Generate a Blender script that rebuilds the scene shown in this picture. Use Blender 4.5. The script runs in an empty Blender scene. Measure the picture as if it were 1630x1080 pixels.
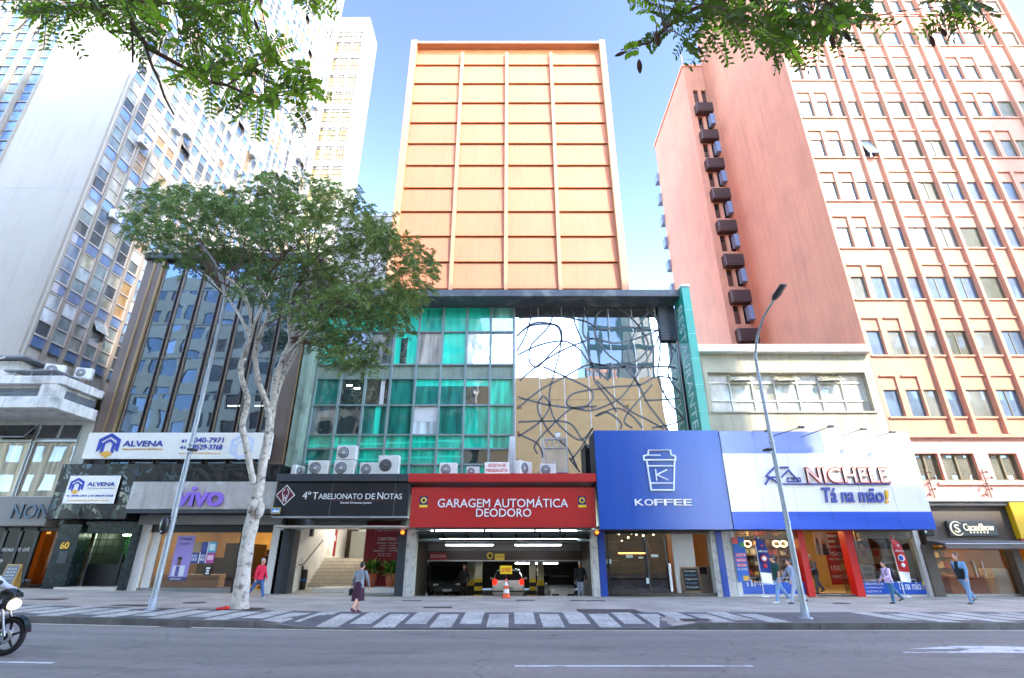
import bpy, math, random
import numpy as np
from mathutils import Vector, Matrix
R = math.radians
SC = bpy.context.scene
COL = SC.collection

# ------------------------------------------------------------------ camera, sky, sun, exposure
PITCH = R(22.9); FPX = 827.0; CH = 1.6
cam = bpy.data.cameras.new('camera'); co = bpy.data.objects.new('camera', cam); COL.objects.link(co)
cam.sensor_width = 36; cam.lens = 36 * FPX / 1630; cam.clip_end = 3000; cam.clip_start = 0.05
co.location = (0, 0, CH); co.rotation_euler = (math.pi / 2 + PITCH, 0, 0)
SC.camera = co
SC.render.resolution_x = 1024; SC.render.resolution_y = 678
SUN_AZ = R(40); SUN_EL = R(38)
sdir = Vector((math.sin(SUN_AZ) * math.cos(SUN_EL), -math.cos(SUN_AZ) * math.cos(SUN_EL), math.sin(SUN_EL)))
world = bpy.data.worlds.new('World'); SC.world = world; world.use_nodes = True
wn = world.node_tree.nodes; wl = world.node_tree.links
sky = wn.new('ShaderNodeTexSky'); sky.sky_type = 'NISHITA'; sky.sun_disc = False
sky.sun_elevation = SUN_EL; sky.sun_rotation = math.pi - SUN_AZ
sky.air_density = 1.0; sky.dust_density = 1.0; sky.ozone_density = 2.0; sky.altitude = 900
bg = wn['Background']; bg.inputs['Strength'].default_value = 0.05
gm = wn.new('ShaderNodeGamma'); gm.inputs[1].default_value = 2.2; wl.new(sky.outputs[0], gm.inputs[0]); hs = wn.new('ShaderNodeHueSaturation'); hs.inputs['Hue'].default_value = .486; hs.inputs['Saturation'].default_value = .74; wl.new(gm.outputs[0], hs.inputs['Color']); wl.new(hs.outputs[0], bg.inputs['Color'])
sl = bpy.data.lights.new('sun', 'SUN'); sl.energy = 2.0; sl.angle = R(0.6); sl.color = (1.0, 0.89, 0.74)
so = bpy.data.objects.new('sun', sl); COL.objects.link(so)
so.rotation_euler = sdir.to_track_quat('Z', 'Y').to_euler(); so.location = (60, -60, 80)
SC.view_settings.view_transform = 'Standard'; SC.view_settings.look = 'None'
SC.view_settings.exposure = 2.5; SC.view_settings.gamma = 1
SC.cycles.use_denoising = True
SC.cycles.max_bounces = 8; SC.cycles.diffuse_bounces = 4; SC.cycles.glossy_bounces = 4
SC.cycles.transparent_max_bounces = 12; SC.cycles.sample_clamp_indirect = 6

# ------------------------------------------------------------------ helpers
CP, SP = math.cos(PITCH), math.sin(PITCH)
def at(px, py, Y):
    """a point of the place seen at this photograph pixel, on the upright plane at depth Y"""
    u = (px - 815) / FPX; v = (py - 540) / FPX
    k = Y / (CP + v * SP)
    return (k * u, CH + k * (SP - v * CP))
def ax(px, py, Y): return at(px, py, Y)[0]
def az(py, Y): return at(815, py, Y)[1]
def gz(x):
    t = max(0.0, -x - 4.0)
    return 0.021 * t * t / (t + 1.5)
def s2l(c):
    return tuple(((x / 255) / 12.92 if x / 255 <= 0.04045 else ((x / 255 + 0.055) / 1.055) ** 2.4) for x in c)

def tag(o, label=None, cat=None, group=None, kind=None):
    if label: o['label'] = label
    if cat: o['category'] = cat
    if group: o['group'] = group
    if kind: o['kind'] = kind
    return o
def thing(name, label, cat, loc=(0, 0, 0), rz=0.0, group=None):
    o = bpy.data.objects.new(name, None); COL.objects.link(o)
    o.location = loc; o.rotation_euler = (0, 0, rz); o.empty_display_size = 0.2
    return tag(o, label, cat, group)
WSET = set()
def wthing(name, label, cat, loc=(0, 0, 0), group=None):
    """a thing whose parts are modelled in place, in the coordinates of the street"""
    o = thing(name, label, cat, loc, 0, group); WSET.add(o.name); return o
def par(o, parent):
    if parent is None: return o
    o.parent = parent
    if parent.name in WSET: o.matrix_parent_inverse = Matrix.Translation(parent.location).inverted()
    return o
def copy_tree(o, parent=None):
    c = o.copy(); COL.objects.link(c)
    if parent is not None: c.parent = parent
    for ch in [k for k in COL.objects if k.parent == o]: copy_tree(ch, c)
    return c

class MB:
    def __init__(s): s.v = []; s.f = []; s.m = []; s.s = []
    def add(s, verts, faces, m=0, smooth=False):
        b = len(s.v); s.v.extend([tuple(p) for p in verts])
        for f in faces:
            s.f.append(tuple(b + i for i in f)); s.m.append(m); s.s.append(smooth)
        return s
    def quad(s, a, b, c, d, m=0): return s.add([a, b, c, d], [(0, 1, 2, 3)], m)
    def box(s, x0, x1, y0, y1, z0, z1, m=0):
        if x0 > x1: x0, x1 = x1, x0
        if y0 > y1: y0, y1 = y1, y0
        if z0 > z1: z0, z1 = z1, z0
        v = [(x0, y0, z0), (x1, y0, z0), (x1, y1, z0), (x0, y1, z0), (x0, y0, z1), (x1, y0, z1), (x1, y1, z1), (x0, y1, z1)]
        return s.add(v, [(0, 3, 2, 1), (4, 5, 6, 7), (0, 1, 5, 4), (1, 2, 6, 5), (2, 3, 7, 6), (3, 0, 4, 7)], m)
    def bbox(s, x0, x1, y0, y1, z0, z1, b=0.02, m=0, smooth=False):
        """box with chamfered edges"""
        b = min(b, (x1 - x0) * .45, (y1 - y0) * .45, (z1 - z0) * .45)
        v = []; idx = {}
        for ix, X in enumerate((x0, x1)):
            for iy, Yv in enumerate((y0, y1)):
                for iz, Z in enumerate((z0, z1)):
                    sx = b if ix == 0 else -b; sy = b if iy == 0 else -b; sz = b if iz == 0 else -b
                    for k, p in enumerate(((X, Yv + sy, Z + sz), (X + sx, Yv, Z + sz), (X + sx, Yv + sy, Z))):
                        idx[(ix, iy, iz, k)] = len(v); v.append(p)
        f = []
        for a in (0, 1):
            q = [(0, 0), (1, 0), (1, 1), (0, 1)]
            f.append([idx[(a, i, j, 0)] for i, j in q]); f.append([idx[(i, a, j, 1)] for i, j in q]); f.append([idx[(i, j, a, 2)] for i, j in q])
        for a in (0, 1):
            for c in (0, 1):
                f.append([idx[(a, c, 0, 0)], idx[(a, c, 1, 0)], idx[(a, c, 1, 1)], idx[(a, c, 0, 1)]])
                f.append([idx[(a, 0, c, 0)], idx[(a, 1, c, 0)], idx[(a, 1, c, 2)], idx[(a, 0, c, 2)]])
                f.append([idx[(0, a, c, 1)], idx[(1, a, c, 1)], idx[(1, a, c, 2)], idx[(0, a, c, 2)]])
                for d in (0, 1): f.append([idx[(a, c, d, 0)], idx[(a, c, d, 1)], idx[(a, c, d, 2)]])
        return s.add(v, f, m, smooth)
    def prism(s, pts, fn, a, b, m=0, smooth=False):
        """polygon pts (p,q) swept from a to b; fn(p,q,t) gives the point"""
        n = len(pts)
        v = [fn(p, q, a) for p, q in pts] + [fn(p, q, b) for p, q in pts]
        s.add(v, [tuple(range(n)), tuple(range(2 * n - 1, n - 1, -1))], m)
        s.add(v, [(i, (i + 1) % n, n + (i + 1) % n, n + i) for i in range(n)], m, smooth)
        return s
    def prism_y(s, pts, y0, y1, m=0): return s.prism(pts, lambda p, q, t: (p, t, q), y0, y1, m)
    def prism_x(s, pts, x0, x1, m=0): return s.prism(pts, lambda p, q, t: (t, p, q), x0, x1, m)
    def prism_z(s, pts, z0, z1, m=0): return s.prism(pts, lambda p, q, t: (p, q, t), z0, z1, m)
    def tube(s, path, r, n=8, m=0, cap=True, flat=1.0):
        P = [Vector(p) for p in path]; k = len(P)
        rr = r if isinstance(r, (list, tuple)) else [r] * k
        v = []; prev = None
        for i, p in enumerate(P):
            t = (P[min(i + 1, k - 1)] - P[max(i - 1, 0)])
            if t.length < 1e-9: t = Vector((0, 0, 1))
            t.normalize()
            if prev is None:
                a = t.cross(Vector((0, 0, 1)))
                if a.length < 0.05: a = t.cross(Vector((1, 0, 0)))
            else: a = prev - t * prev.dot(t)
            a.normalize(); prev = a; b = t.cross(a)
            for j in range(n):
                w = 2 * math.pi * j / n
                v.append(p + (a * math.cos(w) + b * math.sin(w) * flat) * rr[i])
        f = []
        for i in range(k - 1):
            for j in range(n): f.append((i * n + j, i * n + (j + 1) % n, (i + 1) * n + (j + 1) % n, (i + 1) * n + j))
        s.add(v, f, m, True)
        if cap:
            s.add(v[:n], [tuple(range(n - 1, -1, -1))], m); s.add(v[-n:], [tuple(range(n))], m)
        return s
    def lathe(s, c, prof, n=20, m=0, axis='z', smooth=True, cap=True):
        v = []
        for r, h in prof:
            for j in range(n):
                w = 2 * math.pi * j / n; a, b = r * math.cos(w), r * math.sin(w)
                v.append((c[0] + a, c[1] + b, c[2] + h) if axis == 'z' else ((c[0] + a, c[1] + h, c[2] + b) if axis == 'y' else (c[0] + h, c[1] + a, c[2] + b)))
        f = []
        for i in range(len(prof) - 1):
            for j in range(n): f.append((i * n + j, i * n + (j + 1) % n, (i + 1) * n + (j + 1) % n, (i + 1) * n + j))
        s.add(v, f, m, smooth)
        for i in (0, len(prof) - 1):
            if cap and prof[i][0] > 1e-4: s.add(v[i * n:(i + 1) * n], [tuple(range(n))], m)
        return s
    def ball(s, c, rx, ry, rz, nu=14, nv=9, m=0):
        v = []; f = []
        for i in range(nv + 1):
            t = math.pi * i / nv
            for j in range(nu):
                w = 2 * math.pi * j / nu
                v.append((c[0] + rx * math.sin(t) * math.cos(w), c[1] + ry * math.sin(t) * math.sin(w), c[2] + rz * math.cos(t)))
        for i in range(nv):
            for j in range(nu): f.append((i * nu + j, i * nu + (j + 1) % nu, (i + 1) * nu + (j + 1) % nu, (i + 1) * nu + j))
        return s.add(v, f, m, True)
    def wall(s, fr, u0, u1, v0, v1, holes, depth, m=0, mr=None):
        """flat wall on frame fr(u,v,d) with rectangular openings and their reveals"""
        us = sorted({round(x, 4) for h in holes for x in h[:2]} | {u0, u1}); vs = sorted({round(x, 4) for h in holes for x in h[2:4]} | {v0, v1})
        us = [x for x in us if u0 <= x <= u1]; vs = [x for x in vs if v0 <= x <= v1]
        ui = {x: i for i, x in enumerate(us)}; vi = {x: i for i, x in enumerate(vs)}
        occ = np.zeros((len(us), len(vs)), bool)
        for a, b, c, d in holes:
            a, b = max(round(a, 4), u0), min(round(b, 4), u1); c, d = max(round(c, 4), v0), min(round(d, 4), v1)
            if a >= b or c >= d: continue
            occ[ui[a]:ui[b], vi[c]:vi[d]] = True
        for i in range(len(us) - 1):
            j = 0
            while j < len(vs) - 1:
                if occ[i, j]: j += 1; continue
                k = j
                while k < len(vs) - 1 and not occ[i, k]: k += 1
                s.quad(fr(us[i], vs[j], 0), fr(us[i + 1], vs[j], 0), fr(us[i + 1], vs[k], 0), fr(us[i], vs[k], 0), m); j = k
        mr = m if mr is None else mr
        for a, b, c, d in holes:
            q = [(a, c), (b, c), (b, d), (a, d)]
            for i in range(4):
                p, r = q[i], q[(i + 1) % 4]
                s.quad(fr(p[0], p[1], 0), fr(r[0], r[1], 0), fr(r[0], r[1], -depth), fr(p[0], p[1], -depth), mr)
        return s
    def fbox(s, fr, u0, u1, v0, v1, d0, d1, m=0):
        v = [fr(u0, v0, d0), fr(u1, v0, d0), fr(u1, v0, d1), fr(u0, v0, d1), fr(u0, v1, d0), fr(u1, v1, d0), fr(u1, v1, d1), fr(u0, v1, d1)]
        return s.add(v, [(0, 3, 2, 1), (4, 5, 6, 7), (0, 1, 5, 4), (1, 2, 6, 5), (2, 3, 7, 6), (3, 0, 4, 7)], m)
    def mesh(s, name, mats):
        me = bpy.data.meshes.new(name); me.from_pydata(s.v, [], s.f)
        for k in (mats if isinstance(mats, (list, tuple)) else [mats]): me.materials.append(k)
        me.polygons.foreach_set('material_index', s.m); me.polygons.foreach_set('use_smooth', s.s)
        me.update(); return me
    def build(s, name, mats, parent=None, label=None, cat=None, group=None, kind=None):
        o = bpy.data.objects.new(name, s.mesh(name, mats)); COL.objects.link(o)
        par(o, parent)
        return tag(o, label, cat, group, kind)
def _parts(s, name, mats, parent, limit=100, **kw):
    """the separate pieces of a builder as parts of their own; past the limit the rest stay one"""
    n = len(s.v); p = list(range(n))
    def find(a):
        while p[a] != a: p[a] = p[p[a]]; a = p[a]
        return a
    for f in s.f:
        for q in f[1:]: p[find(q)] = find(f[0])
    isl = {}
    for i, f in enumerate(s.f): isl.setdefault(find(f[0]), []).append(i)
    groups = list(isl.values()); out = []
    todo = groups[:limit] + ([sum(groups[limit:], [])] if len(groups) > limit else [])
    for k, fl in enumerate(todo):
        m = MB(); mp = {}
        for i in fl:
            for q in s.f[i]:
                if q not in mp: mp[q] = len(m.v); m.v.append(s.v[q])
            m.f.append(tuple(mp[q] for q in s.f[i])); m.m.append(s.m[i]); m.s.append(s.s[i])
        out.append(m.build(name, mats, parent, kind='stuff' if k == limit else None, **kw))
    return out
MB.parts = _parts
def inst(name, me, parent=None, loc=(0, 0, 0), rz=0.0, scale=None):
    o = bpy.data.objects.new(name, me); COL.objects.link(o); o.location = loc; o.rotation_euler = (0, 0, rz)
    if scale: o.scale = scale
    return par(o, parent)
def front(y): return lambda u, v, d: (u, y - d, v)      # wall facing the street (-Y)
def east(x): return lambda u, v, d: (x + d, u, v)       # wall facing +X
def west(x): return lambda u, v, d: (x - d, u, v)

def lettering(text, box, y, mat, parent, thick=0.02, bold=0.0, shear=0.0, name='lettering', fr=None, spacing=1.0, keep=False):
    """words set into the rectangle box=(x0,x1,z0,z1), standing proud of the plane y"""
    cu = bpy.data.curves.new('t', 'FONT'); cu.body = text; cu.extrude = 0.5; cu.shear = shear
    cu.space_character = spacing; cu.resolution_u = 3; cu.align_x = 'CENTER'
    to = bpy.data.objects.new('t', cu); COL.objects.link(to)
    dg = bpy.context.evaluated_depsgraph_get()
    me = bpy.data.meshes.new_from_object(to.evaluated_get(dg))
    bpy.data.objects.remove(to); bpy.data.curves.remove(cu)
    n = len(me.vertices); a = np.empty(n * 3, np.float32); me.vertices.foreach_get('co', a); a = a.reshape(-1, 3)
    mn, mx = a.min(0), a.max(0); x0, x1, z0, z1 = box
    su = (x1 - x0) / (mx[0] - mn[0]); sv = (z1 - z0) / (mx[1] - mn[1])
    if keep: su = sv = min(su, sv)
    cx, cz = (x0 + x1) / 2, (z0 + z1) / 2; mc = (mn + mx) / 2
    U = (a[:, 0] - mc[0]) * su + cx; V = (a[:, 1] - mc[1]) * sv + cz; D = (a[:, 2] / 0.5 * 0.5 + 0.5) * thick
    fr = fr or front(y)
    F = [tuple(f.vertices) for f in me.polygons]; bpy.data.meshes.remove(me); mb = MB(); s = bold * .5
    for k, (du, dv) in enumerate(((0, 0), (s, s), (-s, s), (s, -s), (-s, -s)) if bold else ((0, 0),)):   # heavier strokes
        mb.add([fr(u + du * su, v + dv * sv, d + k * .0006) for u, v, d in zip(U, V, D)], F)
    me = mb.mesh(name, mat)
    o = bpy.data.objects.new(name, me); COL.objects.link(o)
    return par(o, parent)

# ------------------------------------------------------------------ materials
MATS = {}
def node_mat(name):
    m = bpy.data.materials.new(name); m.use_nodes = True
    nt = m.node_tree; return m, nt, nt.nodes, nt.links, nt.nodes['Principled BSDF']
def setin(b, **k):
    for a, v in k.items():
        if a in b.inputs: b.inputs[a].default_value = v
def M(name, col, rough=0.6, metal=0.0, spec=0.5, var=0.12, scale=1.2, bump=0.0, bscale=30.0, streak=0.0, coat=0.0, trans=0.0, stain=None, stain_amt=0.0, stain_scale=0.6):
    """painted / rough surface: base colour broken up by noise, rain streaks, stains and a fine bump"""
    if name in MATS: return MATS[name]
    m, nt, N, L, b = node_mat(name)
    c = s2l(col) if max(col) > 1.001 else col
    setin(b, Roughness=rough, Metallic=metal); b.inputs['Specular IOR Level'].default_value = spec
    if coat: b.inputs['Coat Weight'].default_value = coat; b.inputs['Coat Roughness'].default_value = 0.08
    geo = N.new('ShaderNodeNewGeometry')
    nz = N.new('ShaderNodeTexNoise'); nz.inputs['Scale'].default_value = scale; nz.inputs['Detail'].default_value = 6; nz.inputs['Roughness'].default_value = 0.65
    L.new(geo.outputs['Position'], nz.inputs['Vector'])
    rp = N.new('ShaderNodeMapRange'); rp.inputs[1].default_value = 0.3; rp.inputs[2].default_value = 0.7
    rp.inputs[3].default_value = 1 - var; rp.inputs[4].default_value = 1 + var
    L.new(nz.outputs['Fac'], rp.inputs[0]); fac = rp.outputs[0]
    if streak:
        mp = N.new('ShaderNodeMapping'); mp.inputs['Scale'].default_value = (3.0, 3.0, 0.12); L.new(geo.outputs['Position'], mp.inputs['Vector'])
        n2 = N.new('ShaderNodeTexNoise'); n2.inputs['Scale'].default_value = 1.6; n2.inputs['Detail'].default_value = 5; L.new(mp.outputs[0], n2.inputs['Vector'])
        r2 = N.new('ShaderNodeMapRange'); r2.inputs[1].default_value = 0.5; r2.inputs[2].default_value = 0.75; r2.inputs[3].default_value = 1.0; r2.inputs[4].default_value = 1 - streak
        L.new(n2.outputs['Fac'], r2.inputs[0])
        mu = N.new('ShaderNodeMath'); mu.operation = 'MULTIPLY'; L.new(fac, mu.inputs[0]); L.new(r2.outputs[0], mu.inputs[1]); fac = mu.outputs[0]
    vm = N.new('ShaderNodeVectorMath'); vm.operation = 'SCALE'; vm.inputs[0].default_value = c; L.new(fac, vm.inputs['Scale'])
    outc = vm.outputs[0]
    if stain is not None:
        n3 = N.new('ShaderNodeTexNoise'); n3.inputs['Scale'].default_value = stain_scale; n3.inputs['Detail'].default_value = 7; L.new(geo.outputs['Position'], n3.inputs['Vector'])
        r3 = N.new('ShaderNodeMapRange'); r3.inputs[1].default_value = 0.52; r3.inputs[2].default_value = 0.68; r3.inputs[3].default_value = 0; r3.inputs[4].default_value = stain_amt; L.new(n3.outputs['Fac'], r3.inputs[0])
        mx = N.new('ShaderNodeMix'); mx.data_type = 'RGBA'; L.new(r3.outputs[0], mx.inputs['Factor']); L.new(outc, mx.inputs['A']); mx.inputs['B'].default_value = (*s2l(stain), 1); outc = mx.outputs['Result']
    L.new(outc, b.inputs['Base Color'])
    if trans:
        tr = N.new('ShaderNodeBsdfTranslucent'); L.new(outc, tr.inputs['Color']); ms = N.new('ShaderNodeMixShader'); ms.inputs[0].default_value = trans
        L.new(b.outputs[0], ms.inputs[1]); L.new(tr.outputs[0], ms.inputs[2]); L.new(ms.outputs[0], N['Material Output'].inputs['Surface'])
    if bump:
        n4 = N.new('ShaderNodeTexNoise'); n4.inputs['Scale'].default_value = bscale; n4.inputs['Detail'].default_value = 4; L.new(geo.outputs['Position'], n4.inputs['Vector'])
        bp = N.new('ShaderNodeBump'); bp.inputs['Strength'].default_value = bump; bp.inputs['Distance'].default_value = 0.05
        L.new(n4.outputs['Fac'], bp.inputs['Height']); L.new(bp.outputs[0], b.inputs['Normal'])
    MATS[name] = m; return m
def P(name, col, rough=0.5, metal=0.0, coat=0.0): return M(name, col, rough, metal, var=0.05, scale=3.0, coat=coat)
def EM(name, col, strength):
    if name in MATS: return MATS[name]
    m, nt, N, L, b = node_mat(name)
    setin(b, Roughness=0.4); b.inputs['Base Color'].default_value = (*s2l(col), 1)
    b.inputs['Emission Color'].default_value = (*s2l(col), 1); b.inputs['Emission Strength'].default_value = strength
    MATS[name] = m; return m
def PANE(name, col, refl=0.22, tint=(255, 255, 255), wob=0.0, wscale=0.7, rough=0.01, var=0.35, vscale=(1.2, 1.2, 0.7), blinds=0.0, graz=0.75):
    """a window pane over a dim room: diffuse interior tone under a reflecting, slightly wavy glass"""
    if name in MATS: return MATS[name]
    m, nt, N, L, b = node_mat(name)
    geo = N.new('ShaderNodeNewGeometry')
    mp = N.new('ShaderNodeMapping'); mp.inputs['Scale'].default_value = vscale; L.new(geo.outputs['Position'], mp.inputs['Vector'])
    nz = N.new('ShaderNodeTexNoise'); nz.inputs['Scale'].default_value = 1.3; nz.inputs['Detail'].default_value = 3; L.new(mp.outputs[0], nz.inputs['Vector'])
    rp = N.new('ShaderNodeMapRange'); rp.inputs[1].default_value = 0.35; rp.inputs[2].default_value = 0.65; rp.inputs[3].default_value = 1 - var; rp.inputs[4].default_value = 1 + var
    L.new(nz.outputs['Fac'], rp.inputs[0]); fac = rp.outputs[0]
    if blinds:
        wv = N.new('ShaderNodeTexWave'); wv.bands_direction = 'Z'; wv.inputs['Scale'].default_value = 4.0; L.new(geo.outputs['Position'], wv.inputs['Vector'])
        r2 = N.new('ShaderNodeMapRange'); r2.inputs[3].default_value = 1 - blinds; r2.inputs[4].default_value = 1; L.new(wv.outputs['Fac'], r2.inputs[0])
        mu = N.new('ShaderNodeMath'); mu.operation = 'MULTIPLY'; L.new(fac, mu.inputs[0]); L.new(r2.outputs[0], mu.inputs[1]); fac = mu.outputs[0]
    vm = N.new('ShaderNodeVectorMath'); vm.operation = 'SCALE'; vm.inputs[0].default_value = s2l(col); L.new(fac, vm.inputs['Scale'])
    L.new(vm.outputs[0], b.inputs['Base Color']); setin(b, Roughness=0.5); b.inputs['Specular IOR Level'].default_value = 0.2
    gl = N.new('ShaderNodeBsdfGlossy'); gl.inputs['Roughness'].default_value = rough; gl.inputs['Color'].default_value = (*s2l(tint), 1)
    lw = N.new('ShaderNodeLayerWeight'); lw.inputs['Blend'].default_value = 0.35
    r3 = N.new('ShaderNodeMapRange'); r3.inputs[3].default_value = refl; r3.inputs[4].default_value = min(1.0, refl + graz)
    L.new(lw.outputs['Fresnel'], r3.inputs[0])
    ms = N.new('ShaderNodeMixShader'); L.new(r3.outputs[0], ms.inputs[0]); L.new(b.outputs[0], ms.inputs[1]); L.new(gl.outputs[0], ms.inputs[2])
    if wob:
        n4 = N.new('ShaderNodeTexNoise'); n4.inputs['Scale'].default_value = wscale; n4.inputs['Detail'].default_value = 1.5; L.new(geo.outputs['Position'], n4.inputs['Vector'])
        bp = N.new('ShaderNodeBump'); bp.inputs['Strength'].default_value = wob; bp.inputs['Distance'].default_value = 0.1
        L.new(n4.outputs['Fac'], bp.inputs['Height']); L.new(bp.outputs[0], gl.inputs['Normal'])
    L.new(ms.outputs[0], N['Material Output'].inputs['Surface'])
    MATS[name] = m; return m
def GLASS(name, tint=(255, 255, 255), refl=0.06):
    if name in MATS: return MATS[name]
    m, nt, N, L, b = node_mat(name); N.remove(b)
    tr = N.new('ShaderNodeBsdfTransparent'); tr.inputs['Color'].default_value = (*s2l(tint), 1)
    gl = N.new('ShaderNodeBsdfGlossy'); gl.inputs['Roughness'].default_value = 0.01
    lw = N.new('ShaderNodeLayerWeight'); lw.inputs['Blend'].default_value = 0.3
    r3 = N.new('ShaderNodeMapRange'); r3.inputs[3].default_value = refl; r3.inputs[4].default_value = 0.8; L.new(lw.outputs['Fresnel'], r3.inputs[0])
    ms = N.new('ShaderNodeMixShader'); L.new(r3.outputs[0], ms.inputs[0]); L.new(tr.outputs[0], ms.inputs[1]); L.new(gl.outputs[0], ms.inputs[2])
    L.new(ms.outputs[0], N['Material Output'].inputs['Surface'])
    MATS[name] = m; return m
# ------------------------------------------------------------------ ground, road, kerb, pavement
def smooth(a, b, x):
    t = min(1, max(0, (x - a) / (b - a))); return t * t * (3 - 2 * t)
def drop(x): return smooth(-6.6, -5.7, x) * (1 - smooth(4.3, 5.0, x))
KY = 15.75
def sz(x, y): return gz(x) - 0.125 * drop(x) * min(1, max(0, (18.3 - y) / 2.4))
def grid_strip(xs, ys, zf):
    mb = MB(); n = len(ys)
    v = [(x, y, zf(x, y)) for x in xs for y in ys]
    f = [(i * n + j, (i + 1) * n + j, (i + 1) * n + j + 1, i * n + j + 1) for i in range(len(xs) - 1) for j in range(n - 1)]
    return mb.add(v, f, 0, True)
XS = [-90, -60, -45] + [-36 + 0.6 * i for i in range(121)] + [45, 60, 90]

def asphalt():
    m, nt, N, L, b = node_mat('asphalt')
    geo = N.new('ShaderNodeNewGeometry')
    def noise(scale, sc=(1, 1, 1), det=5):
        mp = N.new('ShaderNodeMapping'); mp.inputs['Scale'].default_value = sc; L.new(geo.outputs['Position'], mp.inputs['Vector'])
        n = N.new('ShaderNodeTexNoise'); n.inputs['Scale'].default_value = scale; n.inputs['Detail'].default_value = det; L.new(mp.outputs[0], n.inputs['Vector']); return n.outputs['Fac']
    def rng(s, a, c, lo, hi):
        r = N.new('ShaderNodeMapRange'); r.inputs[1].default_value = a; r.inputs[2].default_value = c; r.inputs[3].default_value = lo; r.inputs[4].default_value = hi; L.new(s, r.inputs[0]); return r.outputs[0]
    def mul(a, c):
        q = N.new('ShaderNodeMath'); q.operation = 'MULTIPLY'; L.new(a, q.inputs[0]); L.new(c, q.inputs[1]); return q.outputs[0]
    f = mul(rng(noise(0.9, (0.12, 1.0, 1)), .3, .7, .82, 1.16), rng(noise(6), .3, .7, .9, 1.1))
    f = mul(f, rng(noise(120, det=2), .3, .7, .72, 1.28))
    f = mul(f, rng(noise(1.1, (0.35, 1, 1), 8), .58, .68, 1.0, .74))
    vo = N.new('ShaderNodeTexVoronoi'); vo.feature = 'DISTANCE_TO_EDGE'; vo.inputs['Scale'].default_value = 0.22
    nw = N.new('ShaderNodeTexNoise'); nw.inputs['Scale'].default_value = 1.5; nw.inputs['Detail'].default_value = 6; L.new(geo.outputs['Position'], nw.inputs['Vector'])
    ad = N.new('ShaderNodeVectorMath'); ad.operation = 'ADD'; L.new(geo.outputs['Position'], ad.inputs[0]); L.new(nw.outputs['Color'], ad.inputs[1]); L.new(ad.outputs[0], vo.inputs['Vector'])
    f = mul(f, rng(vo.outputs['Distance'], 0.0, 0.006, .62, 1.0))
    vm = N.new('ShaderNodeVectorMath'); vm.operation = 'SCALE'; vm.inputs[0].default_value = (0.20, 0.182, 0.163); L.new(f, vm.inputs['Scale'])
    L.new(vm.outputs[0], b.inputs['Base Color']); setin(b, Roughness=0.78)
    bp = N.new('ShaderNodeBump'); bp.inputs['Strength'].default_value = 0.35; bp.inputs['Distance'].default_value = 0.02; L.new(noise(160, det=2), bp.inputs['Height']); L.new(bp.outputs[0], b.inputs['Normal'])
    return m
def paver(name, c1, c2, cm, scale, bw=0.5, rh=0.25, rot=0.0):
    m, nt, N, L, b = node_mat(name)
    geo = N.new('ShaderNodeNewGeometry'); mp = N.new('ShaderNodeMapping'); mp.inputs['Rotation'].default_value = (0, 0, rot); L.new(geo.outputs['Position'], mp.inputs['Vector'])
    br = N.new('ShaderNodeTexBrick'); br.inputs['Scale'].default_value = scale; br.inputs['Brick Width'].default_value = bw; br.inputs['Row Height'].default_value = rh
    br.inputs['Mortar Size'].default_value = 0.012; br.inputs['Color1'].default_value = (*s2l(c1), 1); br.inputs['Color2'].default_value = (*s2l(c2), 1); br.inputs['Mortar'].default_value = (*s2l(cm), 1)
    L.new(mp.outputs[0], br.inputs['Vector'])
    nz = N.new('ShaderNodeTexNoise'); nz.inputs['Scale'].default_value = 0.7; nz.inputs['Detail'].default_value = 7; L.new(geo.outputs['Position'], nz.inputs['Vector'])
    rp = N.new('ShaderNodeMapRange'); rp.inputs[1].default_value = .3; rp.inputs[2].default_value = .7; rp.inputs[3].default_value = .72; rp.inputs[4].default_value = 1.2; L.new(nz.outputs['Fac'], rp.inputs[0])
    vm = N.new('ShaderNodeVectorMath'); vm.operation = 'SCALE'; L.new(br.outputs['Color'], vm.inputs[0]); L.new(rp.outputs[0], vm.inputs['Scale'])
    L.new(vm.outputs[0], b.inputs['Base Color']); setin(b, Roughness=0.75)
    bp = N.new('ShaderNodeBump'); bp.inputs['Strength'].default_value = 0.3; bp.inputs['Distance'].default_value = 0.02; L.new(br.outputs['Fac'], bp.inputs['Height']); bp.invert = True; L.new(bp.outputs[0], b.inputs['Normal'])
    return m
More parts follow.
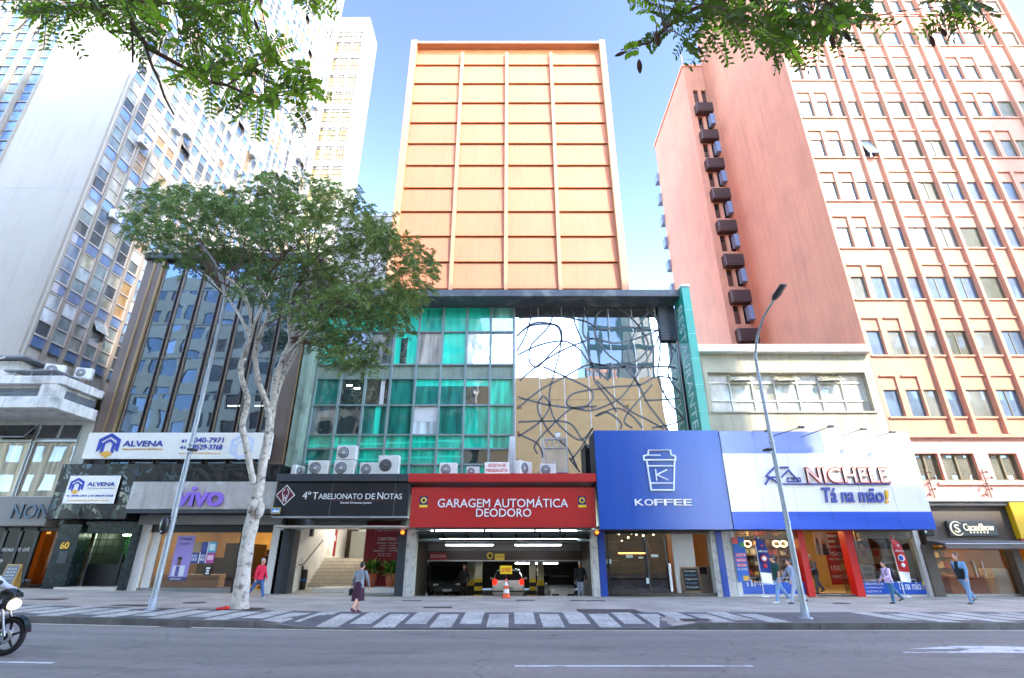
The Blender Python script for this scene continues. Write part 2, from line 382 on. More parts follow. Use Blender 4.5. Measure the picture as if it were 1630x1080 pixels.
def mosaic(name, col, jc, scale=18):
    """small hand-cut stones"""
    m, nt, N, L, b = node_mat(name)
    geo = N.new('ShaderNodeNewGeometry')
    vo = N.new('ShaderNodeTexVoronoi'); vo.feature = 'DISTANCE_TO_EDGE'; vo.inputs['Scale'].default_value = scale; L.new(geo.outputs['Position'], vo.inputs['Vector'])
    v2 = N.new('ShaderNodeTexVoronoi'); v2.inputs['Scale'].default_value = scale; L.new(geo.outputs['Position'], v2.inputs['Vector'])
    r = N.new('ShaderNodeMapRange'); r.inputs[1].default_value = 0.02; r.inputs[2].default_value = 0.09; L.new(vo.outputs['Distance'], r.inputs[0])
    nz = N.new('ShaderNodeTexNoise'); nz.inputs['Scale'].default_value = 1.1; nz.inputs['Detail'].default_value = 6; L.new(geo.outputs['Position'], nz.inputs['Vector'])
    rp = N.new('ShaderNodeMapRange'); rp.inputs[1].default_value = .3; rp.inputs[2].default_value = .7; rp.inputs[3].default_value = .68; rp.inputs[4].default_value = 1.15; L.new(nz.outputs['Fac'], rp.inputs[0])
    sp = N.new('ShaderNodeSeparateColor'); L.new(v2.outputs['Color'], sp.inputs[0])
    r2 = N.new('ShaderNodeMapRange'); r2.inputs[3].default_value = .72; r2.inputs[4].default_value = 1.12; L.new(sp.outputs[0], r2.inputs[0])
    mu = N.new('ShaderNodeMath'); mu.operation = 'MULTIPLY'; L.new(rp.outputs[0], mu.inputs[0]); L.new(r2.outputs[0], mu.inputs[1])
    vm = N.new('ShaderNodeVectorMath'); vm.operation = 'SCALE'; vm.inputs[0].default_value = s2l(col); L.new(mu.outputs[0], vm.inputs['Scale'])
    mx = N.new('ShaderNodeMix'); mx.data_type = 'RGBA'; L.new(r.outputs[0], mx.inputs['Factor']); mx.inputs['A'].default_value = (*s2l(jc), 1); L.new(vm.outputs[0], mx.inputs['B'])
    L.new(mx.outputs['Result'], b.inputs['Base Color']); setin(b, Roughness=0.7)
    bp = N.new('ShaderNodeBump'); bp.inputs['Strength'].default_value = 0.5; bp.inputs['Distance'].default_value = 0.01; L.new(r.outputs[0], bp.inputs['Height']); L.new(bp.outputs[0], b.inputs['Normal'])
    return m
ASPH = asphalt()
PAVE = paver('grey pavers', (180, 169, 154), (165, 155, 142), (132, 125, 115), 5.0)
WSTONE = mosaic('white mosaic stone', (206, 202, 192), (128, 125, 120))
DSTONE = mosaic('dark mosaic stone', (108, 106, 106), (70, 69, 68))
KERBM = M('kerb granite', (98, 95, 92), 0.8, var=0.3, scale=2.5, bump=0.4, bscale=25, stain=(60, 58, 56), stain_amt=0.6)
PAINT = M('road paint', (205, 205, 205), 0.7, var=0.15, scale=5, stain=(105, 106, 110), stain_amt=0.85, stain_scale=3)
PAINTY = M('faded yellow paint', (196, 190, 160), 0.7, var=0.2, scale=5, stain=(110, 110, 108), stain_amt=0.8, stain_scale=2.5)
GRD = M('soil under the city', (110, 108, 104), 0.9, var=0.2)

g = MB(); g.quad((-600, -600, -.6), (600, -600, -.6), (600, 900, -.6), (-600, 900, -.6)); g.build('ground', GRD, kind='structure')
grid_strip(XS, [2.0, 5, 8.5, 12, KY], lambda x, y: gz(x) * smooth(2, 15, y) - 0.15).build('road', ASPH, kind='structure')
def rz_(x, y): return gz(x) * smooth(2, 15, y) - 0.15
grid_strip(XS, [-8, 0, 1.85], lambda x, y: 0.0).build('pavement_opposite', PAVE, kind='structure')
k = MB(); k.box(-90, 90, 1.85, 2.0, -.3, 0.004); k.build('kerb_opposite', KERBM, kind='structure')
grid_strip(XS, [KY + .15, 16.5, 17.2, 18.3, 19, 22, 26.9], sz).build('sidewalk', PAVE, kind='structure')
# kerb: granite blocks, dropped in front of the garage
k = MB(); x = -60.0; rnd = random.Random(4)
while x < 60:
    x2 = x + rnd.uniform(0.8, 1.1)
    a, b2 = x + .006, x2 - .006
    z0, z1 = sz(a, KY + .1) + .006, sz(b2, KY + .1) + .006; j = rnd.uniform(-.008, .008)
    v = [(a, KY + j, -.4), (b2, KY + j, -.4), (b2, KY + .16, -.4), (a, KY + .16, -.4), (a, KY + j + .02, z0), (b2, KY + j + .02, z1), (b2, KY + .16, z1), (a, KY + .16, z0)]
    k.add(v, [(4, 5, 6, 7), (0, 1, 5, 4), (1, 2, 6, 5), (3, 0, 4, 7)]); x = x2
k.build('kerb', KERBM, kind='structure')
# mosaic band: a light meander on dark stone
b = MB()
def sheet(mb, x0, x1, y0, y1, h, n=3):
    for i in range(n):
        a, c = x0 + (x1 - x0) * i / n, x0 + (x1 - x0) * (i + 1) / n
        yy = [y0, min(max(18.3, y0), y1), y1] if y0 < 18.3 < y1 else [y0, y1]
        for p, q in zip(yy, yy[1:]):
            mb.quad((a, p, sz(a, p) + h), (c, p, sz(c, p) + h), (c, q, sz(c, q) + h), (a, q, sz(a, q) + h))
for i in range(76): sheet(b, -24 + i * .62, -24 + (i + 1) * .62, KY + .2, 18.85, .004, 1)
b.build('pavement_band', DSTONE, kind='structure')
b = MB(); per = 1.54; x = -23.8; kk = 0
while x < 22.3:
    if not (6.9 < x < 10.4) or kk % 5 == 0:
        if kk % 2 == 0: sheet(b, x, x + .60, KY + .22, 18.25, .008)
        else: sheet(b, x, x + .60, 16.5, 18.8, .008)
    x += per / 2; kk += 1
b.build('pavement_pattern', WSTONE, kind='structure')
# pinkish tactile line and patch
b = MB()
for i in range(30): sheet(b, 10.5 + i * .5, 11 + i * .5, 18.85, 19.05, .004, 1)
for i in range(26): sheet(b, -5.2 + i * .4, -4.8 + i * .4, 23.6, 23.85, .004, 1)
b.build('pavement_line', M('worn pink paver', (150, 128, 124), 0.8, var=0.2, scale=3), kind='structure')
# road markings
def mark(mb, pts, h=.005):
    mb.add([(x, y, rz_(x, y) + h) for x, y in pts], [tuple(range(len(pts)))])
b = MB()
for xx in (0.05, -12.3, -24.5, 12.4): mark(b, [(xx, 10.62), (xx + 4.2, 10.62), (xx + 4.2, 10.74), (xx, 10.74)])
for i in range(40): mark(b, [(7.3 + i, 9.05), (8.3 + i, 9.05), (8.3 + i, 9.22), (7.3 + i, 9.22)][:4]) if i < 3 else None
b.build('lane_markings', PAINT, kind='structure')
b = MB()
mark(b, [(7.9, 12.05), (15.4, 12.05), (15.4, 12.22), (11.3, 12.22), (10.7, 12.55), (9.6, 12.55), (9.1, 12.22), (7.9, 12.22)], .005)
mark(b, [(8.3, 12.55), (12.3, 12.55), (10.4, 12.95), (9.6, 12.95)], .005)
mark(b, [(15.4, 11.85), (15.4, 12.42), (17.3, 12.13)], .005)
b.build('road_arrow_marking', PAINT, kind='structure')
b = MB()
for i in range(70): mark(b, [(-28 + i * .8, KY - .22), (-27.2 + i * .8, KY - .22), (-27.2 + i * .8, KY - .10), (-28 + i * .8, KY - .10)])
b.build('edge_line_marking', PAINTY, kind='structure')
# ------------------------------------------------------------------ shared building materials
WHITE = M('white render', (158, 149, 136), 0.75, var=0.05, scale=0.35, streak=0.10, bump=0.1, bscale=8)
WFIN = M('white fin', (132, 121, 106), 0.6, var=0.05, streak=0.12)
CONC = M('old painted concrete', (214, 210, 202), 0.8, var=0.12, streak=0.3, stain=(110, 106, 98), stain_amt=0.6, stain_scale=1.1, bump=0.2)
DGREY = M('dark grey paint', (52, 54, 57), 0.5, var=0.12)
BLK = M('black paint', (20, 21, 23), 0.35, var=0.15)
ALU = P('aluminium', (168, 170, 172), 0.35, 0.7)
ALUW = P('white enamelled metal', (214, 214, 212), 0.4)
ROOFM = M('bitumen roof', (92, 90, 88), 0.9, var=0.2)
ACW = P('air conditioner casing', (214, 212, 204), 0.45)
ACD = P('air conditioner grille', (96, 96, 96), 0.5)
rnd = random.Random(11)

def ac_mesh(name, w, d, h, fan=0.62, style=0):
    """outdoor unit facing -Y, standing on z=0; sub shapes: casing, recessed fan with blades and wire guard"""
    c = MB(); c.bbox(-w / 2, w / 2, -d / 2, d / 2, .03, h, .02)
    for sx in (-w * .35, w * .35): c.box(sx - .03, sx + .03, -d / 2, d / 2, 0, .03)
    for i in range(6): c.box(w / 2 - .001, w / 2 + .004, -d * .35, d * .35, h * .35 + i * h * .08, h * .35 + i * h * .08 + .012)
    g_ = MB(); r = min(h * .42, w * .30); cx = -w * .14; cz = h * .52
    g_.lathe((cx, -d / 2 - .002, cz), [(r, 0), (r, -.012), (r * .97, -.012), (r * .97, .0)], 28, axis='y', cap=False)
    g_.add([(cx, -d / 2 - .003, cz)] + [(cx + r * .97 * math.cos(a * math.pi / 14), -d / 2 - .003, cz + r * .97 * math.sin(a * math.pi / 14)) for a in range(28)], [(0, i + 1, (i + 1) % 28 + 1) for i in range(28)], 1)
    for q in (.35, .55, .75): g_.lathe((cx, -d / 2 - .012, cz), [(r * q, 0), (r * q + .008, -.004), (r * q, -.008)], 24, axis='y', cap=False)
    for a in range(12):
        w_ = a * math.pi / 6; g_.tube([(cx + r * .2 * math.cos(w_), -d / 2 - .012, cz + r * .2 * math.sin(w_)), (cx + r * .97 * math.cos(w_), -d / 2 - .012, cz + r * .97 * math.sin(w_))], .004, 4)
    g_.lathe((cx, -d / 2 - .014, cz), [(r * .2, .01), (r * .2, -.006), (0.0001, -.01)], 16, axis='y')
    return c.mesh(name, ACW), g_.mesh(name + '_fan', [ALUW if style == 0 else ACD, ACD])
AC_A = ac_mesh('condenser', .86, .34, .66)
AC_T = ac_mesh('condenser_tall', .98, .38, .98, style=1)
def place_ac(x, y, z, label, kind=AC_A, rz=0.0, group='air conditioner units outside', s=1.0):
    t = thing('air_conditioner', label, 'air conditioner', (x, y, z), rz, group); t.scale = (s, s, s)
    a = inst('casing', kind[0], None); a.parent = t
    f = inst('fan_grille', kind[1], None); f.parent = a
    return t

# ------------------------------------------------------------------ white office tower (window face towards +X)
TX, TY, TH, BAY, FL, Z0 = -27.0, 26.5, 86.0, 1.2, 3.45, 12.6
BLUEP = PANE('blue spandrel', (78, 104, 140), refl=0.08, var=0.15, wob=0.05, graz=.2)
def pane_mats(pre, cols, refl, **k): return [PANE('%s %d' % (pre, i), c, refl=refl, **k) for i, c in enumerate(cols)]
WP = pane_mats('tower pane', [(136, 134, 124), (112, 120, 116), (156, 146, 122), (86, 90, 88), (150, 152, 150), (140, 108, 66), (62, 66, 68), (176, 176, 174), (104, 114, 126)], 0.07, wob=0.06, graz=.22)
PINKF = M('window frame', (164, 152, 142), 0.6)
def office_window(fr, u, v, seed, w=BAY):
    """one bay of one storey: blue spandrel below three stacked panes in light frames"""
    r = random.Random(seed); mb = MB(); e = .09
    mb.fbox(fr, u + e, u + w - e, v, v + .66, -.10, -.05, 1)
    mb.fbox(fr, u + e, u + w - e, v + .62, v + .72, -.10, .02, 0)
    hs = [v + .72, v + 1.56, v + 2.42, v + 3.34]
    base = r.choice([2, 2, 3, 3, 4, 5, 6, 6, 7, 8, 9, 10, 10])
    for i in range(3):
        mm = base if r.random() < .7 else r.randint(2, 10)
        a, b = hs[i], hs[i + 1]
        if r.random() < .025:   # a sash tilted open
            p = [fr(u + e, a, .42), fr(u + w - e, a, .42), fr(u + w - e, b, -.06), fr(u + e, b, -.06)]
            mb.quad(*p, mm); q = [fr(u + e, a, -.08), fr(u + w - e, a, -.08), fr(u + w - e, b, -.08), fr(u + e, b, -.08)]; mb.quad(*q, 5)
            mb.tube([p[0], p[1]], .03, 4, 0); mb.tube([p[0], p[3]], .025, 4, 0); mb.tube([p[1], p[2]], .025, 4, 0)
        else: mb.quad(fr(u + e, a, -.07), fr(u + w - e, a, -.07), fr(u + w - e, b, -.07), fr(u + e, b, -.07), mm)
        mb.fbox(fr, u + e, u + w - e, b - .035, b + .035, -.09, -.01, 0)
    mb.fbox(fr, u + .06, u + e + .03, v + .7, v + FL, -.09, -.02, 0); mb.fbox(fr, u + w - e - .03, u + w - .06, v + .7, v + FL, -.09, -.02, 0)
    return mb
WM = [PINKF, BLUEP] + WP
t = wthing('office_tower', 'tall white office tower with a blank wall and a grid of blue banded windows', 'building', (TX, TY, 0))
TYE = 55.3; NB = 24; NFL = 21
body = MB()
body.quad((TX - .2, TY, 0), (-33.1, TY, 0), (-33.1, TY, TH), (TX - .2, TY, TH)); body.quad((-33.1, TY + .3, 0), (-62, TY + .3, 0), (-62, TY + .3, TH), (-33.1, TY + .3, TH)); body.quad((-33.1, TY, 0), (-33.1, TY + .3, 0), (-33.1, TY + .3, TH), (-33.1, TY, TH))
body.quad((TX - .2, TY, 0), (TX - .2, TYE, 0), (TX - .2, TYE, TH), (TX - .2, TY, TH)); body.quad((TX, TYE, 0), (-62, TYE, 0), (-62, TYE, TH), (TX, TYE, TH)); body.quad((-62, TY, 0), (-62, TYE, 0), (-62, TYE, TH), (-62, TY, TH))
body.quad((TX, TY, TH), (-62, TY, TH), (-62, TYE, TH), (TX, TYE, TH)); body.box(TX - .2, TX + .12, TY, TY + .22, 9, TH)
body.build('wall', WHITE, t)
j = MB()
for z in (23.2, 36.9, 50.7): j.box(-33.0, TX - .05, TY - .012, TY - .002, z, z + .03)
j.build('joint', M('grey joint', (170, 170, 168), 0.8), t)
fe = east(TX); f = MB()
for i in range(NB + 1): f.fbox(fe, TY + .22 + i * BAY - .07, TY + .22 + i * BAY + .07, 9, TH, -.1, .13)
ff = front(TY + .17)
for i in range(24): f.fbox(ff, -33.1 - i * BAY - .07, -33.1 - i * BAY + .07, 9, TH, 0, .28)
f.build('fin', WFIN, t, kind='stuff')
cnt = 0; rest = MB(); lst = []
for fl in range(NFL):
    for i in range(NB): lst.append((-(fl * .9) - i * .55, fl, i))
lst.sort(reverse=True)
for n_, (k_, fl, i) in enumerate(lst):
    mb = office_window(fe, TY + .22 + i * BAY, Z0 + fl * FL + .05, fl * 77 + i)
    if n_ < 96: mb.build('window', WM, t)
    else: rest.add(mb.v, [], 0); rest.f.extend(tuple(q + len(rest.v) - len(mb.v) for q in ff_) for ff_ in mb.f); rest.m.extend(mb.m); rest.s.extend(mb.s)
rest.build('window', WM, t, kind='stuff')
FPN = pane_mats('shade tinted pane', [(52, 92, 142), (84, 116, 156), (66, 104, 146), (104, 132, 164)], 0.2, wob=0.05, graz=.3)  # deep blue panes stand in for shade missing from this sunlit front
WM2 = [WFIN, BLUEP] + [FPN[i % 4] for i in range(9)]
rest = MB()
for fl in range(2, NFL):
    for i in range(8):
        mb = office_window(ff, -33.1 - (i + 1) * BAY, Z0 + .15 + fl * FL, fl * 31 + i + 5000)
        rest.add(mb.v, [], 0); rest.f.extend(tuple(q + len(rest.v) - len(mb.v) for q in ff_) for ff_ in mb.f); rest.m.extend(mb.m); rest.s.extend(mb.s)
rest.build('shade_tinted_window', WM2, t, kind='stuff')
# drain pipe and antenna cable down the corner
d = MB(); d.tube([(TX + .05, TY - .06, 12), (TX + .05, TY - .06, 60)], .04, 6); d.build('drain_pipe', WFIN, t)
# window units on brackets: (bay, storey)
desc = ['boxy old condenser on brackets by the white corner, topmost pair', 'second boxy condenser of the topmost pair on the white tower', 'condenser hung under a bay high on the white tower', 'dark based condenser jutting from the window grid', 'small condenser with dark tray above the tree line', 'condenser with two round vents beside a lilac pane', 'condenser bracketed halfway along the window grid', 'far condenser on the window grid above the tree', 'tiny condenser far along the top storeys', 'tiny condenser near the far end of the window grid', 'small condenser below the far end roofline', 'condenser by the seventh fin of the window grid']
spots = [(.3, 8.95), (1.5, 8.9), (3.6, 5.7), (1.5, 4.6), (4.6, 5.9), (1.4, 2.7), (7.8, 5.2), (12.2, 7.7), (18, 11), (20, 10), (21.4, 13), (10.5, 9.1)]
for (b_, s_), lb in zip(spots, desc):
    y = TY + .22 + b_ * BAY + .6; z = Z0 + s_ * FL + .6
    q = place_ac(TX + .34, y, z, lb, rz=math.pi / 2, group='condensers on the white tower', s=.95)
    br = MB(); br.box(-.42, .42, -.2, .26, -.05, -.01)
    for sx in (-.34, .34): br.tube([(sx, -.16, -.02), (sx, .34, -.45)], .018, 4)
    o = br.build('bracket', ALU); o.parent = q

# ------------------------------------------------------------------ the second white tower behind it
BY = 56.0
t = wthing('back_tower', 'slim white tower with three window bays behind the long window grid', 'building', (-25, BY, 0))
fb = front(BY); b = MB(); xs0, xs1 = -28.6, -22.5; TH2 = 80.6
holes = [(-27.75, -23.1, 3 + k * 3.45 + .0, 3 + k * 3.45 + 3.0) for k in range(22)]
b.wall(fb, -30.5, xs1, 0, TH2, holes, .25); b.quad((xs1, BY, 0), (xs1, BY + 4.7, 0), (xs1, BY + 4.7, TH2), (xs1, BY, TH2)); b.quad((-30.5, BY, TH2), (xs1, BY, TH2), (xs1, BY + 4.7, TH2), (-30.5, BY + 4.7, TH2))
b.quad((-30.5, BY + 4.7, 0), (xs1, BY + 4.7, 0), (xs1, BY + 4.7, TH2), (-30.5, BY + 4.7, TH2))
b.build('wall', WHITE, t)
BP = pane_mats('beige blind pane', [(150, 128, 86), (142, 122, 84), (134, 126, 84)], 0.12, wob=0.03)
BG = PANE('green grey pane', (166, 174, 140), refl=0.2); BB = PANE('pale blue spandrel', (120, 144, 176), refl=0.2)
for k in range(8, 22):
    w = MB(); z = 3 + k * 3.45; r = random.Random(k)
    for i in range(3):
        a, c = -27.75 + i * 1.55, -27.75 + (i + 1) * 1.55
        w.fbox(fb, a, c, z + 2.55, z + 3.0, -.2, -.12, 4)
        w.quad(fb(a, z + .75, -.16), fb(c, z + .75, -.16), fb(c, z + 2.55, -.16), fb(a, z + 2.55, -.16), r.choice([1, 1, 2, 3]))
        w.quad(fb(a, z, -.16), fb(c, z, -.16), fb(c, z + .75, -.16), fb(a, z + .75, -.16), 5)
        for q in (z + .72, z + 1.6, z + 2.5): w.fbox(fb, a, c, q, q + .08, -.17, -.08)
        for q in ((a, c) if i == 2 else (a,)): w.fbox(fb, q - .08, q + .08, z, z + 3.0, -.2, .04)
    w.build('window', [WFIN] + BP + [BB, BG], t)
p = MB()
for i in range(6):
    for k in range(3): p.fbox(fb, -27.6 + i * .78, -27.0 + i * .78, 76.3 + k * .95, 77.0 + k * .95, -.1, .015)
p.build('perforated_panel', M('grey concrete block', (150, 156, 150), .8), t)

# ------------------------------------------------------------------ pink and grey block glimpsed between tree and orange tower
t = wthing('low_block', 'plain grey rendered block glimpsed behind the tree beside the orange tower', 'building', (-9.5, 40, 0))
b = MB(); b.box(-16.5, -8.6, 38, 46, 0, az(345, 38), 0); b.box(-16.6, -8.5, 37.9, 46.1, az(345, 38), az(341, 38), 1)
b.build('wall', [M('grey beige render', (176, 168, 156), .8, var=.1, streak=.2), CONC], t)

# ------------------------------------------------------------------ podium with the deep two-tier canopy
t = wthing('podium_building', 'low white building with a deep two tier concrete canopy over the corner shop', 'building', (-30, 26.5, 0))
X1 = -21.6; YC = 23.8; L0 = -44
zb0, zb1 = az(649, YC), az(631, YC); zt0, zt1 = az(611, YC), az(598, YC)
c = MB(); c.bbox(L0, X1, YC, 26.6, zb0, zb1, .03); c.bbox(L0, X1, YC, 26.6, zt0, zt1, .03)
c.box(L0, X1 - .35, YC + .35, 26.6, zb1, zt0)
c.parts('canopy', CONC, t)
c = MB()
for xx in (-22.6, -27.6, -32.6): c.box(xx, xx + .8, YC + .04, YC + .6, zb1 - .01, zt0 + .01)
c.parts('canopy_pier', CONC, t)
c = MB()
for k in range(5): c.fbox(front(YC + .35), L0, X1 - .4, zb1 + .06 + k * .09, zb1 + .12 + k * .09, 0, .05)
for k in range(5): c.fbox(east(X1 - .35), YC + .4, 26.5, zb1 + .06 + k * .09, zb1 + .12 + k * .09, 0, .05)
c.build('canopy_louvre', M('blue grey louvre', (104, 110, 118), .6), t)
fw = front(26.5); zs = az(792, 26.5); zw0, zw1 = az(790, 26.5), az(704, 26.5); zv1 = az(676, 26.5)
holes = []; nb = 5; bw = 2.35
for i in range(9): holes += [(X1 - .55 - (i + 1) * bw + .06, X1 - .55 - i * bw - .06, zw0, zw1), (X1 - .55 - (i + 1) * bw + .06, X1 - .55 - i * bw - .06, zw1 + .14, zv1)]
w = MB(); w.wall(fw, L0, X1, az(840, 26.5), zb0 + .05, holes, .2); w.quad((X1, 26.5, 0), (X1, 60, 0), (X1, 60, 9.5), (X1, 26.5, 9.5)); w.quad((L0, 26.6, 9.45), (X1, 26.6, 9.45), (X1, 60, 9.45), (L0, 60, 9.45))
w.build('wall', M('pale greenish render', (186, 188, 178), .7, streak=.2), t)
PW = pane_mats('podium pane', [(150, 138, 112), (176, 160, 126), (140, 138, 128), (96, 92, 84)], .14, wob=.06, wscale=.5, graz=.3, var=.6, vscale=(3.0, 1, .25))  # streaky warm and dark tones imitate reflections in the panes
DKP = PANE('dark opened pane', (24, 26, 28), refl=.12)
for i in range(5):
    a, b_ = X1 - .55 - (i + 1) * bw + .06, X1 - .55 - i * bw - .06
    w = MB(); w.quad(fw(a, zw0, -.12), fw(b_, zw0, -.12), fw(b_, zw1, -.12), fw(a, zw1, -.12), 1 + i % 4)
    for q in (a, b_): w.fbox(fw, q - .04, q + .04, zw0, zv1, -.14, .0)
    w.fbox(fw, a, b_, zw1 + .02, zw1 + .12, -.14, .03)
    w.build('window', [ALU] + PW, t)
    w = MB(); w.quad(fw(a, zw1 + .14, -.15), fw(b_, zw1 + .14, -.15), fw(b_, zv1, -.15), fw(a, zv1, -.15), 1)
    m2 = (a + b_) / 2
    for (p_, q_) in (((a, b_),) if i in (1, 2) else ((a, m2), (m2, b_))):
        op = .5 if i in (1, 2) else .0
        P0 = [fw(p_ + .04, zw1 + .16, op), fw(q_ - .04, zw1 + .16, op), fw(q_ - .04, zv1, -.08), fw(p_ + .04, zv1, -.08)]
        w.quad(*P0, 1)
        for s_ in range(4): w.tube([P0[s_], P0[(s_ + 1) % 4]], .035, 5, 0)
    w.build('vent_sash', [ALU, DKP], t)
s = MB(); s.bbox(-44, ax(84, 815, 25.9), 25.7, 26.55, az(838, 25.9), az(792, 25.9), .02); s.build('fascia', M('taupe fascia', (122, 116, 110), .5, var=.06), t)
lettering('NONO', (ax(20, 815, 25.7), ax(20, 815, 25.7) + 2.4, az(826, 25.7), az(803, 25.7)), 25.7, M('slate letters', (70, 92, 110), .35, var=.05), t, .06, bold=.01)
# roof clutter over the canopy
r_ = MB(); zz = zt1
r_.bbox(-25.6, -22.9, 24.7, 26.2, zz + .55, zz + .63, .02, 1); r_.bbox(-36, -24.6, 24.6, 26.3, zz + 1.25, zz + 1.36, .02, 1)
r_.box(-26.8, -25.2, 25.0, 26.3, zz, zz + 1.2, 0)
for xx in (-25.0, -24.2, -23.2): r_.tube([(xx, 24.8, zz), (xx, 24.8, zz + .6)], .03, 5, 1)
r_.tube([(-36, 24.5, zz + 1.0), (-26.3, 24.5, zz + .95), (-25.6, 24.5, zz + 1.2)], .04, 5, 2)
r_.build('roof_shelter', [CONC, M('grey sheet roofing', (120, 120, 122), .6, var=.2), ALUW], t)
place_ac(-24.2, 26.0, zz + .66, 'old condenser standing on the sheet roof above the concrete canopy', rz=.5, group='condensers above the canopy')
place_ac(-22.9, 26.35, zz + .66, 'rounded white condenser at the edge of the canopy roof', rz=.3, group='condensers above the canopy', s=.9)
# ground floor shop
s = MB(); zc = az(838, 26.5); xr = ax(92, 900, 26.5)
gx = gz(-24)
s.box(-44, xr + .4, 31.5, 31.6, gx, zc, 0); s.quad((-44, 26.6, gx + .02), (xr + .4, 26.6, gx + .02), (xr + .4, 31.5, gx + .02), (-44, 31.5, gx + .02), 1); s.quad((-44, 26.6, zc - .01), (xr + .4, 26.6, zc - .01), (xr + .4, 31.5, zc - .01), (-44, 31.5, zc - .01), 2)
s.quad((xr + .4, 26.6, gx), (xr + .4, 31.5, gx), (xr + .4, 31.5, zc), (xr + .4, 26.6, zc), 0)
s.build('shop_interior', [M('ochre wall', (196, 128, 60), .7), M('wood floor', (92, 58, 34), .5), M('dark ceiling', (40, 36, 32), .8)], t)
f_ = MB()
for xx in (ax(0, 880, 26.5), ax(25, 880, 26.5), ax(52, 880, 26.5), xr): f_.box(xx - .07, xx + .07, 26.42, 26.56, gx, zc)
f_.box(-44, xr, 26.42, 26.56, zc - .2, zc); f_.box(-44, xr, 26.42, 26.56, gx, gx + .1)
f_.build('shopfront_frame', BLK, t)
SHG = GLASS('dark shop glass', (150, 150, 150), .10)
f_ = MB(); f_.box(-44, ax(52, 880, 26.5), 26.48, 26.5, gx + .1, zc - .2); f_.build('shop_glass', GLASS('smoked shop glass', (40, 42, 46), .07), t)
f_ = MB(); f_.box(ax(52, 880, 26.5), xr, 26.9, 26.92, gx + .1, zc - .2); f_.build('door_glass', GLASS('clear shop glass', (225, 225, 222), .05), t)
lettering('RESTAURANTE  CAFÉ', (ax(0, 875, 26.46) + .1, ax(50, 875, 26.46) - .1, az(878, 26.46), az(871, 26.46)), 26.46, M('white vinyl', (225, 225, 225), .5), t, .004)
# pendant lamps in the shop
for i, (px, py) in enumerate(((30, 843), (33, 850), (56, 846), (61, 846))):
    X, Z = at(px, py, 28 + i * .3)
    q = thing('pendant_lamp', ['small warm bulb lamp hanging beside the dark glass', 'lower warm bulb lamp of the hanging pair', 'warm globe lamp hanging in the open corner shop', 'second warm globe lamp in the open corner shop'][i], 'lamp', (X, 28 + i * .3, Z), group='pendant lamps in the corner shop')
    m_ = MB(); m_.ball((0, 0, 0), .10, .10, .12); m_.build('bulb', EM('warm bulb', (255, 190, 90), 14), q).parent = q
    m_ = MB(); m_.tube([(0, 0, .1), (0, 0, max(.2, zc - Z))], .012, 5); m_.build('cable', BLK, q)
# ------------------------------------------------------------------ black glass building
BRONZE = M('bronze cladding', (112, 96, 86), .5, metal=.2, var=.12, streak=.2)
GOLD = M('gold anodised edge', (150, 124, 88), .4, metal=.4, var=.1)
BLKG = PANE('black glass fascia', (8, 10, 12), graz=.3, refl=.03, wob=.25, wscale=1.2, rough=.03)
t = wthing('black_glass_building', 'dark mirror glass office building with bronze mullions behind the tree', 'building', (-16.6, 26.5, 0))
XL, XR, YG = -21.45, -11.35, 26.5; ZT = az(415, YG); ZB = az(738, YG)
fr = front(YG)
b = MB(); b.box(XL, XR, YG + .3, 46, 3.4, ZT - .3); b.bbox(XL - .1, XR + .1, YG - .35, 46, ZT - .05, ZT + .35, .03)
b.build('wall', DGREY, t)
b = MB(); b.box(XL, XL + 1.05, YG - .12, YG + .3, 6.5, ZT - .05); b.box(XR - .95, XR - .12, YG - .12, YG + .3, 4.9, ZT - .05); b.parts('pilaster', BRONZE, t)
b = MB(); b.box(XL + .5, XL + .58, YG - .2, YG - .12, 6.5, ZT - .05); b.box(XL + 1.0, XL + 1.09, YG - .22, YG - .05, 6.5, ZT - .05); b.box(XR - .15, XR - .08, YG - .2, YG, 4.9, ZT - .05); b.parts('gold_strip', GOLD, t)
zf = [az(p, YG) for p in (738, 692, 628, 570, 517, 463, 418)]
cols = [(22, 42, 62), (14, 26, 38), (30, 52, 72), (12, 18, 26), (38, 60, 74), (18, 38, 58), (44, 60, 66)]
GP = [PANE('night blue pane %d' % i, c, refl=.36, tint=(180, 204, 226), wob=.13, wscale=.5, var=.5, vscale=(2.2, 1, .6)) for i, c in enumerate(cols)]
bx = [XL + 1.1 + i * 1.215 for i in range(8)]
rr = random.Random(5)
for i in range(7):
    for k in range(6):
        w = MB(); a, c = bx[i] + .09, bx[i + 1] - .09; tl = rr.uniform(-.02, .02); t2 = rr.uniform(-.02, .02)
        w.quad(fr(a, zf[k], tl), fr(c, zf[k], t2), fr(c, zf[k + 1], -tl), fr(a, zf[k + 1], -t2)); w.build('window_pane', GP[rr.randrange(7)], t)
m_ = MB(); m2 = MB()
for i in range(8):
    for s_ in (-1, 1):
        m_.fbox(fr, bx[i] + s_ * .065 - .022, bx[i] + s_ * .065 + .022, zf[0], zf[6], -.1, .10, 0)
        m2.fbox(fr, bx[i] + s_ * .095 - .007, bx[i] + s_ * .095 + .007, zf[0], zf[6], -.1, .105, 0)
    m_.fbox(fr, bx[i] - .043, bx[i] + .043, zf[0], zf[6], -.14, -.06, 1)
    if rr.random() < 2:
        for k in range(6): m_.fbox(fr, bx[i] - .06, bx[i] + .06, zf[k] + .3, zf[k] + .42, -.1, .05, 0)
m_.build('mullion', [M('dark bronze mullion', (48, 46, 46), .45, metal=.2, var=.12), BLK], t); m2.build('mullion_edge', M('dull bronze edge', (128, 106, 84), .45, metal=.3), t)
h = MB()
for k in range(1, 6): h.fbox(fr, bx[0], bx[7], zf[k] - .03, zf[k] + .03, -.05, .035)
h.parts('floor_line', M('grey green trim', (96, 108, 108), .4), t)
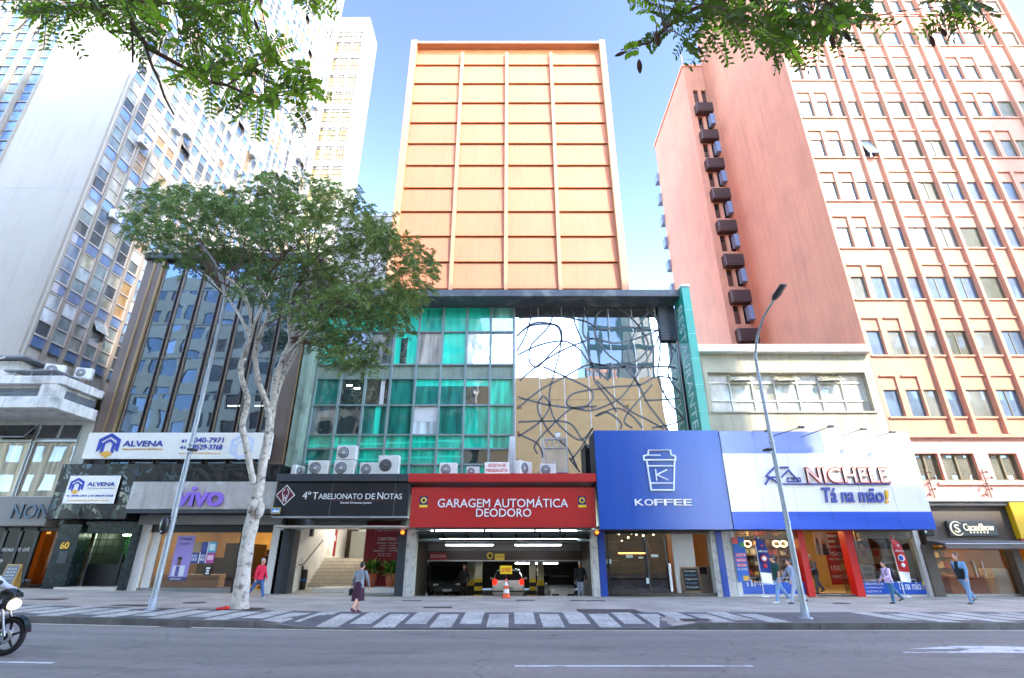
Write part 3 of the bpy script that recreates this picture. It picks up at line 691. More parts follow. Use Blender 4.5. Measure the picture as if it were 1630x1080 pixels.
# lamps burning behind the dark glass
for i, (px, py, w_) in enumerate(((362, 647, 22), (405, 647, 18), (382, 573, 10))):
    X, Z = at(px, py, 26.44); q = MB(); q.box(X, X + w_ * .03, 26.43, 26.46, Z, Z + .05); q.build('ceiling_tube', EM('cold tube', (235, 245, 255), .5), t)
# black glossy fascia over the shops, bulged
def bulge(x0, x1, z0, z1, y, amp, nx, nz, seed):
    r = random.Random(seed); ph = [r.uniform(0, 6) for _ in range(6)]; mb = MB()
    v = []
    for i in range(nx + 1):
        for k in range(nz + 1):
            u, w = i / nx, k / nz
            d = amp * (math.sin(u * 9 + ph[0]) * math.sin(w * 3 + ph[1]) + .6 * math.sin(u * 17 + ph[2] + w * 4) * (1 - w))
            v.append((x0 + (x1 - x0) * u, y - d, z0 + (z1 - z0) * w))
    return mb.add(v, [(i * (nz + 1) + k, (i + 1) * (nz + 1) + k, (i + 1) * (nz + 1) + k + 1, i * (nz + 1) + k + 1) for i in range(nx) for k in range(nz)], 0, True)
YF = 25.2
xa, xb, xc = ax(80, 800, YF), ax(207, 800, YF), ax(440, 790, YF)
za, zb_, zc_ = az(826, YF), az(739, YF), az(766, YF)
f_ = bulge(xa, xb, za, zb_, YF, .025, 24, 10, 3); f_.box(xa, xb, YF + .08, 26.5, za, zb_); f_.add(*[[(xa, YF + .03, za), (xa, 26.5, za), (xa, 26.5, zb_), (xa, YF + .03, zb_)], [(0, 1, 2, 3)]])
f_.build('black_fascia', BLKG, t)
f_ = bulge(xb + .02, xc, zc_, zb_, YF, .012, 30, 5, 8); f_.box(xb + .02, xc, YF + .06, 26.5, zc_, zb_); f_.build('black_fascia', BLKG, t)
# doorway with the number
gp = gz(-16.5)
GM = M('dark green marble', (22, 36, 38), .18, var=.5, scale=3, stain=(70, 84, 84), stain_amt=.3, stain_scale=5)
xd0, xd1 = ax(112, 935, 26.5), ax(196, 935, 26.5)
m_ = MB(); m_.box(ax(68, 935, 26.2), xd0, 26.1, 26.9, gp - .1, az(835, 26.2)); m_.box(xd1, ax(207, 935, 26.5), 26.1, 26.9, gp - .1, az(835, 26.2)); m_.box(xd0, xd1, 26.3, 26.9, az(849, 26.3), az(830, 26.3))
m_.parts('marble_pier', GM, t)
m_ = MB(); m_.bbox(xd0 - .3, xd1, 25.9, 27.6, gp - .1, gp + .17, .015); m_.build('doorstep', M('cream stone', (190, 182, 166), .6), t)
m_ = MB(); xg = (xd0 + xd1) / 2 + .35; z1 = az(849, 27.2)
m_.box(xd0, xd1, 29.5, 29.6, gp, z1, 1); m_.box(xd0, xd0 + .05, 27.2, 29.5, gp, z1, 1); m_.box(xd1 - .05, xd1, 27.2, 29.5, gp, z1, 1); m_.box(xd0, xd1, 27, 29.6, z1, z1 + .05, 1); m_.box(xd0, xd1, 27, 29.6, gp + .1, gp + .16, 2)
m_.build('entrance_hall', [BLK, M('dark hall', (30, 36, 34), .5), M('dark tile', (50, 50, 48), .4)], t)
hd = MB(); r = random.Random(2)
for i in range(900):
    x = r.uniform(xd0 + .1, xd1 - .1); z = r.uniform(gp + 1.5, z1 - .05); y = 29.35 - r.random() * .12; a = r.uniform(0, 6); s_ = .07
    hd.quad((x, y, z), (x + s_ * math.cos(a), y - .03, z + s_ * math.sin(a)), (x + s_ * 1.4 * math.cos(a + .5), y - .02, z + s_ * 1.4 * math.sin(a + .5)), (x + s_ * math.cos(a + 1), y - .03, z + s_ * math.sin(a + 1)))
hd.build('green_wall', M('wall leaves', (40, 130, 30), .5, var=.4), t, kind='stuff')
lm = MB(); lm.box(xd0 + .3, xd1 - .3, 28.6, 28.75, z1 - .06, z1 - .02); lm.build('hall_lamp', EM('hall tube', (230, 255, 220), 9), t)
dr = MB()
dr.box(xd0 + .02, xd0 + .10, 27.0, 27.1, gp + .17, z1, 1)
for i in range(7): dr.box(xd0 + .3 + i * .34, xd0 + .33 + i * .34, 27.05, 27.08, gp + 1.5, z1, 0)
for k in range(4): dr.box(xd0 + .1, xd1 - .1, 27.05, 27.08, gp + 1.55 + k * .32, gp + 1.58 + k * .32, 0)
dr.box(xd0 + .1, xg, 27.03, 27.1, gp + .17, gp + 1.12, 0); dr.box(xg, xg + .12, 27.0, 27.12, gp + .17, gp + 1.55, 0); dr.box(xg + .12, xd1, 27.04, 27.08, gp + .17, gp + 1.2, 2)
dr.build('entrance_gate', [BLK, ALU, M('dark olive panel', (44, 46, 38), .4)], t)
lettering('60', (ax(106, 870, 26.1) - .28, ax(106, 870, 26.1) + .10, az(874, 26.1), az(863, 26.1)), 26.1, M('brass numerals', (232, 178, 60), .35, metal=.3), t, .02, bold=.03, name='house_number')
ic = MB(); ic.box(ax(100, 885, 26.08) - .18, ax(100, 885, 26.08) + .22, 26.06, 26.1, az(897, 26.08), az(878, 26.08)); ic.build('intercom', DGREY, t)
# phone shop
s = MB(); xs0, xs1 = ax(205, 940, 26.5), ax(437, 940, 26.5); gs = gz(-12); zt_ = az(836, 26.5); D2 = 33
VW = M('shop white wall', (214, 200, 170), .7)
s.box(xs0, xs1, D2, D2 + .1, gs, zt_ + .5, 0); s.box(xs0 - .05, xs0, 26.6, D2, gs, zt_ + .5, 0); s.box(xs1, xs1 + .05, 26.6, D2, gs, zt_ + .5, 0); s.box(xs0, xs1, 26.6, D2, gs - .02, gs + .12, 1); s.box(xs0, xs1, 26.6, D2, zt_ + .2, zt_ + .3, 2)
s.box(ax(365, 880, 30), ax(385, 880, 30), 29.5, 32.9, gs, gs + 2.2, 3); s.box(ax(318, 880, 31), ax(372, 880, 31), 31, 31.6, gs, gs + 1.5, 3)
s.build('shop_interior', [VW, M('light floor', (190, 176, 150), .4), M('white ceiling', (220, 216, 206), .7), M('dark display wall', (44, 36, 34), .5)], t)
dk = MB(); dk.bbox(ax(245, 925, 28), ax(350, 925, 28), 27.9, 28.5, gs + .12, gs + .75, .02); dk.build('counter', M('white counter', (214, 212, 206), .4), t)
lp = MB()
for i in range(3): lp.box(xs0 + .8, xs1 - .8, 28 + i * 1.7, 28.3 + i * 1.7, zt_ + .14, zt_ + .19)
lp.parts('ceiling_lamp', EM('warm shop panel', (255, 196, 110), 1.8), t)
fm = MB(); WF = P('white shopfront', (206, 204, 200), .4)
zt2 = az(836, 26.5)
fm.box(xs0 - .05, xs0 + .42, 26.3, 26.7, gs - .05, zt2, 0); fm.box(xs0 + .5, xs0 + .9, 26.45, 26.6, gs, zt2, 0); fm.box(xs1 - .45, xs1 + .05, 26.3, 26.7, gs - .05, zt2, 0)
fm.box(xs0 - .05, xs1 + .05, 26.0, 26.7, zt2, zt2 + .42, 1)
fm.build('shopfront', [WF, M('grey soffit', (128, 126, 124), .7)], t)
bd = MB(); xw = ax(370, 930, 26.5); bd.box(xs0 + .42, xs1 - .45, 26.4, 26.62, zt2 - .34, zt2, 0); bd.bbox(xs0 + .4, xw, 26.35, 26.65, gs - .05, gs + .22, .01, 1); bd.box(xw, xw + .06, 26.42, 26.6, gs, zt2 - .3, 0); bd.box(xs1 - .5, xs1 - .45, 26.42, 26.6, gs, zt2 - .3, 0)
bd.build('shopfront_frame', [BLK, M('grey stone plinth', (118, 118, 116), .6, var=.2)], t)
gl = MB(); gl.box(xs0 + .9, xw, 26.48, 26.5, gs + .22, zt2 - .34); gl.build('shop_glass', GLASS('clear shop glass', (225, 225, 222), .05), t)
# ------------------------------------------------------------------ orange louvred parking tower
OR = M('orange paint', (178, 106, 70), .65, var=.07, scale=.35, streak=.14, bump=.08, bscale=3, stain=(150, 104, 84), stain_amt=.22, stain_scale=.5)
ORS = M('rust orange underside', (186, 116, 68), .7, var=.15)
ORF = M('cream orange fin', (178, 128, 90), .6, var=.05, streak=.1)
YT = 30.0
t = wthing('parking_tower', 'tall orange parking tower with louvred panels between cream fins', 'building', (-.4, YT, 0))
zl = [38.35 - 2.045 * k for k in range(12)]; ztop = az(66, YT - .45)
xo0, xo1 = -8.3, 7.62
b = MB(); b.box(xo0, xo1, YT + .55, 46, 14, ztop, 0); b.build('wall', OR, t)
fx = [-8.0, -4.02, -.42, 3.15, 7.36]; wd = [.24, .13, .13, .13, .24]
for x, w in zip(fx, wd):
    f_ = MB(); top = ztop + (.35 if w > .2 else -.9); pro = .34 if w > .2 else .2
    f_.bbox(x - w, x + w, YT - pro, YT + .6, 14.6, top, .03); f_.build('fin', ORF, t)
b = MB(); b.box(xo0 + .4, xo1 - .4, YT - .3, YT + .55, ztop - .02, ztop + .22, 0); b.box(xo0 + .4, xo1 - .4, YT + .3, YT + .5, ztop - 1.2, ztop - .02, 1)
b.build('top_beam', [ORF, ORS], t)
rr = random.Random(1)
tops = [ztop - .75] + zl[:-1]
for k, z in enumerate(zl):
    for i in range(4):
        x0, x1 = fx[i] + wd[i], fx[i + 1] - wd[i + 1]; zt = tops[k] - .10; j = rr.uniform(-.015, .015)
        p = MB(); zb = z + j * .3
        prof = [(YT + .45, zt), (YT + .12, zt), (YT + .0, zb), (YT + .45, zb)]
        p.prism_x(prof, x0 + .01, x1 - .01, 0); p.box(x0 + .02, x1 - .02, YT - .02, YT + .45, zb - .04, zb - .003, 1)
        p.build('louvre_panel', [OR, ORS], t)
# ------------------------------------------------------------------ commercial base: cornice, teal glazing, mirror glazing
t = wthing('commercial_building', 'three storey block with teal window grid and mirror facade under a dark flat cornice', 'building', (0, 26.5, 0))
GB = t
YG = 27.0; fr = front(YG)
CORN = M('weathered cornice', (84, 88, 90), .6, var=.15, streak=.3, stain=(150, 148, 140), stain_amt=.5, stain_scale=1.3)
GRNP = M('pale green render', (142, 160, 142), .8, var=.12, streak=.35, stain=(96, 104, 92), stain_amt=.6, stain_scale=1.4, bump=.2)
zc0, zc1 = az(472, 25.6), az(461, 25.6); xL = -11.35; xR = 9.75
b = MB(); b.bbox(xL + .6, xR - .4, 25.6, 31.2, zc0, zc1, .03); b.build('cornice', CORN, t)
b = MB(); b.box(xL + .02, xR, YG + .5, 46, 4.7, zc0 + .2, 0); b.build('wall', DGREY, t)
b = MB(); b.box(xL + .02, -10.75, 26.3, YG + .5, 5.0, zc0, 0); b.box(-10.9, -10.74, 26.15, 26.3, 5.0, zc0, 0); b.build('pilaster', GRNP, t)
# teal panes; backlight and brown reflections are put into the pane colours
zr = [az(p, YG) for p in (484, 529, 581, 603, 645.6, 692.8, 714.8, 740, 757)]
xg = [-10.67 + 1.352 * k for k in range(8)] + [.10]
TE = [(30, 178, 148), (18, 140, 116), (10, 96, 82), (14, 118, 98), (56, 170, 148)]
def TP(n, c, **k): return PANE('teal film pane ' + n, c, refl=k.pop('refl', .06), wob=k.pop('wob', .2), var=k.pop('var', .45), vscale=(2.5, 1, .35), **k)
pm = {'b': TP('bright', (40, 222, 184), var=.15), 't': TP('mid', (20, 190, 156)), 'd': TP('deep', (12, 120, 104)), 'k': TP('dark', (26, 50, 46), refl=.16), 'n': TP('brown', (66, 66, 54), refl=.16, wob=.5), 'w': TP('white film', (206, 218, 220), refl=.2, wob=.5), 'g': TP('grey', (96, 106, 106), refl=.2), 'p': TP('pale', (130, 210, 186), refl=.15), 'c': TP('curtain', (184, 174, 160), refl=.08)}
BLIND = M('white roller blind', (206, 206, 202), .7)
LAMPS = EM('office tube', (235, 248, 255), 4)
rows = ['bbbbbbbp', 'bbgbcbww', 'xxxxxxxx'[:8], 'dkndddnt', 'gkddwdtt', 'tttttttt', 'dtttttkn', 'dttttttk']
# rows listed downwards from the cornice
OL = M('olive spandrel', (132, 146, 126), .55, var=.15, streak=.3)
for r_, row in enumerate(rows):
    zt, zb = zr[r_], zr[r_ + 1]
    for c_, ch in enumerate(row):
        a, d = xg[c_] + .05, xg[c_ + 1] - .05
        w = MB()
        if r_ == 2: w.quad(fr(a, zb + .04, -.05), fr(d, zb + .04, -.05), fr(d, zt - .04, -.05), fr(a, zt - .04, -.05)); w.build('spandrel_panel', OL, t); continue
        w.quad(fr(a, zb + .04, -.06), fr(d, zb + .04, -.06), fr(d, zt - .04, -.06), fr(a, zt - .04, -.06), 0)
        mats = [pm[ch], BLIND, pm['b'], LAMPS, pm['k'], pm['t']]; wd_ = d - a; hh = zt - zb
        if r_ == 3 and c_ in (4, 5, 6): w.fbox(fr, a, d, zt - .42, zt - .05, -.058, -.05, 2)
        if r_ == 3 and c_ == 1:
            for q in (.2, .55): w.fbox(fr, a + q * wd_, a + (q + .25) * wd_, zt - .3 - q * .5, zt - .24 - q * .5, -.058, -.05, 3)
        if r_ == 3 and c_ == 2: w.fbox(fr, a + .62 * wd_, a + .8 * wd_, zb + .05, zt - .05, -.058, -.05, 1)
        if r_ == 4 and c_ == 4: w.fbox(fr, a, d, zb + .45 * hh, zt - .05, -.058, -.045, 1)
        if r_ == 4 and c_ == 2: w.fbox(fr, a + .5 * wd_, a + .72 * wd_, zb + .05, zt - .05, -.058, -.05, 2)
        if r_ == 4 and c_ in (0, 1): w.fbox(fr, a + .35 * wd_, a + .8 * wd_, zb + .05, zb + .6 * hh, -.058, -.05, 4)
        if r_ == 1 and c_ == 3: w.fbox(fr, a + .25 * wd_, a + .55 * wd_, zb + .05, zt - .35, -.058, -.05, 4)
        if r_ == 0 and c_ == 4: w.fbox(fr, a + .25 * wd_, d, zb + .05, zt - .35, -.058, -.05, 5)
        if r_ in (5, 6) and c_ < 6: w.fbox(fr, a, d, zb + .12 + .05 * c_, zb + .22 + .05 * c_, -.058, -.05, 2)
        w.build('window_pane', mats, t)
m_ = MB(); MUL = M('grey green mullion', (124, 142, 138), .5, var=.1, streak=.25)
for x in xg: m_.fbox(fr, x - .055, x + .055, zr[-1], zr[0] + .1, -.08, .12)
m_.parts('mullion', MUL, t)
m_ = MB()
for z in zr[1:-1]: m_.fbox(fr, xg[0], xg[-1], z - .045, z + .045, -.08, .06)
m_.fbox(fr, xg[0], xg[-1], zr[0], zr[0] + .12, -.08, .1)
m_.parts('transom', MUL, t)
# an opened awning sash near the tree
s_ = MB(); a, d = xg[1] + .06, xg[2] - .06; z0, z1 = zr[2] + .05, zr[1] - .05
P0 = [fr(a, z0, .45), fr(d, z0, .45), fr(d, z1, .02), fr(a, z1, .02)]; s_.quad(*P0, 1)
for i in range(4): s_.tube([P0[i], P0[(i + 1) % 4]], .03, 5)
s_.build('open_sash', [MUL, pm['g']], t)
# mirror facade
MIR = []
for i in range(7):
    m, nt, N, L, bs = node_mat('mirror glass %d' % i)
    setin(bs, Metallic=1.0, Roughness=.015); bs.inputs['Base Color'].default_value = (.60, .60, .58, 1)
    geo = N.new('ShaderNodeNewGeometry'); mp = N.new('ShaderNodeMapping'); mp.inputs['Location'].default_value = (i * 3.1, 0, i); mp.inputs['Scale'].default_value = (1, 1, .35); L.new(geo.outputs['Position'], mp.inputs['Vector'])
    nz = N.new('ShaderNodeTexNoise'); nz.inputs['Scale'].default_value = .8; nz.inputs['Detail'].default_value = 1; L.new(mp.outputs[0], nz.inputs['Vector'])
    bp = N.new('ShaderNodeBump'); bp.inputs['Strength'].default_value = .10; bp.inputs['Distance'].default_value = .1; L.new(nz.outputs['Fac'], bp.inputs['Height']); L.new(bp.outputs[0], bs.inputs['Normal']); MIR.append(m)
xm = [.16 + 1.345 * i for i in range(7)] + [9.26]; zm0, zm1 = zr[-1], zr[0] + .15
rr = random.Random(3)
for i in range(7):
    w = MB(); zs = [zm0, zr[4] + .3, zr[2] - .2, zm1]
    for a, c in zip(zs, zs[1:]):
        q, q2 = rr.uniform(-.004, .004), rr.uniform(-.004, .004); w.quad(fr(xm[i] + .02, a + .01, q), fr(xm[i + 1] - .02, a + .01, q2), fr(xm[i + 1] - .02, c - .01, q2), fr(xm[i] + .02, c - .01, q))
    w.build('mirror_pane', MIR[i], t)
j = MB()
for x in xm: j.fbox(fr, x - .022, x + .022, zm0, zm1, -.05, .008)
j.parts('mirror_joint', M('silver joint', (206, 206, 204), .4), t)
lv = MB(); xa, xb = ax(1047, 500, 26.9), 9.28; za, zb = az(543, 26.9), az(484, 26.9)
lv.box(xa, xb, 26.75, 26.98, za, zb, 0)
for k in range(16): lv.box(xa, xb, 26.72, 26.76, za + k * (zb - za) / 16, za + (k + .6) * (zb - za) / 16, 1)
lv.build('louvre_box', [DGREY, M('grey louvre blade', (72, 74, 78), .5)], t)
# dark steel ribbons looping over the mirrors
rb = MB(); rr = random.Random(21); zb0, zb1 = zm0 + .1, zm1 - .15; xb0, xb1 = .25, 9.15
def ribbon(pts, w=.043):
    P_ = []
    n = len(pts)
    for i in range(n - 1):
        p0, p1, p2, p3 = [Vector(pts[max(0, min(n - 1, i + k))]) for k in (-1, 0, 1, 2)]
        for s in range(8):
            u = s / 8; P_.append(.5 * ((2 * p1) + (p2 - p0) * u + (2 * p0 - 5 * p1 + 4 * p2 - p3) * u * u + (3 * p1 - p0 - 3 * p2 + p3) * u ** 3))
    P_.append(Vector(pts[-1])); v = []; f = []
    run = []
    for i, p in enumerate(P_):
        d = P_[min(i + 1, len(P_) - 1)] - P_[max(0, i - 1)]
        if d.length < 1e-6: d = Vector((1, 0))
        d.normalize(); nn = Vector((-d.y, d.x)) * w
        ok = xb0 <= p.x <= xb1 and zb0 <= p.y <= zb1
        run.append((p + nn, p - nn, ok))
    for i in range(len(run) - 1):
        if run[i][2] and run[i + 1][2]:
            a, b_, c, d = run[i][0], run[i][1], run[i + 1][1], run[i + 1][0]
            q = [fr(a.x, a.y, .034), fr(b_.x, b_.y, .034), fr(c.x, c.y, .034), fr(d.x, d.y, .034)]; k2 = [fr(a.x, a.y, .012), fr(b_.x, b_.y, .012), fr(c.x, c.y, .012), fr(d.x, d.y, .012)]
            rb.add(q + k2, [(0, 1, 2, 3), (4, 7, 6, 5), (0, 3, 7, 4), (1, 5, 6, 2)])
def zp(pts): return [at(780 + x * .3147, 430 + y * .3147, YG) for x, y in pts]
R_ = [[(130, 180), (260, 190), (420, 185), (600, 195), (840, 205)], [(130, 245), (330, 235), (480, 260), (560, 300), (700, 290), (860, 310)], [(195, 165), (205, 240), (180, 330), (130, 420)],
  [(330, 165), (300, 280), (210, 380), (200, 460), (240, 490), (300, 430), (360, 360), (350, 290), (300, 275), (200, 285), (130, 340)], [(410, 170), (430, 270), (480, 390), (520, 490), (530, 560), (590, 640), (640, 720)],
  [(490, 170), (470, 270), (480, 340), (540, 350), (640, 370), (760, 340), (860, 290), (800, 200), (760, 165)], [(600, 180), (540, 230), (530, 320), (590, 420), (690, 500), (760, 600), (800, 680), (900, 810)],
  [(600, 180), (700, 230), (770, 310), (800, 390), (740, 460), (640, 500), (600, 490), (510, 470)], [(840, 170), (760, 270), (700, 400), (720, 520), (760, 590)], [(140, 430), (250, 380), (370, 360), (450, 400), (510, 480), (600, 560)],
  [(130, 340), (220, 270), (330, 280), (360, 340), (350, 420), (320, 540), (300, 640), (330, 760), (450, 860), (520, 800)], [(140, 700), (250, 610), (380, 540), (500, 480), (640, 490), (780, 490), (900, 490), (990, 510)],
  [(130, 640), (280, 680), (420, 700), (520, 710), (640, 660), (700, 600), (770, 490), (840, 370), (860, 310)], [(270, 490), (380, 540), (500, 600), (520, 650), (470, 700), (400, 690), (390, 660), (440, 620), (640, 590)],
  [(130, 770), (280, 765), (400, 775), (460, 850), (500, 900)], [(240, 930), (230, 880), (330, 770), (420, 700), (540, 690)], [(140, 830), (240, 880), (270, 950)], [(640, 590), (760, 580), (850, 540), (960, 560), (1010, 600)],
  [(860, 310), (860, 420), (850, 540), (900, 660), (990, 760)], [(900, 360), (920, 430), (900, 520), (940, 600), (1000, 650)], [(540, 560), (640, 660), (720, 720), (800, 760), (880, 805)], [(540, 740), (640, 700), (720, 740), (770, 800)],
  [(820, 580), (760, 650), (700, 720), (680, 770), (720, 800)], [(780, 660), (900, 655), (1000, 640)], [(820, 800), (920, 780), (1010, 740)], [(130, 850), (250, 770), (300, 690), (270, 640), (240, 700), (300, 820), (390, 900), (440, 1000)],
  [(530, 740), (590, 720), (660, 770), (660, 805)], [(400, 950), (460, 1030)], [(520, 800), (460, 900), (410, 960)], [(860, 310), (930, 400), (1000, 480)], [(150, 560), (260, 470), (380, 400), (520, 345)]]
for q in R_: ribbon(zp(q))
rb.build('ribbon_ornament', M('dark steel ribbon', (88, 88, 88), .5, metal=.1), t)
# cable bundle on the mirror edge
cb = MB()
for i in range(6): cb.tube([at(813 + i * 1.2, 695, 26.85) + (0,), at(811 + i * 1.6, 752, 26.8) + (0,)][0:0] or [(ax(812 + i * 1.3, 695, 26.85), 26.85, az(695, 26.85)), (ax(810 + i * 1.8, 725, 26.8), 26.8 - .03 * i, az(725, 26.8)), (ax(808 + i * 2, 753, 26.8), 26.8, az(753, 26.8))], .025, 5)
cb.build('cable_bundle', ALUW, t)
sc_ = MB(); sx0, sx1, sz0, sz1 = ax(866, 735, 26.85), ax(903, 735, 26.85), az(753, 26.85), az(714, 26.85)
for x in (sx0, sx1): sc_.tube([(x, 26.82, sz0), (x, 26.82, sz1 + .5)], .03, 5, 0)
for z in (sz0 + .02, sz1, sz1 + .5): sc_.tube([(sx0, 26.82, z), (sx1, 26.82, z)], .03, 5, 0)
for i in range(4): sc_.tube([(sx0 + (sx1 - sx0) * i / 4, 26.82, sz1), (sx0 + (sx1 - sx0) * (i + .5) / 4, 26.82, sz1 + .5)], .015, 4, 0); sc_.tube([(sx0 + (sx1 - sx0) * (i + .5) / 4, 26.82, sz1 + .5), (sx0 + (sx1 - sx0) * (i + 1) / 4, 26.82, sz1)], .015, 4, 0)
sc_.quad((sx0, 26.84, sz0), (sx1, 26.84, sz0), (sx1, 26.84, sz1), (sx0, 26.84, sz1), 1)
sc_.build('service_door', [ALU, PANE('grey service panel', (150, 146, 136), refl=.25, wob=.2)], t)

# ------------------------------------------------------------------ canopy over the shops
YS = 24.75
zcan0, zcan1 = az(767, YS), az(755, YS)
DKC = M('charcoal canopy', (58, 60, 66), .6, var=.12, streak=.3)
RED = M('red enamel', (176, 30, 26), .42, var=.05, scale=.4, streak=.10)
c = MB(); xt0, xt1 = ax(441, 765, YS), ax(651, 765, YS); xr1 = ax(948, 765, YS)
c.bbox(xt0, xt1 - .01, YS - .12, 26.95, zcan0, zcan1, .02, 0); c.build('canopy_slab', DKC, t)
c = MB(); c.bbox(xt1 + .01, xr1, YS - .25, 26.95, zcan0 - .05, zcan1, .03, 0); c.build('canopy_slab', RED, t)
zsg = az(841, YS)
# soffit and side piers
SOF = M('cream soffit', (196, 190, 178), .7, var=.1)
c = MB(); c.box(xt0 + .1, xr1 - .05, YS + .25, 26.5, zsg + .06, zsg + .12); c.build('soffit', SOF, t)
p = MB(); WCOL = M('chipped white column', (200, 198, 192), .7, var=.1, streak=.25, stain=(120, 112, 100), stain_amt=.5, stain_scale=4)
def col_at(px0, px1, pym, y0, y1, m, mb, z0=-.05, z1=None): mb.box(ax(px0, pym, y0), ax(px1, pym, y0), y0, y1, z0, (az(844, y0) if z1 is None else z1), m)
col_at(641, 656, 945, 26.3, 27.0, 0, p); col_at(946, 956, 945, 26.3, 27.0, 0, p)
p.parts('column', WCOL, t)
p = MB(); col_at(430, 445, 945, 26.3, 26.9, 0, p); col_at(446, 455, 945, 26.4, 27.1, 0, p); col_at(627, 641, 945, 26.3, 27.0, 0, p)
p.parts('dark_pier', M('charcoal pier', (46, 52, 58), .5, var=.15), t)
# ---- garage mouth
G0, G1 = ax(656, 945, 26.5), ax(946, 945, 26.5); GF = -.42
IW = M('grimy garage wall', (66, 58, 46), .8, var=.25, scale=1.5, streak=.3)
g_ = MB()
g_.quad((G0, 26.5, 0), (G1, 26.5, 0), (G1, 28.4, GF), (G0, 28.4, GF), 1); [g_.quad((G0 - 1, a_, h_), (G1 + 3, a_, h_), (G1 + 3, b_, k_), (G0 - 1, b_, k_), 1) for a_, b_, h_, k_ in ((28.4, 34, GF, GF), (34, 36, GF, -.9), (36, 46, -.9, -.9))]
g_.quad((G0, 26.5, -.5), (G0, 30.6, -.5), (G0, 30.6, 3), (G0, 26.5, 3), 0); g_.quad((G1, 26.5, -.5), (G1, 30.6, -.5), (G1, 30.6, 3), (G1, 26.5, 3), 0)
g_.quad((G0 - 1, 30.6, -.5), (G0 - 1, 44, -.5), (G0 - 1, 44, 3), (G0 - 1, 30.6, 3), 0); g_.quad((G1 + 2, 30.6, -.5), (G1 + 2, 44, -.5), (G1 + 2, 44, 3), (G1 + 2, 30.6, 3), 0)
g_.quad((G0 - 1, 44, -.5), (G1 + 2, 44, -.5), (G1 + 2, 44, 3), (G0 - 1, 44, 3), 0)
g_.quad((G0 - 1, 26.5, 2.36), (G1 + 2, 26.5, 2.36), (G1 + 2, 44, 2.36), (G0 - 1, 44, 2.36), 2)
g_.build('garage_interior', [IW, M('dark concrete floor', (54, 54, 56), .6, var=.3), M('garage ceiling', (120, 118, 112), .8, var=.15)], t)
b = MB(); b.box(G0 - 1, G1 + 2, 30.6, 31.0, 1.98, 2.36, 1); b.box(G0 - 1, G1 + 2, 30.56, 30.98, 1.52, 1.98, 0); b.box(G0 - 1, G1 + 2, 30.5, 31.0, 1.46, 1.52, 2); b.build('brown_beam', [M('brown beam', (60, 44, 32), .5, var=.25), M('grey concrete', (110, 108, 102), .8), ALU], t)
# roll-over gate parked under the soffit
gt = MB(); zt_ = az(842, 26.35)
gt.tube([(G0, 26.32, zt_), (G1, 26.32, zt_)], .06, 8, 0); gt.tube([(G0, 26.4, zt_ - .16), (G1, 26.4, zt_ - .16)], .05, 8, 0)
n = 7
for i in range(n + 1):
    x = G0 + (G1 - G0) * i / n; gt.tube([(x, 26.4, zt_ - .13), (x, 28.2, zt_ - .4)], .035, 6, 2)
    if i < n: gt.quad((x, 26.4, zt_ - .12), (x + (G1 - G0) / n, 26.4, zt_ - .12), (x + (G1 - G0) / n, 28.2, zt_ - .38), (x, 28.2, zt_ - .38), 1)
for i in (1, 3, 5, 6): x = G0 + (G1 - G0) * i / n - .3; gt.box(x - .05, x + .05, 26.22, 26.34, zt_ - .2, zt_ + .08, 2)
gt.build('overhead_gate', [P('grey white gate paint', (84, 84, 82), .5), M('frosted gate sheet', (176, 180, 180), .5, var=.15), M('gate arm', (80, 74, 66), .6)], t)
def tube_lamp(x0, x1, y, z, label):
    deep = y > 30
    q = thing('fluorescent_lamp', label, 'lamp', ((x0 + x1) / 2, y, z), group='fluorescent lamps in the garage'); L_ = x1 - x0
    m_ = MB(); m_.box(-L_ / 2, L_ / 2, -.06, .06, .02, .08); m_.build('housing', ALUW).parent = q
    m_ = MB(); m_.tube([(-L_ / 2 + .03, 0, 0), (L_ / 2 - .03, 0, 0)], .028, 8); m_.build('tube', EM('deep garage tube', (236, 244, 255), 26) if deep else EM('garage tube', (236, 244, 255), 8)).parent = q
for (a, c, py, y), lb in zip(((709, 786, 868, 28.3), (819, 894, 868, 28.3), (820, 888, 897, 33.5)), ('long lit tube nearer the dark car on the garage ceiling', 'long lit tube above the silver car on the garage ceiling', 'lower lit tube deep inside the garage above the white car')):
    tube_lamp(ax(a, py, y), ax(c, py, y), y, az(py, y), lb)
# striped columns
YEL = P('yellow paint', (220, 184, 30), .5); BK2 = P('black stripe', (20, 20, 20), .5); CW = P('cream column', (196, 190, 160), .6)
for (a, c, y, lb) in ((755, 767, 31.2, 'striped garage column between the dark cars and white hatchback'), (843, 853, 31.2, 'striped garage column between the white hatchback and silver car')):
    x0, x1 = ax(a, 930, y), ax(c, 930, y); q = wthing('garage_column', lb, 'column', ((x0 + x1) / 2, y, GF), 'striped columns in the garage')
    m_ = MB(); m_.box(x0, x1, y, y + .5, GF, 1.5, 0); m_.build('shaft', CW, q)
    m_ = MB()
    for i in range(5): m_.box(x0 - .004, x1 + .004, y - .006, y + .5, GF + .02 + i * .2, GF + .22 + i * .2, i % 2)
    m_.build('hazard_stripe', [YEL, BK2], q)
for (a, c, y, lb) in ((743, 755, 32.5, 'cream garage pillar with yellow foot behind the dark cars'), (856, 866, 32.5, 'cream garage pillar with yellow notices beside the silver car')):
    x0, x1 = ax(a, 930, y), ax(c, 930, y); q = wthing('garage_pillar', lb, 'pillar', ((x0 + x1) / 2, y, GF), 'cream pillars in the garage')
    m_ = MB(); m_.box(x0, x1, y, y + .5, GF, 1.5, 0); m_.box(x0 - .01, x1 + .01, y - .01, y + .5, GF, GF + .9, 2); m_.box(x0 - .012, x1 + .012, y - .015, y + .5, GF + .6, GF + .9, 1); m_.build('shaft', [CW, YEL, BK2], q)
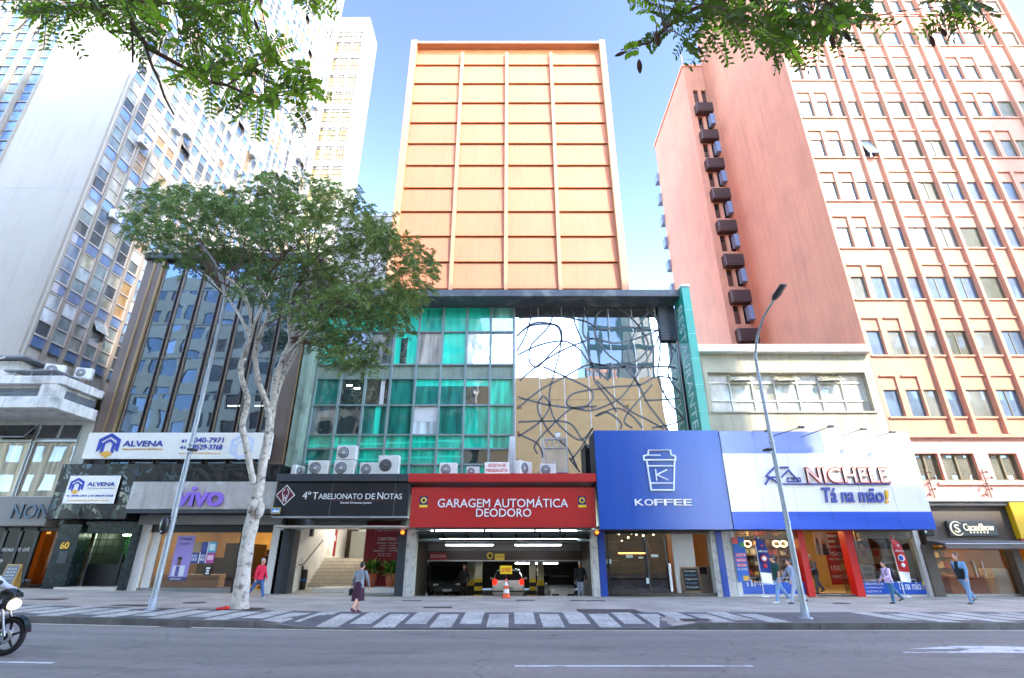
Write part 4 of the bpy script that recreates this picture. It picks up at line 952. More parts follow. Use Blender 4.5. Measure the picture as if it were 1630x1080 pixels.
for (px0, px1, py0, py1, tx, bgc, fgc, lb, nm) in ((788, 803, 882, 892, 'PARE', (212, 178, 40), (40, 30, 10), 'small yellow notice on the brown garage beam', 'notice'), (684, 711, 880, 892, 'ESTACIONE', (150, 26, 24), (230, 220, 210), 'dark red notice on the brown garage beam', 'notice')):
    q = wthing('beam_notice', lb, 'sign', (ax(px0, 886, 30.5), 30.5, 1.6)); x0, x1, z0, z1 = ax(px0, 886, 30.5), ax(px1, 886, 30.5), az(py1, 30.5), az(py0, 30.5)
    m_ = MB(); m_.box(x0, x1, 30.47, 30.55, z0, z1); m_.build('board', P(lb, bgc), q); lettering(tx, (x0 + .06, x1 - .06, z0 + .12, z1 - .1), 30.47, P('ink' + lb, fgc), q, .006)
rg = wthing('parking_emblem', 'yellow ring emblem on the dark garage beam', 'sign', (ax(780, 885, 30.5), 30.5, 1.6)); m_ = MB(); m_.lathe((ax(780, 885, 30.5), 30.52, az(885, 30.5)), [(.17, 0), (.17, -.03), (.1, -.03), (.1, 0)], 24, axis='y', cap=False); m_.build('ring', YEL, rg)
# ---- notary entrance with stairs
N0, N1 = ax(455, 945, 26.5), ax(627, 945, 26.5); NW = M('white plaster', (214, 212, 206), .75, var=.05, stain=(150, 146, 138), stain_amt=.4, stain_scale=1.5)
gn = gz(-8); zc_ = 2.95
s = MB()
s.quad((N0, 26.5, -.1), (N0, 35, -.1), (N0, 35, 4.6), (N0, 26.5, 4.6), 0); s.quad((N1 + .3, 26.5, -.1), (N1 + .3, 35, -.1), (N1 + .3, 35, 4.6), (N1 + .3, 26.5, 4.6), 0)
s.quad((N0, 35, 0), (N1 + .3, 35, 0), (N1 + .3, 35, 4.6), (N0, 35, 4.6), 0); s.quad((N0, 26.5, 3.0), (N1 + .3, 26.5, 3.0), (N1 + .3, 29, 3.0), (N0, 29, 3.0), 1); s.quad((N0, 29, 4.5), (N1 + .3, 29, 4.5), (N1 + .3, 35, 4.5), (N0, 35, 4.5), 1); s.quad((N0, 29, 3.0), (N1, 29, 3.0), (N1, 29, 4.5), (N0, 29, 4.5), 0)
s.quad((N0, 26.5, gn), (N1, 26.5, gn), (N1, 29.2, gn + .2), (N0, 29.2, gn + .2), 2)
s.build('entrance_hall', [NW, M('white ceiling', (220, 216, 206), .7), M('pale stone floor', (170, 168, 160), .6, var=.12)], t)
TREAD = M('cream stair tile', (226, 220, 206), .5, var=.06); RIS = M('stair joint', (170, 164, 152), .6)
st = MB(); sx0 = ax(490, 925, 29.2); sx1 = ax(582, 925, 29.2)
for i in range(8):
    y = 29.2 + i * .28; z = gn + .2 + i * .17
    st.box(sx0, sx1, y, y + 3.3 - i * .28 + 2.6, z - .17 if i else 0, z + .17, 0); st.box(sx0, sx1, y - .012, y + .02, z + .155, z + .175, 1)
    for k in range(1, 5): st.box(sx0 + k * (sx1 - sx0) / 5 - .008 + (.2 if i % 2 else 0), sx0 + k * (sx1 - sx0) / 5 + .008 + (.2 if i % 2 else 0), y - .004, y + .01, z, z + .155, 1)
st.build('stairs', [TREAD, RIS], t)
zl_ = gn + .2 + 8 * .17
d_ = MB(); dx0, dx1 = ax(549, 860, 34.9), ax(568, 860, 34.9); d_.box(dx0, dx1, 34.85, 34.99, zl_, zl_ + 2.2, 0); d_.box(dx1, dx1 + 1.1, 33.6, 34.2, zl_, zl_ + 1.5, 1)
for k in range(7): d_.box(dx1 + .1, dx1 + 1.6, 34.9, 34.98, zl_ + 1.7 + k * .12, zl_ + 1.76 + k * .12, 2)
d_.build('landing_door', [M('dark brown door', (58, 40, 30), .5), M('grey counter', (110, 112, 104), .5), ALUW], t)
hl = MB(); hl.box(N0 + .6, N1 - 1, 31.5, 31.9, 4.42, 4.47); hl.build('ceiling_lamp', EM('hall panel', (255, 250, 242), 8), t)
pl = MB(); pl.bbox(ax(497, 937, 27.3), ax(546, 937, 27.3), 27.3, 29.2, gn, gn + .24, .02); pl.bbox(ax(546, 937, 27.2) + .02, N1 + .2, 27.2, 29.2, gn, gn + .27, .02); pl.parts('platform', M('white stone ledge', (216, 214, 208), .55), t)
hr = MB(); pA = (ax(457, 906, 26.8), 26.8, az(906, 26.8)); pB = (ax(484, 898, 28.0), 28.0, az(898, 28.0)); pC = (ax(514, 860, 30.6), 30.6, az(860, 30.6))
hr.tube([pA, ((pA[0] + pB[0]) / 2, 27.4, (pA[2] + pB[2]) / 2 + .02), pB, pC, (pC[0], pC[1], pC[2] - .1)], .03, 6)
hr.build('handrail', BLK, t)
bx_ = MB(); X, Z = at(480, 848, 28.6); bx_.box(N0, N0 + .12, 28.4, 28.7, Z - .2, Z + .2, 0); X, Z = at(480, 904, 28.6); bx_.box(N0, N0 + .06, 28.0, 28.1, Z - .2, Z + .1, 0); bx_.parts('wall_box', DGREY, t)
# ------------------------------------------------------------------ coffee shop unit under the mirror facade
BLUE = M('blue enamel', (4, 72, 156), .3, var=.04, scale=.3)
DBL = M('deep blue pillar', (20, 66, 160), .45, var=.08)
t = wthing('coffee_shop', 'glazed coffee shop front with blue pillars and a white column', 'shop front', (6.7, 26.5, 0))
K0, K1 = ax(957, 945, 26.5), ax(1172, 945, 26.5); zk = az(846, 26.5)
p = MB(); p.box(ax(957, 945, 26.3), ax(968, 945, 26.3), 26.3, 26.9, -.05, zk + .3); p.box(ax(1152, 945, 26.3), ax(1162, 945, 26.3), 26.3, 26.9, -.05, zk + .3); p.parts('pillar', DBL, t)
p = MB(); p.box(ax(1143, 945, 26.35), ax(1152, 945, 26.35), 26.35, 26.9, -.05, zk + .3); p.box(ax(1162, 945, 26.3), ax(1176, 945, 26.3), 26.35, 26.95, -.05, zk + .3); p.parts('side_column', WCOL, t)
s = MB(); xa, xb = ax(968, 945, 26.5), ax(1143, 945, 26.5)
s.quad((xa - .2, 26.6, .02), (xb + .4, 26.6, .02), (xb + .4, 36, .02), (xa - .2, 36, .02), 1); s.quad((xa - .2, 26.6, 3.6), (xb + .4, 26.6, 3.6), (xb + .4, 36, 3.6), (xa - .2, 36, 3.6), 3)
s.quad((xa - .2, 36, 0), (xb + .4, 36, 0), (xb + .4, 36, 3.6), (xa - .2, 36, 3.6), 0); s.quad((xa - .2, 26.6, 0), (xa - .2, 36, 0), (xa - .2, 36, 3.6), (xa - .2, 26.6, 3.6), 0); s.quad((xb + .4, 26.6, 0), (xb + .4, 36, 0), (xb + .4, 36, 3.6), (xb + .4, 26.6, 3.6), 2)
s.build('shop_interior', [M('dark cafe wall', (62, 44, 34), .6, var=.2), M('dark cafe floor', (52, 46, 42), .35, var=.2), M('pale cafe wall', (190, 186, 178), .7), M('amber ceiling', (110, 84, 56), .6)], t)
c = MB(); cx0, cx1 = ax(1073, 900, 27.2), ax(1108, 900, 27.2); c.bbox(cx0, cx1, 27.2, 28.0, 0, 3.6, .02); c.build('white_column', M('white tiled column', (206, 204, 200), .5, var=.05), t)
c = MB(); ux0, ux1 = ax(1112, 920, 28), ax(1140, 920, 28); c.bbox(ux0, ux1, 28, 28.8, 0, 1.25, .02, 0); c.box(ux0 + .1, ux0 + .45, 28 - .01, 28, .9, 1.2, 1); c.bbox(ux1 - .25, ux1 + .25, 27.8, 28.2, 0, 2.0, .02, 0); c.build('cabinet', [M('white cabinet', (196, 194, 188), .5), DGREY], t)
# wooden stair
c = MB(); S0, S1 = (ax(1034, 870, 30), 30, 2.5), (ax(1060, 940, 28.4), 28.4, .1)
for i in range(12):
    u = i / 12; y = 31.5 - u * 3.4; z = 2.6 * (1 - u); c.box(ax(1046, 900, 29.5), ax(1066, 900, 29.5), y, y + .32, z - .05, z, 0); c.box(ax(1046, 900, 29.5), ax(1066, 900, 29.5), y + .28, y + .32, z, z + .2, 1)
c.tube([(ax(1033, 866, 29.5), 31.2, 3.2), (ax(1056, 920, 28), 28.1, .9)], .04, 6, 0)
for i in range(10):
    u = i / 9; y = 31.2 - 3.1 * u; x = ax(1033, 866, 29.5) + u * (ax(1056, 920, 28) - ax(1033, 866, 29.5)); z = 3.2 - 2.3 * u; c.tube([(x, y, z), (x, y, z - .8)], .015, 4, 1)
c.build('stairs', [M('stair oak', (140, 94, 52), .5), M('shade tinted oak', (96, 62, 34), .5)], t)  # darker oak copy puts shade into the risers and balusters
c = MB(); c.bbox(ax(964, 920, 32), ax(1030, 920, 32), 32, 32.7, 0, 1.2, .02, 0)
for i in range(3): c.box(ax(964, 860, 35.5), ax(1040, 860, 35.5), 35.6, 35.95, 1.5 + i * .55, 1.54 + i * .55, 0)
c.build('bar', M('dark timber bar', (48, 32, 24), .4), t)
c = MB(); c.box(ax(965, 881, 31.9), ax(1027, 881, 31.9), 31.88, 31.92, az(882, 31.9), az(880, 31.9)); c.build('bar_light', EM('bar led', (255, 150, 70), 6), t)
lp = MB(); r = random.Random(9)
for i in range(5): lp.box(xa + .2 + i * .35, xa + .5 + i * .35, 29 + i * .5, 29.1 + i * .5, 3.0, 3.04)
for px, py in ((985, 850), (1000, 856), (1005, 849), (1013, 851), (1024, 853), (996, 847), (990, 862), (1040, 851)):
    X, Z = at(px, py, 30); lp.ball((X, 30, Z), .06, .06, .06, 8, 6)
lp.parts('bar_lamp', EM('amber bulbs', (255, 224, 170), 3.5), t)
cp = MB(); cp.box(xa, xb, 27.6, 33, 3.48, 3.52); cp.build('ceiling_glow', EM('amber panel', (255, 150, 60), .05), t)
f_ = MB()
f_.box(xa, xb, 26.45, 26.55, zk - .12, zk + .1); f_.box(xa, xb, 26.42, 26.6, 0, .14); 
for px in (970, 1034, 1064, 1141): x = ax(px, 920, 26.5); f_.box(x - .035, x + .035, 26.45, 26.55, .1, zk)
f_.build('shopfront_frame', BLK, t)
f_ = MB(); f_.box(xa, ax(1064, 920, 26.5), 26.49, 26.505, .14, zk - .1); f_.parts('shop_glass', GLASS('cafe glass', (196, 196, 196), .07), t)
st = MB(); WV = P('white vinyl label', (196, 212, 210), .5)
for px, py, w, h in ((1002, 886, .32, .13), (1020, 888, .22, .07), (1042, 885, .34, .12), (1032, 925, .18, .24), (968, 894, .3, .2)):
    X, Z = at(px, py, 26.48); st.box(X - w / 2, X + w / 2, 26.475, 26.485, Z - h / 2, Z + h / 2)
st.parts('sticker', WV, t)
h_ = MB(); X = ax(1066, 920, 26.3); h_.bbox(X, X + .12, 26.3, 26.38, .2, 1.4, .02); h_.build('door_handle', ALUW, t)

# ------------------------------------------------------------------ grey two storey building with the strip window
t = wthing('strip_window_building', 'low beige grey building with one long strip window above the building supply shop', 'building', (14, 26.5, 0))
GREY = M('beige grey render', (168, 160, 136), .75, var=.08, streak=.25, stain=(120, 114, 98), stain_amt=.4)
g0, g1 = 9.8, 19.48; fr = front(26.5); zp0, zp1 = az(561, 26.2), az(549, 26.2); zw0, zw1 = az(655, 26.5), az(593, 26.5); wx0, wx1 = ax(1131, 625, 26.5), ax(1385, 625, 26.5)
b = MB(); b.wall(fr, g0, g1, 3.2, zp1 - .05, [(wx0, wx1, zw0, zw1)], .45); b.quad((g0, 26.5, 0), (g0, 40, 0), (g0, 40, zp0), (g0, 26.5, zp0)); b.quad((g0, 26.5, zp0), (g1, 26.5, zp0), (g1, 40, zp0), (g0, 40, zp0)); b.quad((g0, 40, 0), (g1, 40, 0), (g1, 40, zp0), (g0, 40, zp0))
b.build('wall', GREY, t)
b = MB(); b.bbox(g0 - .05, g1 - .02, 26.1, 26.9, zp0, zp1, .03); b.build('roof_coping', M('white coping', (216, 212, 202), .6, streak=.2), t)
d_ = MB(); d_.box(g0 + .05, g0 + .5, 26.42, 26.5, zw0 - .2, zp0 - .4); d_.build('column_stain', M('greenish render', (140, 138, 116), .8, streak=.4), t)
sp = pane_mats('strip pane', [(196, 196, 180), (176, 178, 160), (140, 138, 112), (206, 204, 190)], .35, wob=.08)
nb = 7; bw = (wx1 - wx0) / nb; zt1 = zw1 - .5; zt0 = zw0 + .65
for i in range(nb):
    a, c = wx0 + i * bw, wx0 + (i + 1) * bw; w = MB()
    w.quad(fr(a, zt0, -.4), fr(c, zt0, -.4), fr(c, zt1, -.4), fr(a, zt1, -.4), 1 + [0, 1, 2, 0, 1, 0, 3][i]); w.quad(fr(a, zw0, -.4), fr(c, zw0, -.4), fr(c, zt0, -.4), fr(a, zt0, -.4), 1 + [3, 1, 3, 0, 3, 3, 3][i])
    op = .55 if i in (1, 3, 5) else 0; P0 = [fr(a + .05, zt1 + .03, -.38 + op), fr(c - .05, zt1 + .03, -.38 + op), fr(c - .05, zw1 - .03, -.38), fr(a + .05, zw1 - .03, -.38)]; w.quad(*P0, 1 + [3, 1, 0, 2, 3, 2, 3][i]); 
    for s_ in range(4): w.tube([P0[s_], P0[(s_ + 1) % 4]], .03, 4)
    if op: w.quad(fr(a, zt1, -.42), fr(c, zt1, -.42), fr(c, zw1, -.42), fr(a, zw1, -.42), 3)
    for z in (zw0 + .03, zt0, zt1): w.fbox(fr, a, c, z - .03, z + .03, -.42, -.32)
    for x in ((a, c) if i == nb - 1 else (a,)): w.fbox(fr, x - .03, x + .03, zw0, zw1, -.42, -.3)
    w.build('window', [M('pale window frame', (206, 202, 186), .5)] + sp, t)
b = MB(); b.fbox(fr, wx0 - .1, wx1 + .1, zw0 - .1, zw0, -.4, .08); b.build('sill', M('grey sill', (150, 146, 130), .7), t)
# ------------------------------------------------------------------ building supply shop front
t = wthing('supply_shop', 'brightly lit building supply shop front with red posts and blue window bands', 'shop front', (14.6, 26.5, 0))
S0, S1 = ax(1176, 945, 26.5), ax(1487, 945, 26.5); zs_ = az(845, 26.5)
s = MB(); s.quad((S0, 26.6, .05), (S1, 26.6, .05), (S1, 33, .05), (S0, 33, .05), 1); s.quad((S0, 26.6, 3.1), (S1, 26.6, 3.1), (S1, 33, 3.1), (S0, 33, 3.1), 2); s.quad((S0, 33, 0), (S1, 33, 0), (S1, 33, 3.1), (S0, 33, 3.1), 0); s.quad((S0, 26.6, 0), (S0, 33, 0), (S0, 33, 3.1), (S0, 26.6, 3.1), 0); s.quad((S1, 26.6, 0), (S1, 33, 0), (S1, 33, 3.1), (S1, 26.6, 3.1), 3)
s.build('shop_interior', [M('shop cream wall', (206, 176, 130), .7), M('beige shop floor', (186, 168, 140), .35), M('shop ceiling', (190, 180, 160), .7), M('shop dark wall', (84, 72, 60), .7)], t)
lp = MB()
for i in range(4): lp.box(S0 + .8 + i * 2.6, S0 + 2.4 + i * 2.6, 28.2, 28.6, 3.02, 3.06)
lp.parts('ceiling_lamp', EM('shop panel', (255, 222, 160), 5), t)
SHUT = M('grey roller shutter', (120, 118, 112), .5, metal=.3)
for (a, c) in ((1166, 1268), (1362, 1452)):
    sh = MB(); x0, x1 = ax(a, 850, 26.5), ax(c, 850, 26.5)
    for k in range(5): sh.box(x0, x1, 26.38 + .02 * (k % 2), 26.46, zs_ - .06 - k * .075, zs_ - k * .075)
    sh.build('roller_shutter', SHUT, t)
REDP = P('red post paint', (206, 24, 22), .4); fm = MB()
for (a, c) in ((1288, 1294), (1366, 1374)): fm.box(ax(a, 950, 26.25), ax(c, 950, 26.25) + .12, 26.2, 26.7, -.02, zs_ + .1)
fm.parts('red_post', REDP, t)
fm = MB(); fm.box(ax(1176, 945, 26.3), ax(1180, 945, 26.3) + .1, 26.3, 26.7, 0, zs_ + .1); fm.box(ax(1479, 945, 26.3), ax(1487, 945, 26.3), 26.25, 26.7, 0, zs_ + .1); fm.box(S0, S1, 26.4, 26.7, -.02, .08); fm.box(S0, S1, 26.3, 26.7, zs_ - .0, zs_ + .2); fm.build('white_frame', WF, t)
gl = MB(); gl.box(ax(1182, 945, 26.5), ax(1288, 945, 26.5), 26.49, 26.505, .1, zs_ - .35); gl.box(ax(1376, 945, 26.5), ax(1479, 945, 26.5), 26.49, 26.505, .1, zs_ - .35); gl.box(ax(1350, 940, 27.2), ax(1366, 940, 27.2), 26.6, 27.4, .1, 2.6); gl.parts('shop_glass', GLASS('clear shop glass', (225, 225, 222), .05), t)
BB_ = P('blue window band', (16, 84, 190), .35); zb = az(927, 26.44)
for (a, c, nm) in ((1181, 1289, 0), (1376, 1480, 1)):
    x0, x1 = ax(a, 945, 26.44), ax(c, 945, 26.44); m_ = MB(); m_.box(x0, x1, 26.44, 26.48, .1, zb); o = m_.build('blue_band', BB_, t); VW_ = P('white vinyl print', (232, 236, 240), .5)
    if nm == 0:
        lettering('gruponichele', (x0 + .62, x0 + .62 + 1.05, .42, .68), 26.44, VW_, t, .006); lettering('uma empresa do', (x0 + .3, x0 + .8, .74, .81), 26.44, VW_, t, .006)
        a_ = MB(); pts = [(x0 + .3, .42), (x0 + .3, .68), (x0 + .36, .72), (x0 + .52, .72), (x0 + .57, .66), (x0 + .57, .42), (x0 + .48, .42), (x0 + .48, .6), (x0 + .42, .64), (x0 + .36, .6), (x0 + .36, .42)]; a_.prism_y(pts, 26.434, 26.44); a_.build('logo', VW_, t)
        for i, w_ in enumerate(('• UTILIDADES', '• FERRAMENTAS')): lettering(w_, (x1 - 1.1, x1 - .25, .72 - i * .15, .82 - i * .15), 26.44, VW_, t, .006)
    else:
        for i, w_ in enumerate(('• CHUVEIRO', '• FERRAMENTAS', '• ILUMINAÇÃO', '• ELÉTRICA')): lettering(w_, (x0 + .06, x0 + (.75, .98, .95, .82)[i], .62 - i * .15, .72 - i * .15), 26.44, VW_, t, .006)
        lettering('PRECISOU,', (x1 - 1.0, x1 - .45, .66, .74), 26.44, VW_, t, .006, shear=.1); lettering('Tá na mão', (x1 - 1.35, x1 - .32, .28, .62), 26.44, VW_, t, .006, shear=.15, bold=.015); lettering('!', (x1 - .26, x1 - .14, .3, .64), 26.44, YEL, t, .006, shear=.15, bold=.02)
mt = MB(); mt.box(ax(1296, 945, 26.6), ax(1364, 945, 26.6), 26.3, 27.5, .05, .075); mt.build('doormat', M('navy mat', (24, 44, 84), .9), t)

# ------------------------------------------------------------------ pink tower
PINK = M('pink render', (202, 140, 112), .8, var=.09, scale=.3, streak=.2, stain=(166, 112, 98), stain_amt=.3, stain_scale=.45, bump=.15, bscale=5)
PKF = M('light salmon render', (202, 146, 118), .8, var=.06, scale=.3, streak=.15, bump=.1, bscale=5)
PKR = M('terracotta reveal', (222, 156, 130), .8, var=.08)
t = wthing('pink_tower', 'tall salmon pink office tower with fins, balconies and blank side wall', 'building', (28, 26.5, 0))
PX0, PX1, PYB, PH = 19.5, 37.65, 38.3, 52.0; fr = front(26.5)
n_ = [(19.72, 20.5), (20.9, 21.68), (21.82, 22.6), (22.92, 23.7)]; W_ = [(23.98, 25.3), (25.56, 26.84), (27.06, 28.38)]; n2 = [(28.66, 29.5), (29.76, 30.6)]; n3 = [(31.0, 31.8), (32.2, 33.0)]; W2 = [(33.2, 34.25), (34.55, 35.6), (35.9, 37.0)]
colsx = n_ + W_ + n2 + n3 + W2; fins = [22.74, 23.84, 25.43, 26.95, 28.52, 29.63, 30.75, 34.4, 35.75, 37.3]
holes = []; z0f = 8.4; NF = 13; hw = 1.47
for k in range(NF):
    z = z0f + 3.44 * k
    for i, (a, c) in enumerate(colsx): holes.append((a, c, z, z + hw))
zb = 7.45
b = MB(); b.wall(fr, PX0, PX1, zb, PH, holes, .12, 0, 1); b.build('front_wall', [PKF, PKR], t)
b = MB(); b.quad((PX0, 26.5, 0), (PX0, PYB, 0), (PX0, PYB, PH), (PX0, 26.5, PH)); b.quad((PX0, 26.5, PH), (PX1, 26.5, PH), (PX1, PYB, PH), (PX0, PYB, PH)); b.quad((PX1, 26.5, 0), (PX1, PYB, 0), (PX1, PYB, PH), (PX1, 26.5, PH)); b.quad((PX0, PYB + .01, 0), (PX1, PYB + .01, 0), (PX1, PYB + .01, PH), (PX0, PYB + .01, PH))
b.build('side_wall', PINK, t)
b = MB()
for x in fins: b.fbox(fr, x - .085, x + .085, zb + .02, PH + .3, 0, .20)
b.parts('fin', PKF, t)
b = MB()
for k in range(NF):
    z = z0f + 3.44 * k
    for i, (a, c) in enumerate(colsx):
        if i in (0, 9): b.fbox(fr, a - .1, colsx[i + 1][1] + .12, z - .10, z - .003, 0, .09)
        elif i in (1, 10): pass
        else: b.fbox(fr, a - .05, c + .06, z - .10, z - .003, 0, .08)
        if i in (4, 5, 6) and k: b.fbox(fr, a - .08, c + .08, z - 1.22, z - 1.13, 0, .08)
        if i in (0, 1, 9, 10):
            b.fbox(fr, a - .02, c + .1, z + hw + .72, z + hw + .8, 0, .10); b.fbox(fr, c + .003, c + .1, z, z + hw + .72, 0, .09)
b.fbox(fr, PX0 + .02, PX1, zb - .16, zb - .0, -.2, .2)
b.parts('ledge', PKF, t)
PW_ = [PANE('pink tower pane %d' % i, c, refl=r_, wob=.06, var=.25, graz=.14) for i, (c, r_) in enumerate((((82, 86, 72), .09), ((104, 102, 82), .09), ((84, 108, 134), .12), ((112, 116, 110), .09)))]
FRM = P('bronze window frame', (120, 112, 84), .5); cnt = 0; rest = MB(); rr = random.Random(8)
for k in range(NF):
    z = z0f + 3.44 * k
    for i, (a, c) in enumerate(colsx):
        w = MB(); mi = 1 + rr.choice([0, 0, 1, 2, 3] if i in (4, 5, 6, 11, 12, 13) else [2, 2, 3])
        if rr.random() < .035:
            P0 = [fr(a + .04, z + .04, .4), fr(c - .04, z + .04, .4), fr(c - .04, z + hw - .04, -.08), fr(a + .04, z + hw - .04, -.08)]; w.quad(*P0, mi); [w.tube([P0[s_], P0[(s_ + 1) % 4]], .025, 4) for s_ in range(4)]
        w.quad(fr(a, z, -.09), fr(c, z, -.09), fr(c, z + hw, -.09), fr(a, z + hw, -.09), mi)
        for q in ((a, a + .05, z, z + hw), (c - .05, c, z, z + hw), (a + .05, c - .05, z, z + .05), (a + .05, c - .05, z + hw - .05, z + hw)): w.fbox(fr, *q, -.11, -.06)
        if i in (4, 5, 6, 11, 12, 13) and rr.random() < .5: w.fbox(fr, (a + c) / 2 - .02, (a + c) / 2 + .02, z, z + hw, -.11, -.06)
        cnt += 1
        if cnt <= 98: w.build('window', [FRM] + PW_, t)
        else: rest.add(w.v, [], 0); rest.f.extend(tuple(q + len(rest.v) - len(w.v) for q in ff_) for ff_ in w.f); rest.m.extend(w.m); rest.s.extend(w.s)
rest.build('window', [FRM] + PW_, t, kind='stuff')
# base storey
zq0, zq1 = az(796, 26.5), az(697, 26.5); wz0, wz1 = az(765, 26.5), az(722, 26.5); bw_ = []
for (a, c) in ((1459, 1499), (1503, 1557), (1580, 1626), (1640, 1690), (1712, 1760)): bw_.append((ax(a, 745, 26.5), min(ax(c, 745, 26.5), PX1 - .2), wz0, wz1))
b = MB(); b.wall(fr, PX0, PX1, zq0, zb - .1, bw_, .3, 0, 1); b.build('base_wall', [M('rose render', (214, 158, 146), .8, var=.07, streak=.15), PKR], t)
for (a, c, z, z1) in bw_:
    w = MB(); w.quad(fr(a, z, -.25), fr(c, z, -.25), fr(c, z1, -.25), fr(a, z1, -.25), 1); m2 = (a + c) / 2
    for q in ((a, a + .06, z, z1), (c - .06, c, z, z1), (m2 - .04, m2 + .04, z, z1), (a, c, z, z + .06), (a, c, z1 - .06, z1)): w.fbox(fr, *q, -.28, -.16)
    w.build('base_window', [FRM, PANE('louvred base pane', (110, 106, 88), refl=.15, blinds=.5)], t)
b = MB(); b.fbox(fr, PX0 + 1.6, PX1, wz0 - .22, wz0 - .1, 0, .1); b.build('base_sill', M('rose render', (214, 158, 146)), t)
iz = MB()
for px in (1478, 1568):
    for i in range(5): X, Z = at(px + (i % 2) * 8, 752 + i * 9, 26.3); iz.tube([(X, 26.5, Z), (X, 26.15, Z)], .02, 5); iz.ball((X, 26.2, Z), .05, .05, .07, 8, 6)
    X, Z = at(px + 4, 770, 26.4); iz.tube([(X, 26.42, Z - .7), (X - .05, 26.42, Z + .7)], .03, 5)
iz.build('cable_insulator', M('rust grey metal', (120, 96, 84), .6), t)
# rear wing with the balconies
fw = front(PYB + .05); WX0 = 17.55; WH = 48.2; wins = []
for k in range(13):
    z = 12.6 + 3.44 * k - .35
    for a in (18.15, 18.95): wins.append((a, a + .5, z, z + 1.7))
wins = [w for w in wins if w[3] < WH - .8]
b = MB(); b.wall(fw, WX0, PX0 + 1, 0, WH, wins, .25); b.quad((WX0, PYB + .05, 0), (WX0, 49.6, 0), (WX0, 49.6, WH), (WX0, PYB + .05, WH)); b.quad((WX0, PYB + .05, WH), (PX0 + 12, PYB + .05, WH), (PX0 + 12, 49.6, WH), (WX0, 49.6, WH)); b.quad((WX0, 49.6, 0), (PX0 + 12, 49.6, 0), (PX0 + 12, 49.6, WH), (WX0, 49.6, WH))
b.build('wing_wall', PINK, t)
b = MB(); b.box(WX0 - .12, PX0, PYB - .05, PYB + .15, WH, WH + .25); b.box(WX0 - .12, WX0 + .1, PYB + .15, 49.7, WH, WH + .25); b.tube([(WX0 + .5, PYB + 1, WH), (WX0 + .5, PYB + 1, WH + 3.2)], .04, 5); b.build('parapet', PKR, t)
for (a, c, z, z1) in wins:
    w = MB(); w.quad(fw(a, z, -.2), fw(c, z, -.2), fw(c, z1, -.2), fw(a, z1, -.2)); w.build('wing_window', PANE('dark wing pane', (34, 28, 28), refl=.1), t)
BAL = M('dark brown balcony', (66, 44, 40), .6, var=.15); BLS = PANE('balcony glass side', (130, 140, 160), refl=.3)
for k in range(12):
    z = 10.6 + 3.44 * k
    if z > WH - 4: continue
    b = MB(); x0, x1 = 17.95, 19.75
    b.box(x0, x1, PYB - .66, PYB + .0, z - .12, z, 0); b.box(x0, x1, PYB - .69, PYB - .62, z, z + .95, 0); b.box(x0 - .02, x0 + .04, PYB - .66, PYB, z, z + 1.0, 0); b.box(x0, x0 + .03, PYB - .70, PYB - .61, z - .1, z + 1.0, 1); b.build('balcony', [BAL, BLS], t)
for k in range(10):
    z = 16 + 3.0 * k; b = MB(); b.box(WX0 - .28, WX0 + .6, 49.65, 50.5, z, z + 1.15); b.build('rear_balcony', M('blue grey panel', (120, 134, 160), .6), t)
for k in range(9):
    z = 12.4 + 3.44 * k; b = MB(); b.box(PX0 - .42, PX0 - .02, PYB - .62, PYB - .02, z, z + 1.2); b.build('wall_unit', M('blue grey panel', (120, 134, 160), .6), t)

# ------------------------------------------------------------------ chocolate shop front at its foot
t = wthing('chocolate_shop', 'dark brown chocolate shop front with warm interior at the foot of the pink tower', 'shop front', (25, 26.3, 0))
BRN = M('dark taupe panel', (86, 76, 68), .6, var=.06, streak=.1)
C0, C1 = ax(1476, 870, 26.2), 37.6; zf0, zf1 = az(868, 26.1), az(801, 26.1)
b = MB(); b.box(C0, C1, 26.1, 26.48, zf0, zf1, 0); b.box(ax(1485, 945, 26.3), ax(1502, 945, 26.3), 26.15, 26.7, 0, zf0, 0); b.box(ax(1628, 940, 26.3), ax(1640, 940, 26.3), 26.15, 26.7, 0, zf0, 0); b.build('fascia', BRN, t)
b = MB(); b.bbox(C0 - .05, C1, 25.7, 26.49, zf1, az(793, 25.7), .04, 0); b.bbox(C0 - .05, C1, 25.85, 26.4, zf1 - .14, zf1 - .01, .02, 0); b.build('gutter', M('grey gutter', (150, 146, 140), .5, streak=.2), t)
x0, x1 = ax(1502, 945, 26.5), ax(1628, 945, 26.5); s = MB()
x2 = x1 + 2.4; YB_ = 29.6; s.quad((x0, 26.6, .03), (x2, 26.6, .03), (x2, YB_, .03), (x0, YB_, .03), 1); s.quad((x0, YB_, 0), (x2, YB_, 0), (x2, YB_, 3), (x0, YB_, 3), 0); s.quad((x0, 26.6, 0), (x0, YB_, 0), (x0, YB_, 3), (x0, 26.6, 3), 2); s.quad((x2, 26.6, 0), (x2, YB_, 0), (x2, YB_, 3), (x2, 26.6, 3), 0); s.quad((x0, 26.6, 2.95), (x2, 26.6, 2.95), (x2, YB_, 2.95), (x0, YB_, 2.95), 2)
s.build('shop_interior', [M('mustard wall', (206, 136, 48), .7), M('oak floor', (130, 92, 56), .4), M('brown shop wall', (84, 58, 40), .7)], t)
c = MB(); c.bbox(ax(1586, 930, 27.4), ax(1612, 930, 27.4), 27.4, 28.2, 0, 1.15, .03, 0); c.bbox(ax(1514, 935, 27.9), ax(1572, 935, 27.9), 27.9, 28.5, 0, .85, .03, 1)
for k in range(4): c.box(x0 + .1, x1 - .6, 29.25, 29.55, .6 + k * .5, .64 + k * .5, 2)
c.build('shop_counter', [M('cream counter', (222, 210, 192), .4), M('honey counter', (190, 126, 54), .5), M('shelf brown', (70, 46, 30), .5)], t)
g_ = MB(); r = random.Random(6)
